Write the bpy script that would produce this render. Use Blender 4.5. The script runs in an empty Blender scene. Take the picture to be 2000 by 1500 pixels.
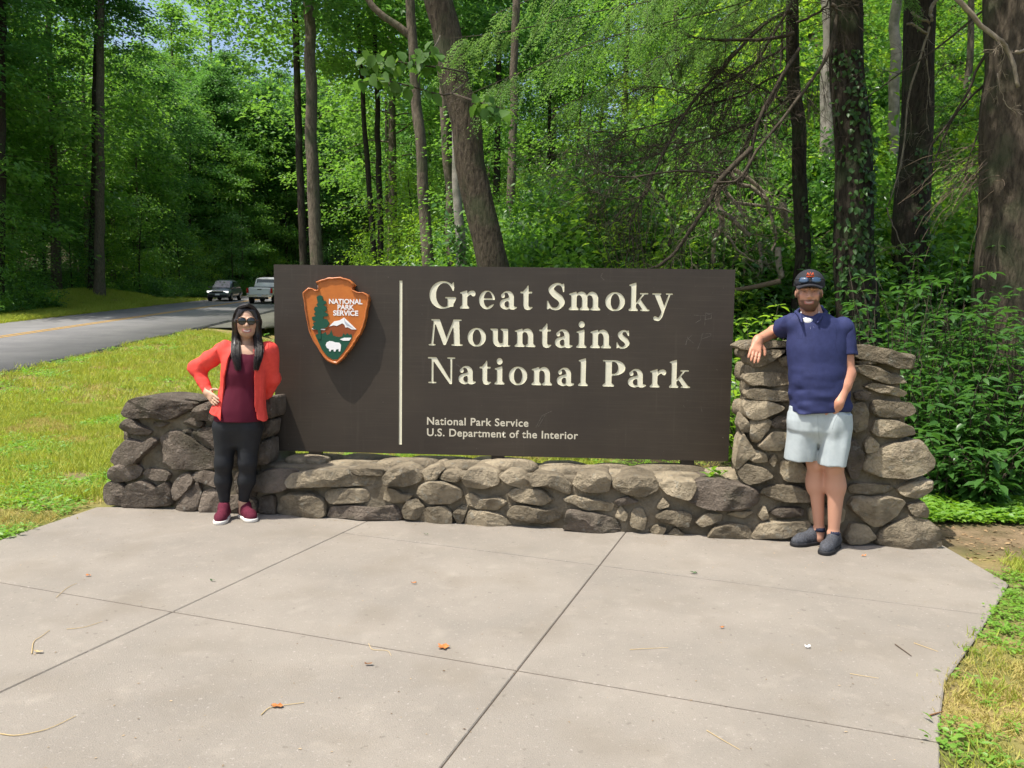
import bpy, bmesh, math, random
import numpy as np
from mathutils import Vector, Matrix
SC = bpy.context.scene
# ------------------------------------------------------------------ camera
CAMZ = 1.45; FPX = 1502.0
PITCH = math.radians(4.49); ROLL = math.radians(0.85)
X_ = np.array((1.0, 0, 0)); F_ = np.array((0, math.cos(PITCH), -math.sin(PITCH))); U0 = np.array((0, math.sin(PITCH), math.cos(PITCH)))
RC = math.cos(ROLL)*X_ + math.sin(ROLL)*U0
UC = math.cos(ROLL)*U0 - math.sin(ROLL)*X_
cam = bpy.data.cameras.new('camera'); camo = bpy.data.objects.new('camera', cam)
SC.collection.objects.link(camo)
m = Matrix((( RC[0], UC[0], -F_[0], 0), (RC[1], UC[1], -F_[1], 0), (RC[2], UC[2], -F_[2], CAMZ), (0, 0, 0, 1)))
camo.matrix_world = m
cam.sensor_fit = 'HORIZONTAL'; cam.sensor_width = 36.0; cam.lens = 36.0*FPX/2000.0; cam.clip_end = 2000; cam.clip_start = 0.05
SC.camera = camo
# ------------------------------------------------------------------ sky, sun, exposure
SUN = np.array((-0.40, -0.22, 1.0)); SUN = SUN/np.linalg.norm(SUN)
w = bpy.data.worlds.new('World'); SC.world = w; w.use_nodes = True
nt = w.node_tree; nt.nodes.clear()
sky = nt.nodes.new('ShaderNodeTexSky'); sky.sky_type = 'NISHITA'; sky.sun_disc = False
sky.sun_elevation = math.asin(SUN[2]); sky.sun_rotation = math.atan2(SUN[0], SUN[1])
sky.air_density = 1.2; sky.dust_density = 4.5; sky.ozone_density = 1.0; sky.altitude = 400
bg = nt.nodes.new('ShaderNodeBackground'); bg.inputs['Strength'].default_value = 0.15
wo = nt.nodes.new('ShaderNodeOutputWorld')
nt.links.new(sky.outputs[0], bg.inputs[0]); nt.links.new(bg.outputs[0], wo.inputs[0])
sl = bpy.data.lights.new('sun', 'SUN'); sl.energy = 4.6; sl.angle = math.radians(0.53); sl.color = (1.0, 0.95, 0.86)
so = bpy.data.objects.new('sun', sl); SC.collection.objects.link(so)
so.rotation_euler = Vector(-SUN).to_track_quat('-Z', 'Y').to_euler(); so.location = (-8, -4, 20)
vs = SC.view_settings; vs.view_transform = 'Standard'; vs.look = 'None'; vs.exposure = 0.52; vs.gamma = 1.0; vs.use_curve_mapping = False
cy = SC.cycles; cy.max_bounces = 8; cy.diffuse_bounces = 5; cy.glossy_bounces = 2; cy.transmission_bounces = 4; cy.transparent_max_bounces = 4
cy.use_adaptive_sampling = True; cy.adaptive_threshold = 0.02; cy.use_denoising = True
cy.sample_clamp_indirect = 6.0; cy.caustics_reflective = False; cy.caustics_refractive = False
SC.render.use_persistent_data = False
# ------------------------------------------------------------------ geometry helpers
rng = np.random.default_rng(7); random.seed(7)
def ray(px, py):
    d = F_ + (px-1000)/FPX*RC + (750-py)/FPX*UC
    return d
def PY(px, py, y):                       # point seen at a picture position, at the distance y in front of the camera
    d = ray(px, py); t = y/d[1]
    return np.array((0, 0, CAMZ)) + d*t
def GZ(px, py, z=0.0):                   # same, on a level surface
    d = ray(px, py); t = (z-CAMZ)/d[2]
    return np.array((0, 0, CAMZ)) + d*t
def link(o, parent=None):
    SC.collection.objects.link(o)
    if parent is not None: o.parent = parent
    return o
def tag(o, label=None, cat=None, group=None, kind=None):
    if label: o['label'] = label
    if cat: o['category'] = cat
    if group: o['group'] = group
    if kind: o['kind'] = kind
    return o
def empty(name, loc=(0, 0, 0), rz=0.0, sc=1.0):
    o = bpy.data.objects.new(name, None); SC.collection.objects.link(o)
    o.location = loc; o.rotation_euler = (0, 0, rz); o.scale = (sc, sc, sc); o.empty_display_size = 0.1
    return o
def mesh_np(name, V, Fq, smooth=False):
    """V (n,3); Fq a list of int arrays, each (m,k), faces of k corners"""
    me = bpy.data.meshes.new(name)
    V = np.asarray(V, dtype=np.float32)
    Fq = [np.asarray(f, dtype=np.int32) for f in Fq if len(f)]
    me.vertices.add(len(V)); me.vertices.foreach_set('co', V.ravel())
    nl = sum(f.size for f in Fq); npoly = sum(len(f) for f in Fq)
    me.loops.add(nl); me.polygons.add(npoly)
    me.loops.foreach_set('vertex_index', np.concatenate([f.ravel() for f in Fq]))
    st = []; tot = []; c = 0
    for f in Fq:
        k = f.shape[1]; st.append(c + k*np.arange(len(f))); tot.append(np.full(len(f), k)); c += f.size
    me.polygons.foreach_set('loop_start', np.concatenate(st).astype(np.int32))
    if smooth: me.polygons.foreach_set('use_smooth', np.ones(npoly, dtype=bool))
    me.update(calc_edges=True); me.validate()
    return me
def ob(name, me, mat=None, parent=None):
    o = bpy.data.objects.new(name, me)
    if mat is not None and not me.materials:
        for q in (mat if isinstance(mat, (list, tuple)) else [mat]): me.materials.append(q)
    return link(o, parent)
class MB:
    """collects vertices and faces for one mesh"""
    def __init__(s): s.v = []; s.f = []; s.n = 0
    def add(s, V, Fs):
        V = np.asarray(V, float).reshape(-1, 3); s.v.append(V)
        for f in Fs:
            s.f.append(tuple(int(i)+s.n for i in f))
        s.n += len(V); return s
    def box(s, c, d, rz=0.0, taper=1.0):
        x, y, z = np.array(d)/2.0
        P = np.array([(-x,-y,-z),(x,-y,-z),(x,y,-z),(-x,y,-z),(-x*taper,-y*taper,z),(x*taper,-y*taper,z),(x*taper,y*taper,z),(-x*taper,y*taper,z)])
        cr, sr = math.cos(rz), math.sin(rz)
        P = np.stack([P[:,0]*cr-P[:,1]*sr, P[:,0]*sr+P[:,1]*cr, P[:,2]], 1) + np.array(c)
        return s.add(P, [(0,3,2,1),(4,5,6,7),(0,1,5,4),(1,2,6,5),(2,3,7,6),(3,0,4,7)])
    def tube(s, pts, rad, n=8, cap=True, wob=0.0):
        pts = np.asarray(pts, float); k = len(pts)
        rad = np.broadcast_to(np.asarray(rad, float), (k,))
        tan = np.gradient(pts, axis=0); tan /= np.linalg.norm(tan, axis=1)[:, None]+1e-9
        ref = np.array((0, 0, 1.0)) if abs(tan[0, 2]) < 0.9 else np.array((1.0, 0, 0))
        a = np.cross(ref, tan); a /= np.linalg.norm(a, axis=1)[:, None]+1e-9
        b = np.cross(tan, a)
        th = np.arange(n)*2*math.pi/n
        V = pts[:, None, :] + rad[:, None, None]*(np.cos(th)[None, :, None]*a[:, None, :] + np.sin(th)[None, :, None]*b[:, None, :])
        if wob: V = V + rng.normal(0, 1, V.shape)*rad[:, None, None]*wob
        Fs = []
        for i in range(k-1):
            for j in range(n):
                j2 = (j+1) % n
                Fs.append((i*n+j, i*n+j2, (i+1)*n+j2, (i+1)*n+j))
        if cap:
            Fs.append(tuple(range(n-1, -1, -1))); Fs.append(tuple((k-1)*n+j for j in range(n)))
        return s.add(V.reshape(-1, 3), Fs)
    def mesh(s, name, smooth=False):
        me = bpy.data.meshes.new(name)
        me.from_pydata(np.concatenate(s.v).tolist() if s.v else [], [], s.f); me.update()
        if smooth: me.polygons.foreach_set('use_smooth', np.ones(len(me.polygons), dtype=bool))
        return me
    def obj(s, name, mat, parent=None, smooth=False):
        return ob(name, s.mesh(name, smooth), mat, parent)
def vnoise(P, seed=0):
    """smooth value noise in [-1,1] on points (n,3)"""
    P = np.asarray(P, float); i = np.floor(P).astype(np.int64); f = P-i; f = f*f*(3-2*f)
    def h(a, b, c):
        n = (a*374761393 + b*668265263 + c*1274126177 + seed*982451653) & 0xffffffff
        n = ((n ^ (n >> 13))*1274126177) & 0xffffffff
        return ((n ^ (n >> 16)) & 0xffff)/32767.5 - 1
    r = 0
    for dx in (0, 1):
        wx = f[:, 0] if dx else 1-f[:, 0]
        for dy in (0, 1):
            wy = f[:, 1] if dy else 1-f[:, 1]
            for dz in (0, 1):
                wz = f[:, 2] if dz else 1-f[:, 2]
                r = r + wx*wy*wz*h(i[:, 0]+dx, i[:, 1]+dy, i[:, 2]+dz)
    return r
def spline(pts, n):
    """Catmull-Rom through pts, n points"""
    P = np.asarray(pts, float)
    if len(P) == 2: return P[0] + (P[1]-P[0])*np.linspace(0, 1, n)[:, None]
    Q = np.vstack([2*P[0]-P[1], P, 2*P[-1]-P[-2]])
    t = np.linspace(0, len(P)-1-1e-6, n); k = t.astype(int); u = (t-k)[:, None]
    a, b, c, d = Q[k], Q[k+1], Q[k+2], Q[k+3]
    return 0.5*((2*b) + (c-a)*u + (2*a-5*b+4*c-d)*u**2 + (3*b-a-3*c+d)*u**3)
# ------------------------------------------------------------------ materials
def _n(nt, t, **kw):
    n = nt.nodes.new(t)
    for k, v in kw.items():
        if k in n.inputs.keys() if hasattr(n.inputs, 'keys') else False: n.inputs[k].default_value = v
        else: setattr(n, k, v)
    return n
def mat(name, col, rough=0.8, var=None, scale=6.0, bump=0.0, bscale=40.0, island=None, spec=0.3, metallic=0.0, obj_var=0.0, coords='Object', detail=6.0, emit=None, coat=0.0):
    """base colour varied by noise towards `var`; `island` = second colour picked per loose piece; relief from noise"""
    M = bpy.data.materials.new(name); M.use_nodes = True; nt = M.node_tree
    b = nt.nodes['Principled BSDF']; b.inputs['Roughness'].default_value = rough
    b.inputs['Specular IOR Level'].default_value = spec; b.inputs['Metallic'].default_value = metallic
    b.inputs['Coat Weight'].default_value = coat
    tc = nt.nodes.new('ShaderNodeTexCoord'); L = nt.links.new
    c = nt.nodes.new('ShaderNodeRGB'); c.outputs[0].default_value = (*col, 1); cur = c.outputs[0]
    def mix(a, colb, fac):
        mx = nt.nodes.new('ShaderNodeMix'); mx.data_type = 'RGBA'; L(a, mx.inputs[6])
        if isinstance(colb, tuple): mx.inputs[7].default_value = (*colb, 1)
        else: L(colb, mx.inputs[7])
        if isinstance(fac, float): mx.inputs[0].default_value = fac
        else: L(fac, mx.inputs[0])
        return mx.outputs[2]
    if var is not None:
        no = nt.nodes.new('ShaderNodeTexNoise'); no.inputs['Scale'].default_value = scale; no.inputs['Detail'].default_value = detail; no.inputs['Roughness'].default_value = 0.62
        L(tc.outputs[coords], no.inputs['Vector'])
        r = nt.nodes.new('ShaderNodeMapRange'); r.inputs[1].default_value = 0.36; r.inputs[2].default_value = 0.64; L(no.outputs[0], r.inputs[0])
        cur = mix(cur, var, r.outputs[0])
    if island is not None:
        g = nt.nodes.new('ShaderNodeNewGeometry'); cur = mix(cur, island, g.outputs['Random Per Island'])
    if obj_var:
        oi = nt.nodes.new('ShaderNodeObjectInfo'); hs = nt.nodes.new('ShaderNodeHueSaturation')
        mr = nt.nodes.new('ShaderNodeMapRange'); mr.inputs[3].default_value = 1-obj_var; mr.inputs[4].default_value = 1+obj_var
        L(oi.outputs['Random'], mr.inputs[0]); L(mr.outputs[0], hs.inputs['Value']); L(cur, hs.inputs['Color']); cur = hs.outputs[0]
    L(cur, b.inputs['Base Color'])
    if bump:
        n2 = nt.nodes.new('ShaderNodeTexNoise'); n2.inputs['Scale'].default_value = bscale; n2.inputs['Detail'].default_value = 8; n2.inputs['Roughness'].default_value = 0.65
        L(tc.outputs[coords], n2.inputs['Vector'])
        bp = nt.nodes.new('ShaderNodeBump'); bp.inputs['Strength'].default_value = min(1.0, bump); bp.inputs['Distance'].default_value = 0.02*max(1.0, bump)
        L(n2.outputs[0], bp.inputs['Height']); L(bp.outputs[0], b.inputs['Normal'])
    if emit:
        b.inputs['Emission Color'].default_value = (*emit[0], 1); b.inputs['Emission Strength'].default_value = emit[1]
    return M
def leafmat(name, c1, c2, trans=0.45, rough=0.45, spec=0.4, tcol=None):
    M = bpy.data.materials.new(name); M.use_nodes = True; nt = M.node_tree; L = nt.links.new
    b = nt.nodes['Principled BSDF']; out = nt.nodes['Material Output']
    g = nt.nodes.new('ShaderNodeNewGeometry'); oi = nt.nodes.new('ShaderNodeObjectInfo')
    ad = nt.nodes.new('ShaderNodeMath'); ad.operation = 'MULTIPLY_ADD'; L(oi.outputs['Random'], ad.inputs[0]); ad.inputs[1].default_value = 0.35
    sb = nt.nodes.new('ShaderNodeMath'); sb.operation = 'MULTIPLY'; sb.inputs[1].default_value = 0.65; L(g.outputs['Random Per Island'], sb.inputs[0]); L(sb.outputs[0], ad.inputs[2])
    mx = nt.nodes.new('ShaderNodeMix'); mx.data_type = 'RGBA'; mx.inputs[6].default_value = (*c1, 1); mx.inputs[7].default_value = (*c2, 1); L(ad.outputs[0], mx.inputs[0])
    L(mx.outputs[2], b.inputs['Base Color']); b.inputs['Roughness'].default_value = rough; b.inputs['Specular IOR Level'].default_value = spec
    tr = nt.nodes.new('ShaderNodeBsdfTranslucent')
    hs = nt.nodes.new('ShaderNodeHueSaturation'); hs.inputs['Hue'].default_value = 0.486; hs.inputs['Saturation'].default_value = 1.1; hs.inputs['Value'].default_value = 2.1
    L(mx.outputs[2], hs.inputs['Color']); L(hs.outputs[0], tr.inputs['Color'])
    ms = nt.nodes.new('ShaderNodeMixShader'); ms.inputs[0].default_value = trans
    L(b.outputs[0], ms.inputs[1]); L(tr.outputs[0], ms.inputs[2]); L(ms.outputs[0], out.inputs['Surface'])
    return M
# ------------------------------------------------------------------ signed-distance modelling for bodies and clothes
class SDF:
    def __init__(s, lo, hi, h):
        s.h = h; s.lo = np.array(lo, float)
        n = np.ceil((np.array(hi)-s.lo)/h).astype(int)+1; s.n = n
        s.F = np.full(tuple(n), 0.06, np.float32)
    def win(s, lo, hi):
        a = np.clip(np.floor((np.array(lo)-s.lo)/s.h).astype(int), 0, s.n-1)
        b = np.clip(np.ceil((np.array(hi)-s.lo)/s.h).astype(int)+1, 1, s.n)
        sl = tuple(slice(int(p), int(q)) for p, q in zip(a, b))
        g = np.meshgrid(*[s.lo[i]+s.h*np.arange(int(a[i]), int(b[i])) for i in range(3)], indexing='ij')
        return sl, g
    def _u(s, sl, d, k, op):
        A = s.F[sl]; d = d.astype(np.float32)
        if op == 'u':
            hh = np.clip(0.5+0.5*(A-d)/k, 0, 1); s.F[sl] = A*(1-hh)+d*hh - k*hh*(1-hh)
        else:                            # carve
            d = -d; hh = np.clip(0.5-0.5*(A-d)/k, 0, 1); s.F[sl] = A*(1-hh)+d*hh + k*hh*(1-hh)
    def cone(s, a, b, ra, rb, k=0.02, ky=1.0, op='u'):
        """round cone from a to b; ky squeezes the section along world y"""
        a = np.array(a, float); b = np.array(b, float); R = max(ra, rb)*max(1, ky)+k+0.07
        sl, (x, y, z) = s.win(np.minimum(a, b)-R, np.maximum(a, b)+R)
        yc_a, yc_b = a[1], b[1]; ab = b-a; L2 = ab@ab
        t = np.clip(((x-a[0])*ab[0]+(y-a[1])*ab[1]+(z-a[2])*ab[2])/max(L2, 1e-9), 0, 1)
        dx = x-(a[0]+t*ab[0]); dy = (y-(a[1]+t*ab[1]))/ky; dz = z-(a[2]+t*ab[2])
        d = np.sqrt(dx*dx+dy*dy+dz*dz) - (ra+(rb-ra)*t)
        if ky < 1: d = d*(0.5+0.5*ky)
        s._u(sl, d, k, op); return s
    def chain(s, pts, rads, k=0.02, ky=1.0):
        for i in range(len(pts)-1): s.cone(pts[i], pts[i+1], rads[i], rads[i+1], k, ky)
        return s
    def ell(s, c, r, k=0.02, op='u', rot=None):
        c = np.array(c, float); r = np.array(r, float); R = r.max()+k+0.07
        sl, (x, y, z) = s.win(c-R, c+R)
        p = np.stack([x-c[0], y-c[1], z-c[2]], -1)
        if rot is not None: p = p @ np.array(rot)
        q = np.sqrt(((p/r)**2).sum(-1)); q2 = np.sqrt(((p/(r*r))**2).sum(-1))+1e-6
        d = q*(q-1)/q2
        s._u(sl, np.clip(d, -0.2, 0.2), k, op); return s
    def cut(s, n, d0):
        """keep the side where n.p < d0"""
        n = np.array(n, float); g = np.meshgrid(*[s.lo[i]+s.h*np.arange(s.n[i]) for i in range(3)], indexing='ij')
        s.F = np.maximum(s.F, (n[0]*g[0]+n[1]*g[1]+n[2]*g[2]-d0).astype(np.float32)); return s
    def grid(s):
        return np.meshgrid(*[s.lo[i]+s.h*np.arange(s.n[i]) for i in range(3)], indexing='ij')
    def mesh(s, name, smooth_it=1):
        F = s.F; F[0] = F[-1] = 0.05; F[:, 0] = F[:, -1] = 0.05; F[:, :, 0] = F[:, :, -1] = 0.05
        nx, ny, nz = F.shape; S = F < 0
        cnt = np.zeros((nx-1, ny-1, nz-1), np.int8)
        for dx in (0, 1):
            for dy in (0, 1):
                for dz in (0, 1): cnt += S[dx:nx-1+dx, dy:ny-1+dy, dz:nz-1+dz]
        act = np.argwhere((cnt > 0) & (cnt < 8)); idx = np.full((nx-1, ny-1, nz-1), -1, np.int32)
        idx[act[:, 0], act[:, 1], act[:, 2]] = np.arange(len(act))
        acc = np.zeros((len(act), 3)); num = np.zeros(len(act))
        cs = [(i, j, k) for i in (0, 1) for j in (0, 1) for k in (0, 1)]
        for p in cs:
            for ax in range(3):
                if p[ax]: continue
                q = list(p); q[ax] = 1
                a = F[act[:, 0]+p[0], act[:, 1]+p[1], act[:, 2]+p[2]]; b = F[act[:, 0]+q[0], act[:, 1]+q[1], act[:, 2]+q[2]]
                mk = (a < 0) != (b < 0); t = np.where(mk, a/(a-b+1e-12), 0)
                P = np.tile(np.array(p, float), (len(act), 1)); P[:, ax] += t
                acc += P*mk[:, None]; num += mk
        V = s.lo + s.h*(act + acc/np.maximum(num, 1)[:, None])
        quads = []
        for ax in range(3):
            sl0 = [slice(None)]*3; sl1 = [slice(None)]*3; sl0[ax] = slice(0, -1); sl1[ax] = slice(1, None)
            d = S[tuple(sl0)].astype(np.int8)-S[tuple(sl1)].astype(np.int8)
            e = np.argwhere(d != 0); o1, o2 = [(1, 2), (2, 0), (0, 1)][ax]
            ok = (e[:, o1] > 0) & (e[:, o2] > 0); e = e[ok]; sg = d[tuple(e.T)]
            c = []
            for u, v in ((0, 0), (1, 0), (1, 1), (0, 1)):
                q = e.copy(); q[:, o1] -= u; q[:, o2] -= v; c.append(idx[tuple(np.clip(q, 0, np.array(idx.shape)-1).T)])
            Q = np.stack(c, 1); Q[sg < 0] = Q[sg < 0][:, ::-1]
            quads.append(Q[(Q >= 0).all(1)])
        Q = np.concatenate(quads)
        for _ in range(smooth_it):
            s_ = np.zeros_like(V); n_ = np.zeros(len(V))
            for i in range(4):
                np.add.at(s_, Q[:, i], V[Q[:, (i+1) % 4]]); np.add.at(s_, Q[:, i], V[Q[:, (i-1) % 4]]); np.add.at(n_, Q[:, i], 2)
            V = 0.5*V+0.5*s_/np.maximum(n_, 1)[:, None]
        return mesh_np(name, V, [Q[:, ::-1]], smooth=True)
def paint(me, name, fn):
    """point colour attribute from fn(V)->(n,3)"""
    V = np.empty(len(me.vertices)*3, np.float32); me.vertices.foreach_get('co', V); V = V.reshape(-1, 3)
    c = np.ones((len(V), 4), np.float32); c[:, :3] = fn(V)
    at = me.attributes.new(name, 'FLOAT_COLOR', 'POINT'); at.data.foreach_set('color', c.ravel())
def attrmat(name, attr, rough=0.6, bump=0.0, bscale=200, sss=0.0, spec=0.3):
    M = bpy.data.materials.new(name); M.use_nodes = True; nt = M.node_tree; b = nt.nodes['Principled BSDF']; L = nt.links.new
    a = nt.nodes.new('ShaderNodeAttribute'); a.attribute_name = attr; L(a.outputs['Color'], b.inputs['Base Color'])
    b.inputs['Roughness'].default_value = rough; b.inputs['Specular IOR Level'].default_value = spec
    if sss: b.inputs['Subsurface Weight'].default_value = sss; b.inputs['Subsurface Radius'].default_value = (0.01, 0.004, 0.002); b.inputs['Subsurface Scale'].default_value = 0.5
    if bump:
        tc = nt.nodes.new('ShaderNodeTexCoord'); n2 = nt.nodes.new('ShaderNodeTexNoise'); n2.inputs['Scale'].default_value = bscale; n2.inputs['Detail'].default_value = 5
        L(tc.outputs['Object'], n2.inputs['Vector']); bp = nt.nodes.new('ShaderNodeBump'); bp.inputs['Strength'].default_value = bump; bp.inputs['Distance'].default_value = 0.01
        L(n2.outputs[0], bp.inputs['Height']); L(bp.outputs[0], b.inputs['Normal'])
    return M
# ------------------------------------------------------------------ outlines from shapes (letters, emblem)
def contours(B, x0, y0, h):
    """marching-squares contours of a soft mask B[ix,iy] at 0.5; closed polylines in metres or units"""
    B = np.pad(B, 1); nx, ny = B.shape; I = B > 0.5; seg = {}
    code = I[:-1, :-1]*1 + I[1:, :-1]*2 + I[1:, 1:]*4 + I[:-1, 1:]*8
    T = {1: [(3, 0)], 2: [(0, 1)], 3: [(3, 1)], 4: [(1, 2)], 5: [(3, 2), (1, 0)], 6: [(0, 2)], 7: [(3, 2)], 8: [(2, 3)], 9: [(2, 0)], 10: [(0, 3), (2, 1)], 11: [(2, 1)], 12: [(1, 3)], 13: [(1, 0)], 14: [(0, 3)]}
    def ept(i, j, e):
        a, b = [((i, j), (i+1, j)), ((i+1, j), (i+1, j+1)), ((i, j+1), (i+1, j+1)), ((i, j), (i, j+1))][e]
        va, vb = B[a], B[b]; t = (0.5-va)/(vb-va)
        return (a[0]+(b[0]-a[0])*t, a[1]+(b[1]-a[1])*t)
    def key(i, j, e): return [(i, j, 0), (i+1, j, 1), (i, j+1, 0), (i, j, 1)][e]
    pos = {}
    for i, j in np.argwhere((code > 0) & (code < 15)):
        for a, b in T[int(code[i, j])]:
            ka, kb = key(i, j, a), key(i, j, b); pos[ka] = ept(i, j, a); pos[kb] = ept(i, j, b); seg[ka] = kb
    out = []
    while seg:
        k0 = next(iter(seg)); k = k0; lp = []
        while k in seg:
            lp.append(pos[k]); k = seg.pop(k)
        if len(lp) > 8:
            P = np.array(lp); out.append(np.stack([x0+(P[:, 0]-1)*h, y0+(P[:, 1]-1)*h], 1))
    return out
def simplify(P, tol):
    """closed Douglas-Peucker"""
    n = len(P); a = 0; b = int(np.argmax(((P-P[0])**2).sum(1)))
    def dp(i, j):
        if j <= i+1: return []
        p, q = P[i % n], P[j % n]; d = q-p; L = math.hypot(*d)+1e-12
        K = np.arange(i+1, j); D = np.abs((P[K % n][:, 0]-p[0])*d[1]-(P[K % n][:, 1]-p[1])*d[0])/L
        m_ = int(np.argmax(D))
        if D[m_] < tol: return []
        return dp(i, i+1+m_)+[i+1+m_]+dp(i+1+m_, j)
    ids = [a]+dp(a, b)+[b]+dp(b, a+n)
    return P[np.array(ids) % n]
def blur(B, k):
    for _ in range(2):
        for ax in (0, 1):
            c = np.cumsum(np.pad(B, [(k+1, k) if a == ax else (0, 0) for a in (0, 1)], mode='edge'), axis=ax)
            B = (np.take(c, range(2*k+1, c.shape[ax]), ax)-np.take(c, range(0, c.shape[ax]-2*k-1), ax))/(2*k+1)
    return B
def inpoly(X, Y, pts):
    P = np.asarray(pts, float); r = np.zeros(X.shape, bool); j = len(P)-1
    for i in range(len(P)):
        c = ((P[i, 1] > Y) != (P[j, 1] > Y)) & (X < (P[j, 0]-P[i, 0])*(Y-P[i, 1])/(P[j, 1]-P[i, 1]+1e-12)+P[i, 0])
        r ^= c; j = i
    return r
def fill2d(name, loops):
    """flat triangulated mesh (z=0) of outlines with holes"""
    cu = bpy.data.curves.new(name+'_c', 'CURVE'); cu.dimensions = '2D'; cu.fill_mode = 'BOTH'
    for P in loops:
        s = cu.splines.new('POLY'); s.points.add(len(P)-1)
        s.points.foreach_set('co', np.concatenate([np.column_stack([P, np.zeros(len(P)), np.ones(len(P))])]).ravel().astype(np.float32))
        s.use_cyclic_u = True
    o = bpy.data.objects.new(name+'_c', cu)
    SC.collection.objects.link(o); dg = bpy.context.evaluated_depsgraph_get()
    me = bpy.data.meshes.new_from_object(o.evaluated_get(dg)); bpy.data.objects.remove(o); bpy.data.curves.remove(cu)
    return me
def slab2d(name, loops, z0, z1, bevel=0.0):
    """outlines turned into a solid plate: top at z1, walls down to z0 (top inset by bevel)"""
    me = fill2d(name, loops); n = len(me.vertices)
    V = np.empty(n*3, np.float32); me.vertices.foreach_get('co', V); V = V.reshape(-1, 3); V[:, 2] = z1
    faces = [tuple(p.vertices) for p in me.polygons]
    mb = MB(); up = sum((np.cross(V[f[1]]-V[f[0]], V[f[2]]-V[f[0]])[2] for f in faces)) > 0
    mb.add(V, faces if up else [f[::-1] for f in faces])
    for P in loops:
        k = len(P); A = 0.5*np.sum(P[:, 0]*np.roll(P[:, 1], -1)-np.roll(P[:, 0], -1)*P[:, 1])
        W = np.vstack([np.column_stack([P, np.full(k, z1)]), np.column_stack([P, np.full(k, z0)])])
        ff = [(i, (i+1) % k, k+(i+1) % k, k+i) for i in range(k)]
        mb.add(W, [f[::-1] for f in ff])
    return mb.mesh(name)
# ------------------------------------------------------------------ terrain shape
RH = np.array((-0.1039, 0.9946)); RN = np.array((-0.9946, -0.1039)); GRADE = 0.062; RZ0 = -0.95
R_IN, R_MID, R_OUT = 9.52, 14.1, 17.4
def bend(s): return -np.clip(s-66, 0, None)**2/75.0
def sl_of(x, y):
    s = x*RH[0]+y*RH[1]; return s, x*RN[0]+y*RN[1]-bend(s)
def smooth(a, b, t):
    u = np.clip((t-a)/(b-a), 0, 1); return u*u*(3-2*u)
def H(x, y):
    x = np.asarray(x, float); y = np.asarray(y, float)
    s, l = sl_of(x, y); zr = RZ0+GRADE*s
    k = smooth(2.8, 9.3, l); z = zr*k
    # flat apron round the slab, then the slope behind and right of the sign
    a = np.minimum(0.965*(x+0.275*y)-0.1, 7.0-l); b = y-9.0
    q = np.clip(a-b, -4, 4)/8+0.5; mn = a*(1-q)+b*q-4*q*(1-q)*0.5
    hill = np.clip(mn, 0, None)
    z = z + 0.62*hill*smooth(0, 3.0, hill) + 0.12*hill*vnoise(np.stack([x.ravel()*0.22, y.ravel()*0.22, 0*x.ravel()], 1), 3).reshape(x.shape)*smooth(0.5, 4, hill)
    # beyond the road: ditch, then rising ground
    fo = np.clip(l-(R_OUT+1.0), 0, None)
    mound = 0.9*np.exp(-((s-50)/9.0)**2-((l-21.5)/2.0)**2)
    z = z + mound + 0.05*fo*smooth(3, 14, fo) + 0.10*np.clip(l-50, 0, 60)
    z = z + 6*smooth(95, 140, s)
    und = vnoise(np.stack([x.ravel()*0.5, y.ravel()*0.5, 0*x.ravel()], 1), 5).reshape(x.shape)
    road = smooth(R_IN-0.8, R_IN+0.1, l)*(1-smooth(R_OUT-0.1, R_OUT+0.8, l))
    nearflat = smooth(5.0, 12.0, np.hypot(x, y-3))
    z = z + 0.06*und*nearflat*(1-road)
    return z - 0.018
def T(px, py, t0=4.0, t1=150.0):
    """first point of the terrain seen at a picture position"""
    d = ray(px, py); t = np.linspace(t0, t1, 3000); P = np.array((0, 0, CAMZ))+t[:, None]*d
    hit = np.nonzero(P[:, 2] < H(P[:, 0], P[:, 1]))[0]
    return P[hit[0]] if len(hit) else P[-1]
def onH(x, y): return np.array((x, y, float(H(np.array([x]), np.array([y]))[0])))
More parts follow.
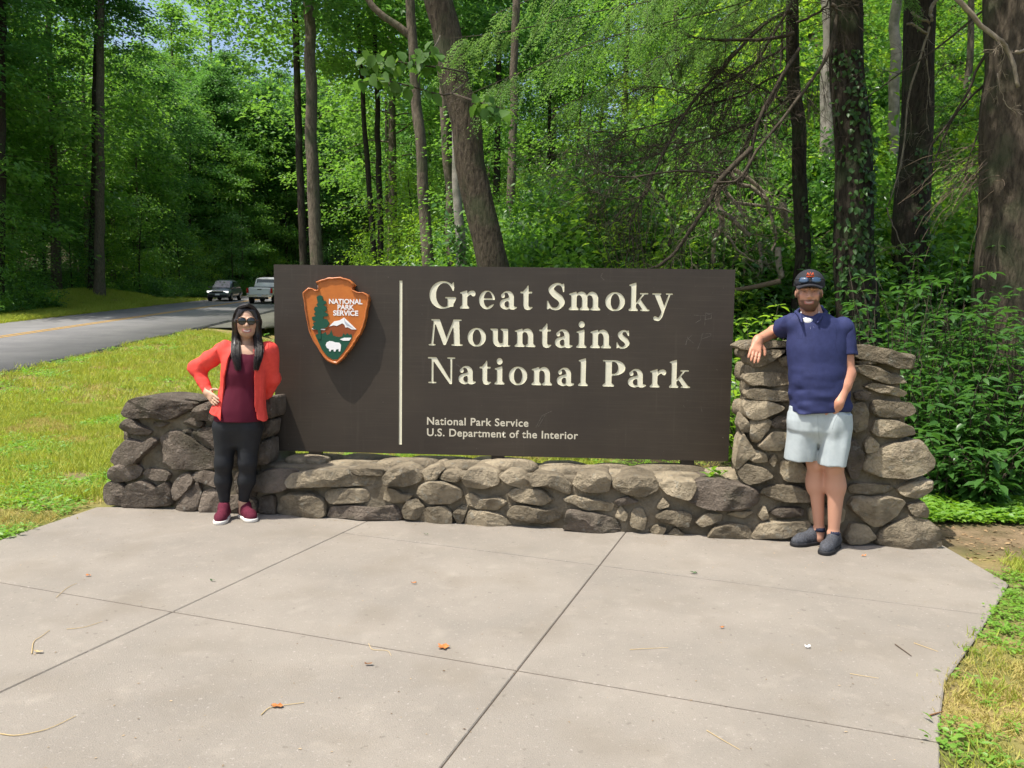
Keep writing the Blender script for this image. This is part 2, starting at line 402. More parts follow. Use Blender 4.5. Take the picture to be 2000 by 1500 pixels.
# ------------------------------------------------------------------ materials for the setting
M_soil = mat('leaf_litter_soil', (0.075, 0.055, 0.032), 0.95, var=(0.04, 0.055, 0.018), scale=1.1, bump=1.0, bscale=14, coords='Object', spec=0.1)
def lawn_material():
    M = bpy.data.materials.new('lawn_ground'); M.use_nodes = True; nt = M.node_tree; L = nt.links.new; b = nt.nodes['Principled BSDF']
    tc = nt.nodes.new('ShaderNodeTexCoord'); g = nt.nodes.new('ShaderNodeAttribute'); g.attribute_name = 'zone'
    def noise(sc, d=6):
        n = nt.nodes.new('ShaderNodeTexNoise'); n.inputs['Scale'].default_value = sc; n.inputs['Detail'].default_value = d; L(tc.outputs['Object'], n.inputs['Vector']); return n.outputs[0]
    def mixc(a, bb, f):
        mx = nt.nodes.new('ShaderNodeMix'); mx.data_type = 'RGBA'
        for i, v in ((6, a), (7, bb)):
            if isinstance(v, tuple): mx.inputs[i].default_value = (*v, 1)
            else: L(v, mx.inputs[i])
        L(f, mx.inputs[0]); return mx.outputs[2]
    def rng_(v, a, c):
        r = nt.nodes.new('ShaderNodeMapRange'); r.inputs[1].default_value = a; r.inputs[2].default_value = c; L(v, r.inputs[0]); return r.outputs[0]
    grass = mixc((0.12, 0.14, 0.035), (0.27, 0.21, 0.085), rng_(noise(1.6), 0.42, 0.62))
    forest = mixc((0.055, 0.042, 0.025), (0.03, 0.05, 0.014), rng_(noise(0.9), 0.40, 0.62))
    dirt = mixc((0.23, 0.165, 0.10), (0.13, 0.10, 0.055), rng_(noise(5.0), 0.35, 0.65))
    sep = nt.nodes.new('ShaderNodeSeparateColor'); L(g.outputs['Color'], sep.inputs[0])
    c = mixc(forest, grass, sep.outputs[0]); c = mixc(c, dirt, sep.outputs[1])
    L(c, b.inputs['Base Color']); b.inputs['Roughness'].default_value = 0.95; b.inputs['Specular IOR Level'].default_value = 0.1
    bp = nt.nodes.new('ShaderNodeBump'); bp.inputs['Strength'].default_value = 0.9; bp.inputs['Distance'].default_value = 0.03; L(noise(22, 8), bp.inputs['Height']); L(bp.outputs[0], b.inputs['Normal'])
    return M
M_ground = lawn_material()
M_conc = mat('weathered_concrete', (0.272, 0.242, 0.203), 0.9, var=(0.222, 0.199, 0.168), scale=1.3, bump=0.35, bscale=160, spec=0.25, detail=9)
def speckle(M, col, scale=220.0, lo=0.68, hi=0.74, fac=0.6):
    """fine grains of another colour over a material"""
    nt = M.node_tree; L = nt.links.new; b = nt.nodes['Principled BSDF']; src = b.inputs['Base Color'].links[0].from_socket
    tc = nt.nodes.new('ShaderNodeTexCoord'); n = nt.nodes.new('ShaderNodeTexNoise'); n.inputs['Scale'].default_value = scale; n.inputs['Detail'].default_value = 3
    L(tc.outputs['Object'], n.inputs['Vector']); r = nt.nodes.new('ShaderNodeMapRange'); r.inputs[1].default_value = lo; r.inputs[2].default_value = hi; r.inputs[4].default_value = fac; L(n.outputs[0], r.inputs[0])
    mx = nt.nodes.new('ShaderNodeMix'); mx.data_type = 'RGBA'; L(src, mx.inputs[6]); mx.inputs[7].default_value = (*col, 1); L(r.outputs[0], mx.inputs[0]); L(mx.outputs[2], b.inputs['Base Color'])
    return M
speckle(M_conc, (0.17, 0.14, 0.115), 140, 0.60, 0.70, 0.55)
speckle(M_conc, (0.47, 0.43, 0.39), 60, 0.62, 0.74, 0.45)
speckle(M_conc, (0.20, 0.172, 0.135), 2.2, 0.52, 0.70, 0.5); speckle(M_conc, (0.37, 0.33, 0.275), 7.0, 0.58, 0.76, 0.3); speckle(M_conc, (0.10, 0.085, 0.065), 26.0, 0.66, 0.72, 0.35)
M_groove = mat('joint_dirt', (0.075, 0.058, 0.042), 1.0)
M_asph = mat('asphalt', (0.15, 0.148, 0.148), 0.85, var=(0.19, 0.186, 0.182), scale=0.7, bump=0.3, bscale=120, spec=0.3)
M_asph_edge = mat('fresh_asphalt_edge', (0.018, 0.018, 0.019), 0.8, bump=0.5, bscale=60)
M_yellow = mat('yellow_road_paint', (0.52, 0.29, 0.035), 0.7, var=(0.40, 0.23, 0.05), scale=8)
M_gravel = mat('gravel', (0.13, 0.125, 0.11), 0.95, var=(0.07, 0.075, 0.05), scale=30, bump=1.0, bscale=40)
# ------------------------------------------------------------------ ground sheet
def grid_axis(lo, hi, fine_lo, fine_hi, fine, grow=1.12):
    a = list(np.arange(fine_lo, fine_hi, fine)); st = fine
    while a[-1] < hi: st *= grow; a.append(a[-1]+st)
    st = fine
    while a[0] > lo: st *= grow; a.insert(0, a[0]-st)
    return np.array(a)
gx = grid_axis(-260, 220, -9, 7, 0.16); gy = grid_axis(-60, 330, 1, 13, 0.16)
GX, GY = np.meshgrid(gx, gy, indexing='ij'); GH = H(GX, GY)
nX, nY = GX.shape; ii = np.arange(nX*nY).reshape(nX, nY)
quads = np.stack([ii[:-1, :-1], ii[1:, :-1], ii[1:, 1:], ii[:-1, 1:]], -1).reshape(-1, 4)
gme = mesh_np('ground', np.stack([GX, GY, GH], -1).reshape(-1, 3), [quads], True)
def zone(V):
    s, l = sl_of(V[:, 0], V[:, 1]); c = np.zeros((len(V), 3))
    wob = 0.5*vnoise(np.stack([V[:, 0], V[:, 1], 0*V[:, 0]], 1)*0.8, 8)
    lawn = smooth(1.6, 2.8, l+wob)*(1-smooth(10.0+8.5, 10.0+11.5, l+wob))
    lawn = np.maximum(lawn, (1-smooth(4.6, 5.4, V[:, 1]+wob*0.5))*(V[:, 0] > 0))
    lawn = np.maximum(lawn, (1-smooth(7.5, 9.5, V[:, 1]+wob))*(V[:, 0] < 1.2))
    c[:, 0] = lawn
    dx = V[:, 0]-3.75; dy = V[:, 1]-5.35
    c[:, 1] = np.maximum(np.exp(-(dx/1.25)**4-(dy/0.42)**4), 0.8*np.exp(-((V[:, 0]+4.05)/0.28)**2-((V[:, 1]-7.1)/0.22)**2))
    d2 = np.hypot(V[:, 0]-2.2, V[:, 1]-3.3); c[:, 1] = np.maximum(c[:, 1], 0.55*(V[:, 0] > 1)*smooth(0.45, 0.75, 0.5+0.5*vnoise(np.stack([V[:, 0], V[:, 1], 0*V[:, 0]], 1)*2.2, 4))*(V[:, 1] < 5.2))
    return c
paint(gme, 'zone', zone)
ground = ob('ground', gme, M_ground); tag(ground, 'lawn and forest floor rising into a wooded hillside', 'ground', kind='structure')
# ------------------------------------------------------------------ road
def strip(name, l0, l1, s0, s1, dz, material, n=90, parent=None, wob=0.0, thick=0.05):
    ss = np.linspace(s0, s1, n); V = []; 
    for s in ss:
        for j, l in enumerate((l0, l0, l1, l1)):
            ll = l+float(bend(np.array(s)))
            if wob and j in (0, 1): ll += wob*math.sin(s*2.1)*0.5+wob*math.sin(s*5.7)*0.5
            p = RH*s+RN*ll
            V.append((p[0], p[1], RZ0+GRADE*s+dz-(thick if j in (0, 3) else 0)))
    V = np.array(V); f = []
    for i in range(n-1):
        for j in range(3): a = i*4+j; f.append((a, a+1, a+5, a+4))
    me = mesh_np(name, V, [np.array(f)[:, ::-1]]); return ob(name, me, material, parent)
road = strip('road', R_IN, R_OUT, -30, 150, 0.05, M_asph, 140, wob=0.05, thick=0.14); tag(road, 'grey two-lane park road climbing past the lawn', 'road', kind='structure')
strip('yellow_line', R_MID-0.19, R_MID-0.07, -30, 150, 0.056, M_yellow, 140, road, thick=0.004)
strip('yellow_line', R_MID+0.07, R_MID+0.19, -30, 150, 0.056, M_yellow, 140, road, thick=0.004)
strip('road_edge', R_IN-0.22, R_IN-0.02, -30, 60, 0.015, M_asph_edge, 200, road, wob=0.10, thick=0.10)
pull = strip('gravel_pull_off', R_IN-2.6, R_IN-0.26, 33, 58, 0.012, M_gravel, 40, wob=0.4, thick=0.1); tag(pull, 'grey gravel pull-off beside the road', 'gravel', kind='structure')
# ------------------------------------------------------------------ concrete slab in panels
slab_poly = [(-3.17, 5.80), (-3.33, 4.80), (-3.05, 3.3), (-2.6, 1.6), (-2.5, -5), (2.2, -5), (1.35, 1.2), (1.44, 2.45), (1.60, 2.74), (1.81, 3.08), (2.25, 3.58), (2.88, 4.33), (2.93, 5.12), (2.2, 5.45), (-1.9, 6.0)]
def clip(poly, a, b, keep, gap=0.0026):
    a = np.array(a); b = np.array(b); d = b-a; out = []
    f = lambda p: keep*(d[0]*(p[1]-a[1])-d[1]*(p[0]-a[0]))/math.hypot(*d) - gap
    for i in range(len(poly)):
        p, q = np.array(poly[i]), np.array(poly[(i+1) % len(poly)]); fp, fq = f(p), f(q)
        if fp >= 0: out.append(tuple(p))
        if (fp >= 0) != (fq >= 0): out.append(tuple(p+(q-p)*fp/(fp-fq)))
    return out
g2 = lambda px, py: GZ(px, py)[:2]
LA = (g2(0, 1352), g2(730, 1012)); LB = (g2(860, 1500), g2(1220, 1042)); LC = (g2(0, 1137), g2(1840, 1450)); LD = (g2(690, 1043), g2(1920, 1199))
slab = ob('concrete_slab', MB().mesh('concrete_slab'), M_groove)
def plate(poly, z0, z1, bev=0.006):
    P = np.array(poly); k = len(P)
    c = P.mean(0); mb = MB()
    A = 0.5*np.sum(P[:, 0]*np.roll(P[:, 1], -1)-np.roll(P[:, 0], -1)*P[:, 1])
    if A < 0: P = P[::-1]
    e = np.roll(P, -1, 0)-P; nn = np.stack([-e[:, 1], e[:, 0]], 1); nn /= np.linalg.norm(nn, axis=1)[:, None]+1e-9
    ins = nn+np.roll(nn, 1, 0); ins /= np.linalg.norm(ins, axis=1)[:, None]+1e-9
    V = np.vstack([np.column_stack([P, np.full(k, z0)]), np.column_stack([P, np.full(k, z1-bev*0.7)]), np.column_stack([P+ins*bev, np.full(k, z1)])])
    f = [(i, (i+1) % k, k+(i+1) % k, k+i) for i in range(k)]+[(k+i, k+(i+1) % k, 2*k+(i+1) % k, 2*k+i) for i in range(k)]+[tuple(2*k+i for i in range(k))]
    return mb.add(V, f)
slab.data = plate(slab_poly, -0.25, -0.006).mesh('concrete_slab'); slab.data.materials.append(M_groove)
tag(slab, 'broad grey concrete slab with scored joints before the stone wall', 'pavement', kind='structure')
left = clip(slab_poly, *LA, 1); right_ = clip(slab_poly, *LA, -1)
mid = clip(right_, *LB, 1); rgt = clip(right_, *LB, -1)
for P in (left, mid, rgt):
    for kc in (1, -1):
        q = clip(P, *LC, kc, 0.0055)
        if len(q) < 3: continue
        if P is left or kc == -1: plate(q, -0.10, 0.0).obj('concrete_panel', M_conc, slab)
        else:
            for kd in (1, -1):
                q2 = clip(q, *LD, kd, 0.0070)
                if len(q2) >= 3: plate(q2, -0.10, 0.0).obj('concrete_panel', M_conc, slab)
# ------------------------------------------------------------------ stone wall
WA = np.array((0.0, 5.44)); WD = np.array((1.0, -0.139)); WD /= np.linalg.norm(WD); WN = np.array((WD[1], -WD[0]))      # WN points to the viewer
if WN[1] > 0: WN = -WN
def WP(px, py):
    d = ray(px, py); t = ((WA)@WN)/(d[:2]@WN); p = d*t; return np.array((p[:2]-WA)@WD), CAMZ+p[2]
def W3(s, z, dep):                        # dep > 0 comes towards the viewer
    s = np.asarray(s, float); z = np.asarray(z, float); dep = np.asarray(dep, float)
    return np.stack([WA[0]+WD[0]*s+WN[0]*dep, WA[1]+WD[1]*s+WN[1]*dep, z], -1)
CR = {2: (1400, 500, .4067), 5: (180, 740, .41), 6: (900, 860, .48), 7: (0, 700, .24)}
STONES = [(7, s) for s in (
 [(1035,430),(1075,345),(1140,315),(1300,305),(1450,325),(1600,345),(1580,385),(1500,440),(1400,488),(1280,470),(1150,485),(1050,465)],
 [(1600,440),(1620,400),(1700,350),(1790,345),(1790,490),(1690,500),(1615,470)],
 [(1005,550),(1070,490),(1110,485),(1150,545),(1250,590),(1220,620),(1130,612),(1050,600)],
 [(1260,520),(1330,508),(1390,525),(1340,548),(1265,545)],
 [(1505,525),(1570,480),(1640,500),(1670,525),(1650,560),(1560,548)],
 [(1500,580),(1560,570),(1580,605),(1510,600)],
 [(1575,610),(1620,575),(1740,560),(1790,640),(1790,740),(1700,690),(1600,650)],
 [(940,820),(960,740),(1050,640),(1130,665),(1180,690),(1230,640),(1280,665),(1260,720),(1180,790),(1130,850),(1000,862)],
 [(1300,730),(1310,650),(1390,590),(1470,600),(1560,650),(1640,710),(1745,770),(1745,880),(1600,890),(1450,890),(1340,860),(1300,800)],
 [(905,955),(925,885),(1000,865),(1130,860),(1175,895),(1150,950),(1060,990),(960,1010)],
 [(1180,930),(1230,890),(1320,900),(1400,930),(1380,985),(1270,985)],
 [(865,1130),(870,1040),(910,1000),(990,1010),(1045,1050),(1040,1120),(1030,1185),(900,1180)],
 [(1050,1190),(1060,1090),(1100,1020),(1180,990),(1240,1020),(1290,1060),(1380,1010),(1420,1100),(1420,1200),(1250,1200)],
 [(1420,1050),(1490,940),(1560,930),(1600,985),(1560,1060),(1470,1150),(1430,1140)],
 [(1450,1228),(1500,1120),(1570,1050),(1640,980),(1650,1120),(1640,1232)],
 [(1580,950),(1640,900),(1750,920),(1800,960),(1790,1040),(1680,1010),(1620,1000)],
 [(1660,1232),(1670,1080),(1750,1050),(1830,1100),(1830,1245),(1740,1235)])]
STONES += [(5, s) for s in (
 [(560,130),(640,100),(740,95),(800,130),(800,200),(700,215),(580,200)], [(600,230),(700,225),(790,215),(800,290),(700,320),(610,310)],
 [(580,340),(680,325),(720,410),(640,430),(590,410)], [(715,340),(790,310),(800,400),(740,420)], [(690,450),(770,425),(800,500),(780,560),(700,540)],
 [(640,560),(720,550),(790,570),(800,640),(650,640)],
 [(812,90),(868,85),(865,180),(818,190)], [(812,205),(862,195),(850,270),(808,280)], [(805,300),(850,285),(850,395),(802,405)],
 [(785,470),(830,430),(920,425),(990,430),(960,470),(930,530),(840,530),(790,520)],
 [(960,480),(990,445),(1100,430),(1220,430),(1250,455),(1380,470),(1370,515),(1250,505),(1100,500),(975,505)],
 [(1230,430),(1300,418),(1385,430),(1385,462),(1260,448)],
 [(1395,460),(1420,425),(1490,410),(1550,430),(1580,480),(1500,505),(1410,490)],
 [(1120,545),(1160,520),(1300,522),(1320,550),(1310,585),(1150,590),(1118,570)],
 [(1395,540),(1410,515),(1450,520),(1480,540),(1525,550),(1500,580),(1430,585),(1395,570)],
 [(890,625),(910,560),(960,540),(1060,540),(1105,570),(1115,648),(960,652)],
 [(1140,648),(1160,602),(1250,600),(1350,615),(1440,600),(1475,640),(1470,668),(1300,662)],
 [(1555,550),(1570,510),(1620,485),(1690,490),(1750,520),(1765,550),(1700,590),(1610,590)],
 [(1480,620),(1510,575),(1550,570),(1590,610),(1550,665),(1490,660)], [(1560,675),(1590,610),(1680,600),(1715,630),(1715,685)],
 [(1580,430),(1640,415),(1670,440),(1640,480),(1595,475)], [(1660,470),(1680,440),(1740,440),(1770,470),(1740,490)],
 [(1772,470),(1790,435),(1860,420),(1930,440),(1945,490),(1870,515),(1790,505)],
 [(1785,555),(1810,540),(1860,565),(1930,560),(1970,590),(1930,620),(1850,610),(1800,590)],
 [(1780,690),(1800,622),(1880,625),(1960,650),(2000,700),(1850,700)], [(1720,640),(1770,592),(1795,605),(1775,670),(1750,688)],
 [(805,560),(875,550),(880,645),(830,645),(802,620)])]
STONES += [(6, s) for s in (
 [(165,145),(200,120),(250,130),(305,185),(260,190),(190,170)], [(285,150),(310,133),(400,140),(450,180),(440,215),(350,185),(300,175)],
 [(195,215),(230,192),(330,197),(375,240),(330,258),(230,245)],
 [(195,290),(220,265),(280,265),(350,280),(415,270),(415,325),(330,335),(240,315),(200,305)],
 [(460,175),(480,135),(590,135),(610,160),(600,205),(500,205)], [(612,180),(640,150),(700,140),(790,160),(798,195),(730,225),(650,205)],
 [(420,240),(460,222),(540,236),(620,252),(610,280),(500,272)], [(425,340),(440,278),(520,288),(620,318),(695,376),(560,372),(430,350)],
 [(630,240),(680,225),(725,245),(690,255),(640,262)], [(625,310),(650,262),(680,300),(670,325)], [(687,345),(700,280),(740,275),(757,320),(742,360)],
 [(795,268),(820,230),(850,262),(810,275)], [(795,305),(830,277),(890,287),(940,300),(920,347),(870,342),(810,322)], [(838,388),(870,350),(910,380),(890,390)],
 [(765,370),(790,340),(835,350),(820,385)],
 [(806,175),(850,160),(945,163),(955,185),(928,232),(850,212)], [(935,240),(960,170),(1040,160),(1150,180),(1210,210),(1190,265),(1080,280),(990,275)],
 [(1075,300),(1120,285),(1190,290),(1150,312)], [(955,330),(1000,292),(1060,300),(1050,325),(980,345)], [(1000,392),(1030,348),(1090,330),(1160,345),(1185,398),(1080,400)],
 [(1215,215),(1240,185),(1350,180),(1400,200),(1410,240),(1300,240)], [(1252,290),(1290,272),(1380,272),(1392,298),(1290,308)],
 [(1185,380),(1220,332),(1330,325),(1420,330),(1418,380),(1300,388),(1190,390)], [(1205,300),(1235,260),(1250,310),(1225,322)])]
STONES += [(2, s) for s in (
 [(100,432),(140,408),(260,405),(335,410),(338,435),(240,440),(120,450)], [(345,415),(450,405),(560,410),(655,425),(655,470),(500,470),(350,455)],
 [(660,450),(670,430),(740,432),(850,455),(935,490),(930,540),(860,540),(780,510),(665,490)], [(657,505),(740,497),(760,513),(700,522)],
 [(655,545),(680,522),(760,530),(880,580),(900,608),(830,610),(720,582)], [(705,622),(750,607),(830,622),(903,655),(880,674),(770,652)],
 [(655,655),(700,645),(735,660),(720,690),(660,690)], [(740,725),(755,690),(850,700),(920,705),(945,745),(920,767),(780,767),(745,748)],
 [(735,840),(760,780),(850,790),(930,820),(950,855),(850,868),(750,860)],
 [(715,980),(750,930),(880,890),(970,890),(1030,980),(1020,1020),(920,1060),(800,1055),(720,1020)], [(700,900),(730,862),(775,900),(760,935),(712,942)],
 [(640,720),(700,700),(728,745),(715,830),(650,840)],
 [(610,1000),(620,900),(660,880),(695,950),(670,1060),(640,1060)], [(860,1110),(930,1080),(1030,1075),(1025,1120),(960,1160),(880,1140)],
 [(630,1112),(650,1092),(830,1092),(845,1120),(740,1140),(640,1135)], [(630,1200),(650,1155),(800,1150),(890,1170),(860,1230),(760,1290),(700,1270)],
 [(905,1190),(980,1172),(1010,1220),(1005,1258),(930,1235)], [(755,1370),(800,1292),(930,1245),(1000,1272),(1055,1312),(1058,1398),(900,1400)],
 [(605,1340),(640,1272),(720,1292),(760,1345),(700,1375),(615,1370)],
 [(150,485),(175,455),(235,450),(325,452),(285,488),(240,520),(180,535),(155,515)], [(290,492),(330,475),(345,520),(310,528)],
 [(130,590),(150,565),(250,558),(345,568),(345,612),(250,622),(160,622)], [(135,660),(160,635),(240,640),(340,655),(345,700),(260,692),(150,682)],
 [(350,570),(450,560),(560,580),(560,650),(450,660),(355,640)], [(355,680),(480,675),(600,690),(600,760),(470,770),(360,750)],
 [(130,720),(150,692),(250,697),(320,730),(270,760),(180,785),(140,770)], [(155,850),(160,790),(220,772),(258,792),(240,840),(190,895),(162,885)],
 [(245,805),(290,768),(345,775),(345,830),(280,825)], [(195,905),(260,845),(330,850),(335,890),(300,930),(225,925)],
 [(85,1000),(100,880),(120,850),(158,900),(178,940),(140,980),(100,1025)], [(100,1035),(140,995),(230,1022),(270,1060),(200,1080),(150,1090),(112,1062)],
 [(147,970),(172,928),(230,942),(240,985),(180,988)], [(247,985),(270,948),(290,980),(270,1012)], [(300,1040),(310,980),(400,985),(440,1040),(430,1080),(320,1075)],
 [(100,810),(115,755),(150,800),(148,845),(110,838)], [(355,790),(470,790),(590,800),(595,880),(450,900),(350,880)], [(455,930),(520,920),(590,930),(595,1040),(500,1060),(450,1010)],
 [(455,1090),(540,1085),(600,1100),(600,1170),(470,1180)], [(440,1200),(520,1195),(600,1210),(600,1280),(450,1290)])]
M_stone = mat('field_stone', (0.39, 0.325, 0.225), 0.92, var=(0.20, 0.165, 0.115), scale=7, bump=2.2, bscale=38, obj_var=0.32, spec=0.2, detail=9)
speckle(M_stone, (0.30, 0.29, 0.24), 20, 0.60, 0.68, 0.5); speckle(M_stone, (0.075, 0.065, 0.045), 3.0, 0.54, 0.70, 0.55)
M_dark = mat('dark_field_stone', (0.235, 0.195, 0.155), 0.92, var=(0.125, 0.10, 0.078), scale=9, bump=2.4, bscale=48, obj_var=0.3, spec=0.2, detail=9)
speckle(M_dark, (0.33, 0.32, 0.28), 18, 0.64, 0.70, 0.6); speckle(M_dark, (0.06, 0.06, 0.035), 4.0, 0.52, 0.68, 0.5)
M_mort = mat('old_mortar', (0.23, 0.195, 0.14), 0.95, var=(0.12, 0.10, 0.07), scale=5, bump=1.0, bscale=30, spec=0.15)
wall = empty('stone_wall', (float(W3(0, 0, 0)[0]), float(W3(0, 0, 0)[1]), 0))
tag(wall, 'rough mortared stone wall, low in the middle with taller piers at both ends', 'wall', kind='thing')
WLOC = np.array((float(W3(0, 0, 0)[0]), float(W3(0, 0, 0)[1]), 0))
def topz(s):
    return 0.83 if s < -1.78 else (0.40 if s < 1.55 else 1.31)
def stone_mesh(name, S, Z, dep, bulge, back, seed):
    """rounded rock with a given outline on the wall face"""
    P = np.column_stack([S, Z])
    for _ in range(2):
        Q = np.roll(P, -1, 0); P = np.stack([0.86*P+0.14*Q, 0.14*P+0.86*Q], 1).reshape(-1, 2)
    P = np.stack([P, 0.5*(P+np.roll(P, -1, 0))], 1).reshape(-1, 2) if len(P) < 44 else P
    n = len(P); c = P.mean(0); size = math.sqrt(np.ptp(P[:, 0])*np.ptp(P[:, 1]))
    r_ = np.random.default_rng(seed); tilt = r_.normal(0, 0.22, 2)
    rings = [(1.0, -back), (1.02, -0.02), (1.02, 0.45*bulge), (0.99, 0.80*bulge), (0.94, 0.97*bulge), (0.84, 1.02*bulge), (0.68, 1.04*bulge), (0.52, 1.05*bulge), (0.36, 1.06*bulge), (0.18, 1.07*bulge)]
    V = []
    for sc_, d in rings:
        q = c+(P-c)*sc_; V.append(np.column_stack([q, np.full(n, dep+d)]))
    V.append(np.array([[c[0], c[1], dep+1.07*bulge]])); V = np.vstack(V)
    front = V[:, 2] > dep+0.001
    V[:, 2] += front*((V[:, 0]-c[0])*tilt[0]+(V[:, 1]-c[1])*tilt[1])
    for sc_, a in ((3.2, 0.085), (8.0, 0.060), (20.0, 0.030)):
        f = sc_/max(size, 0.08)*0.35
        N = np.stack([vnoise(V*f+seed*3.1, seed+i) for i in range(3)], 1); N[:, 2] = 0.6-1.6*np.abs(N[:, 2]); V = V+N*a*size*np.array((0.5, 0.5, 1.0))*(0.3+0.7*front[:, None])
    for _ in range(4):                    # broken faces
        th = r_.uniform(0, 6.28); dd = (V[:, 0]-c[0])*math.cos(th)+(V[:, 1]-c[1])*math.sin(th); pl_ = dep+bulge*r_.uniform(0.75, 1.15)-r_.uniform(0.15, 0.55)*(dd-size*r_.uniform(0.0, 0.3)); V[:, 2] = np.where(front, np.minimum(V[:, 2], np.maximum(pl_, dep+0.55*bulge*np.minimum(1, (V[:, 2]-dep)/bulge))), V[:, 2])
    V[:, 2] += front*0.010*size*vnoise(V*60+seed, seed+9)
    W = W3(V[:, 0], V[:, 1], V[:, 2])-WLOC; W[:, 2] = np.maximum(W[:, 2], -0.03)
    f = []
    for k in range(len(rings)-1):
        for i in range(n): j = (i+1) % n; f.append((k*n+i, k*n+j, (k+1)*n+j, (k+1)*n+i))
    f4 = np.array(f); last = (len(rings)-1)*n; ci = len(V)-1
    f3 = np.array([(last+i, last+(i+1) % n, ci) for i in range(n)])
    A = np.sum(P[:, 0]*np.roll(P[:, 1], -1)-np.roll(P[:, 0], -1)*P[:, 1])
    fb = np.array([list(range(n))[::-1]])
    if A < 0: f4 = f4[:, ::-1]; f3 = f3[:, ::-1]; fb = fb[:, ::-1]
    me = mesh_np(name, W, [f4, f3, fb], True); me.set_sharp_from_angle(angle=math.radians(32)); return me
def shade_auto(o, ang=38):
    me = o.data; me.polygons.foreach_set('use_smooth', np.ones(len(me.polygons), bool))
for k, (cid, pts) in enumerate(STONES):
    ox, oy, sc_ = CR[cid]; sz = np.array([WP(ox+x*sc_, oy+y*sc_) for x, y in pts]); c = sz.mean(0)
    sz = c+(sz-c)*1.06; size = math.sqrt(np.ptp(sz[:, 0])*np.ptp(sz[:, 1])); bu = min(0.075, 0.27*size)+0.016
    top = sz[:, 1].max() > topz(c[0])-0.07
    me = stone_mesh('stone', sz[:, 0], sz[:, 1], 0.0 if not top else 0.01, bu, 0.34 if top else 0.14, 100+k)
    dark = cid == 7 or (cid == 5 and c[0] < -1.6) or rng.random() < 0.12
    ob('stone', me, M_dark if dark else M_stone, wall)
# flat stones bedded on the tops, and stones on the flanks and the back
def free_stone(c, r, seed, mtl=None):
    bm = bmesh.new(); bmesh.ops.create_icosphere(bm, subdivisions=3, radius=1.0)
    V = np.array([v.co[:] for v in bm.verts]); V = np.sign(V)*np.abs(V)**0.6
    V = V*np.array(r); 
    for f, a in ((2.2, 0.16), (6.0, 0.07)):
        V = V*(1+a*vnoise(V/np.mean(r)*f*0.35+seed, seed)[:, None])
    for v, q in zip(bm.verts, V): v.co = q
    me = bpy.data.meshes.new('stone'); bm.to_mesh(me); bm.free(); me.polygons.foreach_set('use_smooth', np.ones(len(me.polygons), bool))
    me.transform(Matrix.Rotation(math.atan2(WD[1], WD[0])+rng.normal(0, 0.12), 4, 'Z'))
    o = ob('stone', me, mtl or M_stone, wall); o.location = Vector(c)-Vector(WLOC); return o
sd = 900
def row(s0, s1, dep, z, rs, rd, rz, mtl=None, jz=0.012):
    global sd
    s = s0
    while s < s1:
        q = rng.uniform(0.75, 1.3); L_ = rs*q; sd += 1
        free_stone(W3(s+L_, z+rng.normal(0, jz), dep+rng.normal(0, 0.02)), (L_*1.02, rd*rng.uniform(0.85, 1.1), rz*rng.uniform(0.8, 1.15)), sd, mtl); s += 2*L_*0.98
row(-1.76, 1.5, -0.21, 0.362, 0.19, 0.13, 0.045); row(-1.76, 1.5, -0.44, 0.357, 0.21, 0.13, 0.05)
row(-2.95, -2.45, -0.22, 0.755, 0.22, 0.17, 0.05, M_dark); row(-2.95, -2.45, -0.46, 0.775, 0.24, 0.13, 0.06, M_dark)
row(1.62, 2.45, -0.22, 1.262, 0.21, 0.17, 0.05); row(1.62, 2.45, -0.48, 1.262, 0.2, 0.14, 0.055)
for z in np.arange(0.10, 1.2, 0.15):
    for dp in (-0.18, -0.42):
        sd += 1; free_stone(W3(1.675+rng.normal(0, 0.012), z+rng.normal(0, .025), dp+rng.normal(0, .03)), (0.07*rng.uniform(.7, 1.2), 0.125*rng.uniform(.8, 1.15), 0.072*rng.uniform(.7, 1.2)), sd)
        sd += 1; free_stone(W3(2.72-0.16*z+rng.normal(0, 0.015), z+rng.normal(0, .02), dp), (0.07, 0.13, 0.075), sd)
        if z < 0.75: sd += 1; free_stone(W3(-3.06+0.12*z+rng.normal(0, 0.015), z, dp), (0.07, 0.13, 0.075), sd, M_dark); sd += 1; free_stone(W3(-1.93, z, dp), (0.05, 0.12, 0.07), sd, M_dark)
prof = [(-3.10, -0.1), (-3.04, 0.30), (-2.93, 0.74), (-1.90, 0.76), (-1.86, 0.37), (1.60, 0.37), (1.68, 1.25), (2.58, 1.25), (2.64, 0.55), (2.76, 0.3), (2.78, -0.1)]
